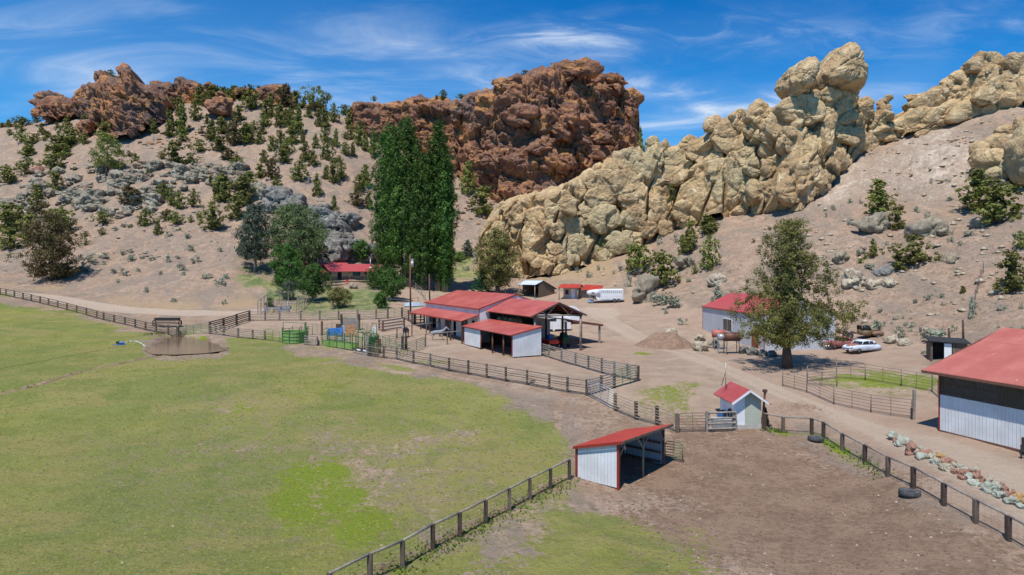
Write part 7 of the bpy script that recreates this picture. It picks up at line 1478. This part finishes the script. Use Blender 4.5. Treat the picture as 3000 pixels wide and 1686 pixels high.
    # dirt mound
    g=G(1962,1024); n=40; a=np.linspace(-1,1,n); X,Y=np.meshgrid(a*4.0,a*3.0); r2=(X/4.0)**2+(Y/3.0)**2; H=np.clip(1-r2,0,1)**1.1*1.75; H=H*(1+.25*fbm(X/1.2,Y/1.2,o=3,s=3))+fbm(X*2,Y*2,o=2,s=8)*.06*(H>.02); Z=ground(X+g.x,Y+g.y+2.6)-g.z+H-.04
    o=mesh_np('dirt_mound',np.stack([X,Y+2.6,Z],-1).reshape(-1,3),grid_faces(n,n),M('mound_soil',(.27,.175,.115),(.19,.12,.08),2,.95,.05),smooth=True); o.location=g; tag(o,'brown mound of soil beside the gravel lane, left of the fuel tanks','dirt mound')
rocks()
def tyres():
    for u,v,w,lab,mt in ((2390,1301,44,'old grey tractor tyre lying by the bend of the mesh fence','tyre_grey'),(2665,1465,58,'black tractor tyre lying in the front of the trampled paddock','tyre_grey'),(1560,1124,18,'flat rubber feed ring behind the front paddock fence','black')):
        g=G(u,v-(w*.2)); Rr=w/2*g.y/F; o=empty('tractor_tyre' if w>30 else 'feed_ring',g,.3,lab,'tyre' if w>30 else 'feed pan'); hh=Rr*.28
        m=MB(); m.torus((0,0,hh+.01),Rr*.76,Rr*.24,'z',40,12,1.15); m.build('casing',MT[mt],o,True); m=MB()
        if w>30:
            for i in range(30):
                t=2*math.pi*i/30; t2=t+.16; m.bar((math.cos(t)*Rr*.995,math.sin(t)*Rr*.995,hh*.35),(math.cos(t2)*Rr*.93,math.sin(t2)*Rr*.93,hh*1.95),.07*Rr,.05)
            m.build('lugs',MT['black'],o)
tyres()
# ---------------------------------------------------------------- vehicles
def ellips(m,c,r,n=12,k=8,zmin=-1.0):
    secs=[]
    for i in range(k+1):
        t=-math.pi/2+math.pi*i/k; x=c[0]+r[0]*math.sin(t); q=max(math.cos(t),.02); secs.append([(x,c[1]+r[1]*q*math.cos(a),c[2]+max(zmin,q*math.sin(a))*r[2]) for a in np.linspace(0,2*math.pi,n,endpoint=False)])
    return m.loft(secs)
def body_sec(x,w,z0,z1,r=.16):
    w=w/2; r=min(r,(z1-z0)*.45); return [(x,-w*.9,z0),(x,-w,z0+.12),(x,-w,z1-r*1.3),(x,-w+r*.35,z1-r*.35),(x,-w+r*1.4,z1),(x,w-r*1.4,z1),(x,w-r*.35,z1-r*.35),(x,w,z1-r*1.3),(x,w,z0+.12),(x,w*.9,z0)]
def wheel(par,x,y,r=.36,rim=None):
    w=MB().torus((x,y,r),r*.70,r*.30,'y',22,8).build('wheel',MT['black'],par,True); s=1 if y>0 else -1
    MB().tube((x,y-.06,r),(x,y+.07*s,r),r*.48,r*.40,14).build('rim',rim or MT['pipe'],w)
def old_car(u,v,yaw,label,paint,hood,rust=None):
    """fastback coupe of about 1950, local +x is the nose"""
    g=G(u,v); o=empty('vintage_car',g,R(yaw),label,'car')
    m=MB(); m.loft([body_sec(x,w,z0,z1,r) for x,w,z0,z1,r in ((-2.5,1.1,.45,.62,.1),(-2.42,1.5,.36,.78,.2),(-2.0,1.72,.30,.92,.2),(-1.2,1.76,.28,.98,.18),(0,1.78,.28,.99,.16),(.9,1.74,.28,1.0,.16),(1.05,1.5,.3,1.01,.2),(1.9,1.35,.32,.98,.25),(2.3,1.2,.36,.86,.25),(2.42,.9,.42,.74,.2))])
    for s in (-1,1): ellips(m,(1.55,s*.66,.62),(.98,.24,.36),12,10); ellips(m,(-1.35,s*.72,.56),(.85,.22,.33),12,10)
    m.build('body',paint,o,True)
    m=MB(); m.loft([[(x,-w,z),(x,-w*.55,z+.06),(x,0,z+.09),(x,w*.55,z+.06),(x,w,z)] for x,w,z in ((.98,.68,1.0),(1.5,.62,1.0),(2.0,.52,.95),(2.36,.36,.78))],cap=False,closed=False); m.build('hood',hood,o,True)
    gl=MB(); gl.loft([[(x,-w0,1.0-.02*(x<-1.4)),(x,-w1,z),(x,w1,z),(x,w0,1.0-.02*(x<-1.4))] for x,w0,w1,z in ((-1.75,.55,.5,1.02),(-1.35,.68,.6,1.24),(-.8,.74,.62,1.42),(-.1,.76,.63,1.47),(.45,.75,.6,1.42),(.95,.70,.62,1.02))]); gl.build('windows',MT['glass'],o,True)
    rf=MB(); rf.loft([[(x,-w,z-.09),(x,-w*.93,z),(x,-w*.5,z+.05),(x,w*.5,z+.05),(x,w*.93,z),(x,w,z-.09)] for x,w,z in ((-2.1,.42,.93),(-1.75,.60,1.08),(-1.35,.70,1.27),(-.8,.70,1.44),(-.1,.70,1.50),(.42,.66,1.45),(.55,.62,1.40))],cap=True,closed=False)
    for s in (-1,1):
        for x0,x1 in ((-.35,-.30),(.95,.52)): rf.bar((x0,s*.765,1.0),(x1,s*.69,1.42),.07,.05)
        rf.bar((-1.05,s*.74,1.0),(-1.1,s*.70,1.36),.30,.05)
    rf.build('roof',paint,o,True)
    for s in (-1,1): MB().tube((2.42,s*.66,.68),(2.50,s*.66,.68),.12,.11,12).build('headlight',MT['chrome'],o,True); wheel(o,1.5,s*.80,.34); wheel(o,-1.35,s*.80,.34)
    m=MB(); 
    for zz in (.50,.60): m.bar((2.46,-.5,zz),(2.46,.5,zz),.05,.04)
    m.build('grille',MT['chrome'],o); MB().path([(2.30,-.82,.42),(2.56,-.6,.42),(2.62,0,.42),(2.56,.6,.42),(2.30,.82,.42)],.07,6).build('bumper',MT['chrome'],o,True); MB().path([(-2.35,-.75,.45),(-2.56,-.5,.45),(-2.56,.5,.45),(-2.35,.75,.45)],.06,6).build('rear_bumper',MT['chrome'],o,True)
    if rust: m=MB(); m.prism([(.15,-.895,.36),(.75,-.895,.40),(.8,-.895,.6),(.55,-.895,.72),(.3,-.895,.66),(.1,-.895,.5)],(0,-.006,0)); m.build('rust_patch',rust,o)
rustm=M('surface_rust',(.33,.15,.10),(.22,.10,.07),3,.8); 
wp=M('faded_white_blue_paint',(.66,.72,.80),(.52,.58,.68),1.2,.35,spots=(2.2,.66,(.45,.25,.18)))
pk=M('faded_pink_red_paint',(.36,.13,.12),(.28,.10,.09),1.2,.45,spots=(2.5,.66,(.42,.2,.16)))
c=G(2524,1031); old_car(2526,1032,180+22,'white and pale blue vintage coupe with rusty hood, nearest of the old cars',wp,rustm,M('bare_rust_patch',(.50,.33,.25)))
old_car(2456,1020,180+22,'faded pink red vintage coupe behind the white one',pk,M('rose_hood',(.33,.12,.11)))
def old_truck():
    g=G(2528,992); o=empty('old_truck',g,R(-4),'rusty green flatbed truck cab with bare chassis behind the coupes','truck'); gp=M('olive_rust_paint',(.15,.125,.06),(.22,.11,.06),1.0,.6,mixlo=.45,mixhi=.55); ru=M('chassis_rust',(.16,.07,.045),(.10,.05,.04),2,.8)
    m=MB(); m.loft([body_sec(x,w,z0,z1,.2) for x,w,z0,z1 in ((-.45,1.6,.5,1.15),(.1,1.7,.45,1.2),(.75,1.6,.45,1.2),(.85,1.1,.5,1.22),(1.9,1.0,.5,1.15),(2.25,.8,.55,.95))])
    for s in (-1,1): ellips(m,(1.65,s*.72,.72),(.78,.24,.36),12,10)
    m.build('body',gp,o,True); m=MB(); m.loft([[(x,-.5,1.2),(x,-.3,z),(x,.3,z),(x,.5,1.2)] for x,z in ((.85,1.34),(1.5,1.33),(2.2,1.1))]); m.build('hood',M('tan_rust_hood',(.34,.27,.18),(.24,.17,.11)),o,True)
    m=MB(); m.loft([[(x,-w0,1.15),(x,-w1,z),(x,w1,z),(x,w0,1.15)] for x,w0,w1,z in ((-.4,.78,.7,1.75),(.5,.78,.68,1.78),(.85,.74,.68,1.2))]); m.build('windows',MT['glass'],o,True); m=MB(); m.loft([[(x,-w,z-.08),(x,-w*.7,z),(x,w*.7,z),(x,w,z-.08)] for x,w,z in ((-.5,.72,1.78),(0,.76,1.87),(.55,.70,1.82))])
    for s in (-1,1): m.bar((-.42,s*.78,1.15),(-.42,s*.72,1.75),.2,.06); m.bar((.84,s*.74,1.18),(.55,s*.70,1.76),.07,.05)
    m.build('roof',gp,o,True); m=MB(); m.bar((-3.2,-.4,.72),(-.4,-.4,.72),.14); m.bar((-3.2,.4,.72),(-.4,.4,.72),.14)
    for x in (-3.1,-2.2,-1.2): m.bar((x,-.9,.82),(x,.9,.82),.12)
    m.build('chassis',ru,o)
    for s in (-1,1): wheel(o,1.65,s*.85,.40); wheel(o,-1.95,s*.8,.42); MB().tube((2.28,s*.7,.85),(2.38,s*.7,.85),.12,.1,12).build('headlight',MT['chrome'],o)
    MB().path([(2.3,-.8,.5),(2.45,0,.5),(2.3,.8,.5)],.06,6).build('bumper',ru,o); m=MB(); 
    for zz in (.68,.78,.88,.98): m.bar((2.30,-.35,zz),(2.30,.35,zz),.04,.03)
    m.build('grille',ru,o)
old_truck()
def stock_trailer():
    g=G(1790,886); s=g.y/F; o=empty('stock_trailer',g,R(4),'white gooseneck stock trailer with two rows of slots','trailer'); x1=33*s; x0=-34*s; x2=-71*s; H=2.55; z0=.55
    m=MB(); m.loft([[(x,-1.0,z0),(x,-1.0,z),(x,-.85,z+.12),(x,.85,z+.12),(x,1.0,z),(x,1.0,z0)] for x,z in ((x0,H-.02),(x1,H))]); m.build('box',MT['white'],o)
    m=MB(); m.loft([[(x,-w,zb),(x,-w,z),(x,-w*.85,z+.1),(x,w*.85,z+.1),(x,w,z),(x,w,zb)] for x,w,zb,z in ((x2,.5,1.75,2.0),(x2+.3,.85,1.5,2.25),(x2+1.6,1.0,1.4,2.45),(x0-.01,1.0,1.05,H-.02))]); m.build('nose',MT['white'],o,True)
    n=11
    for k,zz in enumerate((2.32,1.98)):
        for i in range(n): x=x0+.15+(x1-x0-.3)*i/n; MB().box((x,-1.02,zz-.12),(x+(x1-x0)/n*.62,-1.003,zz)).build('slot',MT['black'],o)
    m=MB(); 
    for zz in (.9,1.2,1.55): m.bar((x0,-1.02,zz),(x1,-1.02,zz),.03,.04)
    m.build('side_rib',MT['white'],o); MB().box((x2+.75,-1.01,1.8),(x2+1.35,-.97,2.0)).build('nose_marking',MT['black'],o)
    MB().box((x0,-1.02,.42),(x1,-.99,.62)).build('skirt',MT['steel'],o)
    for x in (x1-1.75,x1-.95):
        for sy in (-.98,.98): w=MB().torus((x,sy,.38),.26,.12,'y',20,8).build('wheel',MT['black'],o,True); MB().tube((x,sy-.1,.38),(x,sy+.1,.38),.17,.15,12).build('rim',MT['chrome'],w)
    MB().torus((x0-1.2,-.6,1.0),.26,.1,'y',20,8).build('spare_wheel',MT['black'],o,True); MB().bar((x2+.55,0,.15),(x2+.55,0,1.55),.14).build('jack',MT['white'],o); MB().box((x2+.2,-.3,0),(x2+1.3,.3,.55)).build('tool_box',M('blue_grey_box',(.3,.42,.52)),o); m=MB(); m.prism([(x0-.6,-.9,.45),(x0,-.9,.45),(x0,-.9,1.1),(x0-1.0,-.9,1.35)],(0,1.8,0)); m.build('gusset',MT['white'],o)
stock_trailer()
# ---------------------------------------------------------------- horses and people
def skin(name,V_,E_,R_,mat,parent=None,sub=1):
    me=bpy.data.meshes.new(name); me.from_pydata(V_,E_,[]); o=bpy.data.objects.new(name,me); COL.objects.link(o); md=o.modifiers.new('s','SKIN')
    for i,r in enumerate(R_): me.skin_vertices[0].data[i].radius=(r if isinstance(r,tuple) else (r,r))
    me.skin_vertices[0].data[0].use_root=True; o.modifiers.new('u','SUBSURF').levels=sub
    dg=bpy.context.evaluated_depsgraph_get(); nm=bpy.data.meshes.new_from_object(o.evaluated_get(dg)); o.modifiers.clear(); o.data=nm; nm.materials.clear(); nm.materials.append(mat)
    nm.polygons.foreach_set('use_smooth',[True]*len(nm.polygons)); nm.name=name
    if parent: o.parent=parent
    return o
def horse(u,v,yaw,coat,mane,label,sc=1.0,face=None,head_down=0):
    g=G(u,v); o=empty('horse',g,R(yaw),label,'horse'); V_=[];E_=[];R_=[]
    def a(p,r,par=None): V_.append(tuple(q*sc for q in p)); R_.append(r*sc if not isinstance(r,tuple) else tuple(x*sc for x in r)); i=len(V_)-1; (E_.append((par,i)) if par is not None else None); return i
    b0=a((0,0,1.12),.27); b1=a((.38,0,1.14),.28,b0); b2=a((.68,0,1.20),.22,b1); bm=a((-.35,0,1.14),.26,b0); bh=a((-.68,0,1.18),.26,bm); tl=a((-.86,0,1.14),.13,bh)
    n1=a((.92,0,1.45),.15,b2); n2=a((1.14,0,1.72-head_down),.11,n1); hd=a((1.30,0,1.74-head_down),.105,n2); h2=a((1.48,0,1.56-head_down),.075,hd); a((1.62,0,1.42-head_down),.055,h2)
    for s in (-1,1):
        k=a((.62,s*.15,.92),.12,b2); k1=a((.63,s*.15,.52),.058,k); k2=a((.62,s*.15,.14),.042,k1); a((.66,s*.15,.03),.055,k2)
        k=a((-.66,s*.16,.92),.16,bh); k0=a((-.60,s*.16,.74),.10,k); k1=a((-.80,s*.16,.48),.062,k0); k2=a((-.74,s*.16,.14),.045,k1); a((-.69,s*.16,.03),.055,k2)
        e=a((1.25,s*.06,1.90-head_down),.025,hd)
    skin('body',V_,E_,[r*1.22 for r in R_],coat,o)
    m=MB(); m.loft([[(x,-.03,z-.05),(x+.02,0,z+.07),(x,.03,z-.05)] for x,z in ((.70,1.42),(.90,1.62),(1.10,1.80-head_down),(1.22,1.88-head_down))]); m.build('mane',mane,o); MB().path([(-.84*sc,0,1.18*sc),(-.98*sc,0,1.0*sc),(-.98*sc,.02,.55*sc)],[.06,.085,.03],7).build('tail',mane,o,True)
    if face: m=MB(); m.loft([[(x*sc,-w,z*sc),(x*sc+.01,0,z*sc+.012),(x*sc,w,z*sc)] for x,z,w in ((1.38,1.78-head_down,.04),(1.52,1.63-head_down,.035),(1.64,1.49-head_down,.03))]); m.build('blaze',face,o)
    return o
horse(1283,997,6,M('dapple_grey_coat',(.15,.155,.175),(.27,.275,.29),6,.6),M('pale_mane',(.42,.42,.42)),'dapple grey horse standing side on by the pole rail',.98,MT['white'])
horse(1189,989,-96,M('dark_grey_coat',(.045,.045,.055),(.08,.08,.09),6,.6),MT['black'],'dark grey horse facing the viewer under the long pole rail',1.0,MT['white'])
def person(u,v,shirt,pants,label,yaw,hat):
    g=G(u,v); o=empty('person',g,R(yaw),label,'person'); V_=[];E_=[];R_=[]
    def a(p,r,par=None): V_.append(p); R_.append(r); i=len(V_)-1; (E_.append((par,i)) if par is not None else None); return i
    pv=a((0,0,.95),.14); ch=a((0,0,1.30),.155,pv); nk=a((0,0,1.47),.06,ch); hd=a((0,0,1.60),.085,nk); a((0,-.01,1.70),.075,hd)
    for s in (-1,1):
        sh=a((s*.18,0,1.40),.065,ch); el=a((s*.27,.02,1.14),.045,sh); wr=a((s*.23,-.12,.94),.033,el); a((s*.22,-.17,.86),.035,wr)
        hp=a((s*.09,0,.86),.09,pv); kn=a((s*.11,-.01,.48),.062,hp); an=a((s*.11,0,.09),.042,kn); a((s*.12,-.13,.04),.04,an)
    skin('body',V_,E_,R_,MT['skin'],o)
    m=MB(); m.loft([[(w*math.cos(t),.62*w*math.sin(t),z_) for t in np.linspace(0,2*math.pi,12,endpoint=False)] for z_,w in ((.90,.20),(1.1,.19),(1.32,.235),(1.44,.19),(1.49,.08))]); 
    for s in (-1,1): m.path([(s*.17,0,1.40),(s*.275,.02,1.14),(s*.235,-.11,.97)],[.085,.062,.05],8)
    m.build('shirt',shirt,o,True); m=MB()
    for s in (-1,1): m.path([(s*.085,0,.95),(s*.11,-.01,.48),(s*.11,0,.06)],[.115,.082,.062],8)
    m.loft([[(w*math.cos(t),.7*w*math.sin(t),z_) for t in np.linspace(0,2*math.pi,12,endpoint=False)] for z_,w in ((.80,.17),(.98,.185))]); m.build('trousers',pants,o,True)
    m=MB(); m.tube((0,0,1.69),(0,0,1.80),.11,.085,12); m.tube((0,-.03,1.685),(0,-.03,1.70),.15 if hat else .11,.15 if hat else .11,12); m.build('cap',MT['cloth_black'],o,True)
person(1481,868,MT['cloth_black'],MT['cloth_navy'],'person in black shirt and cap, left of the pair behind the barn ridge',160,False)
person(1498,869,MT['cloth_navy'],MT['cloth_navy'],'person in navy blue shirt, right of the pair behind the barn ridge',190,True)
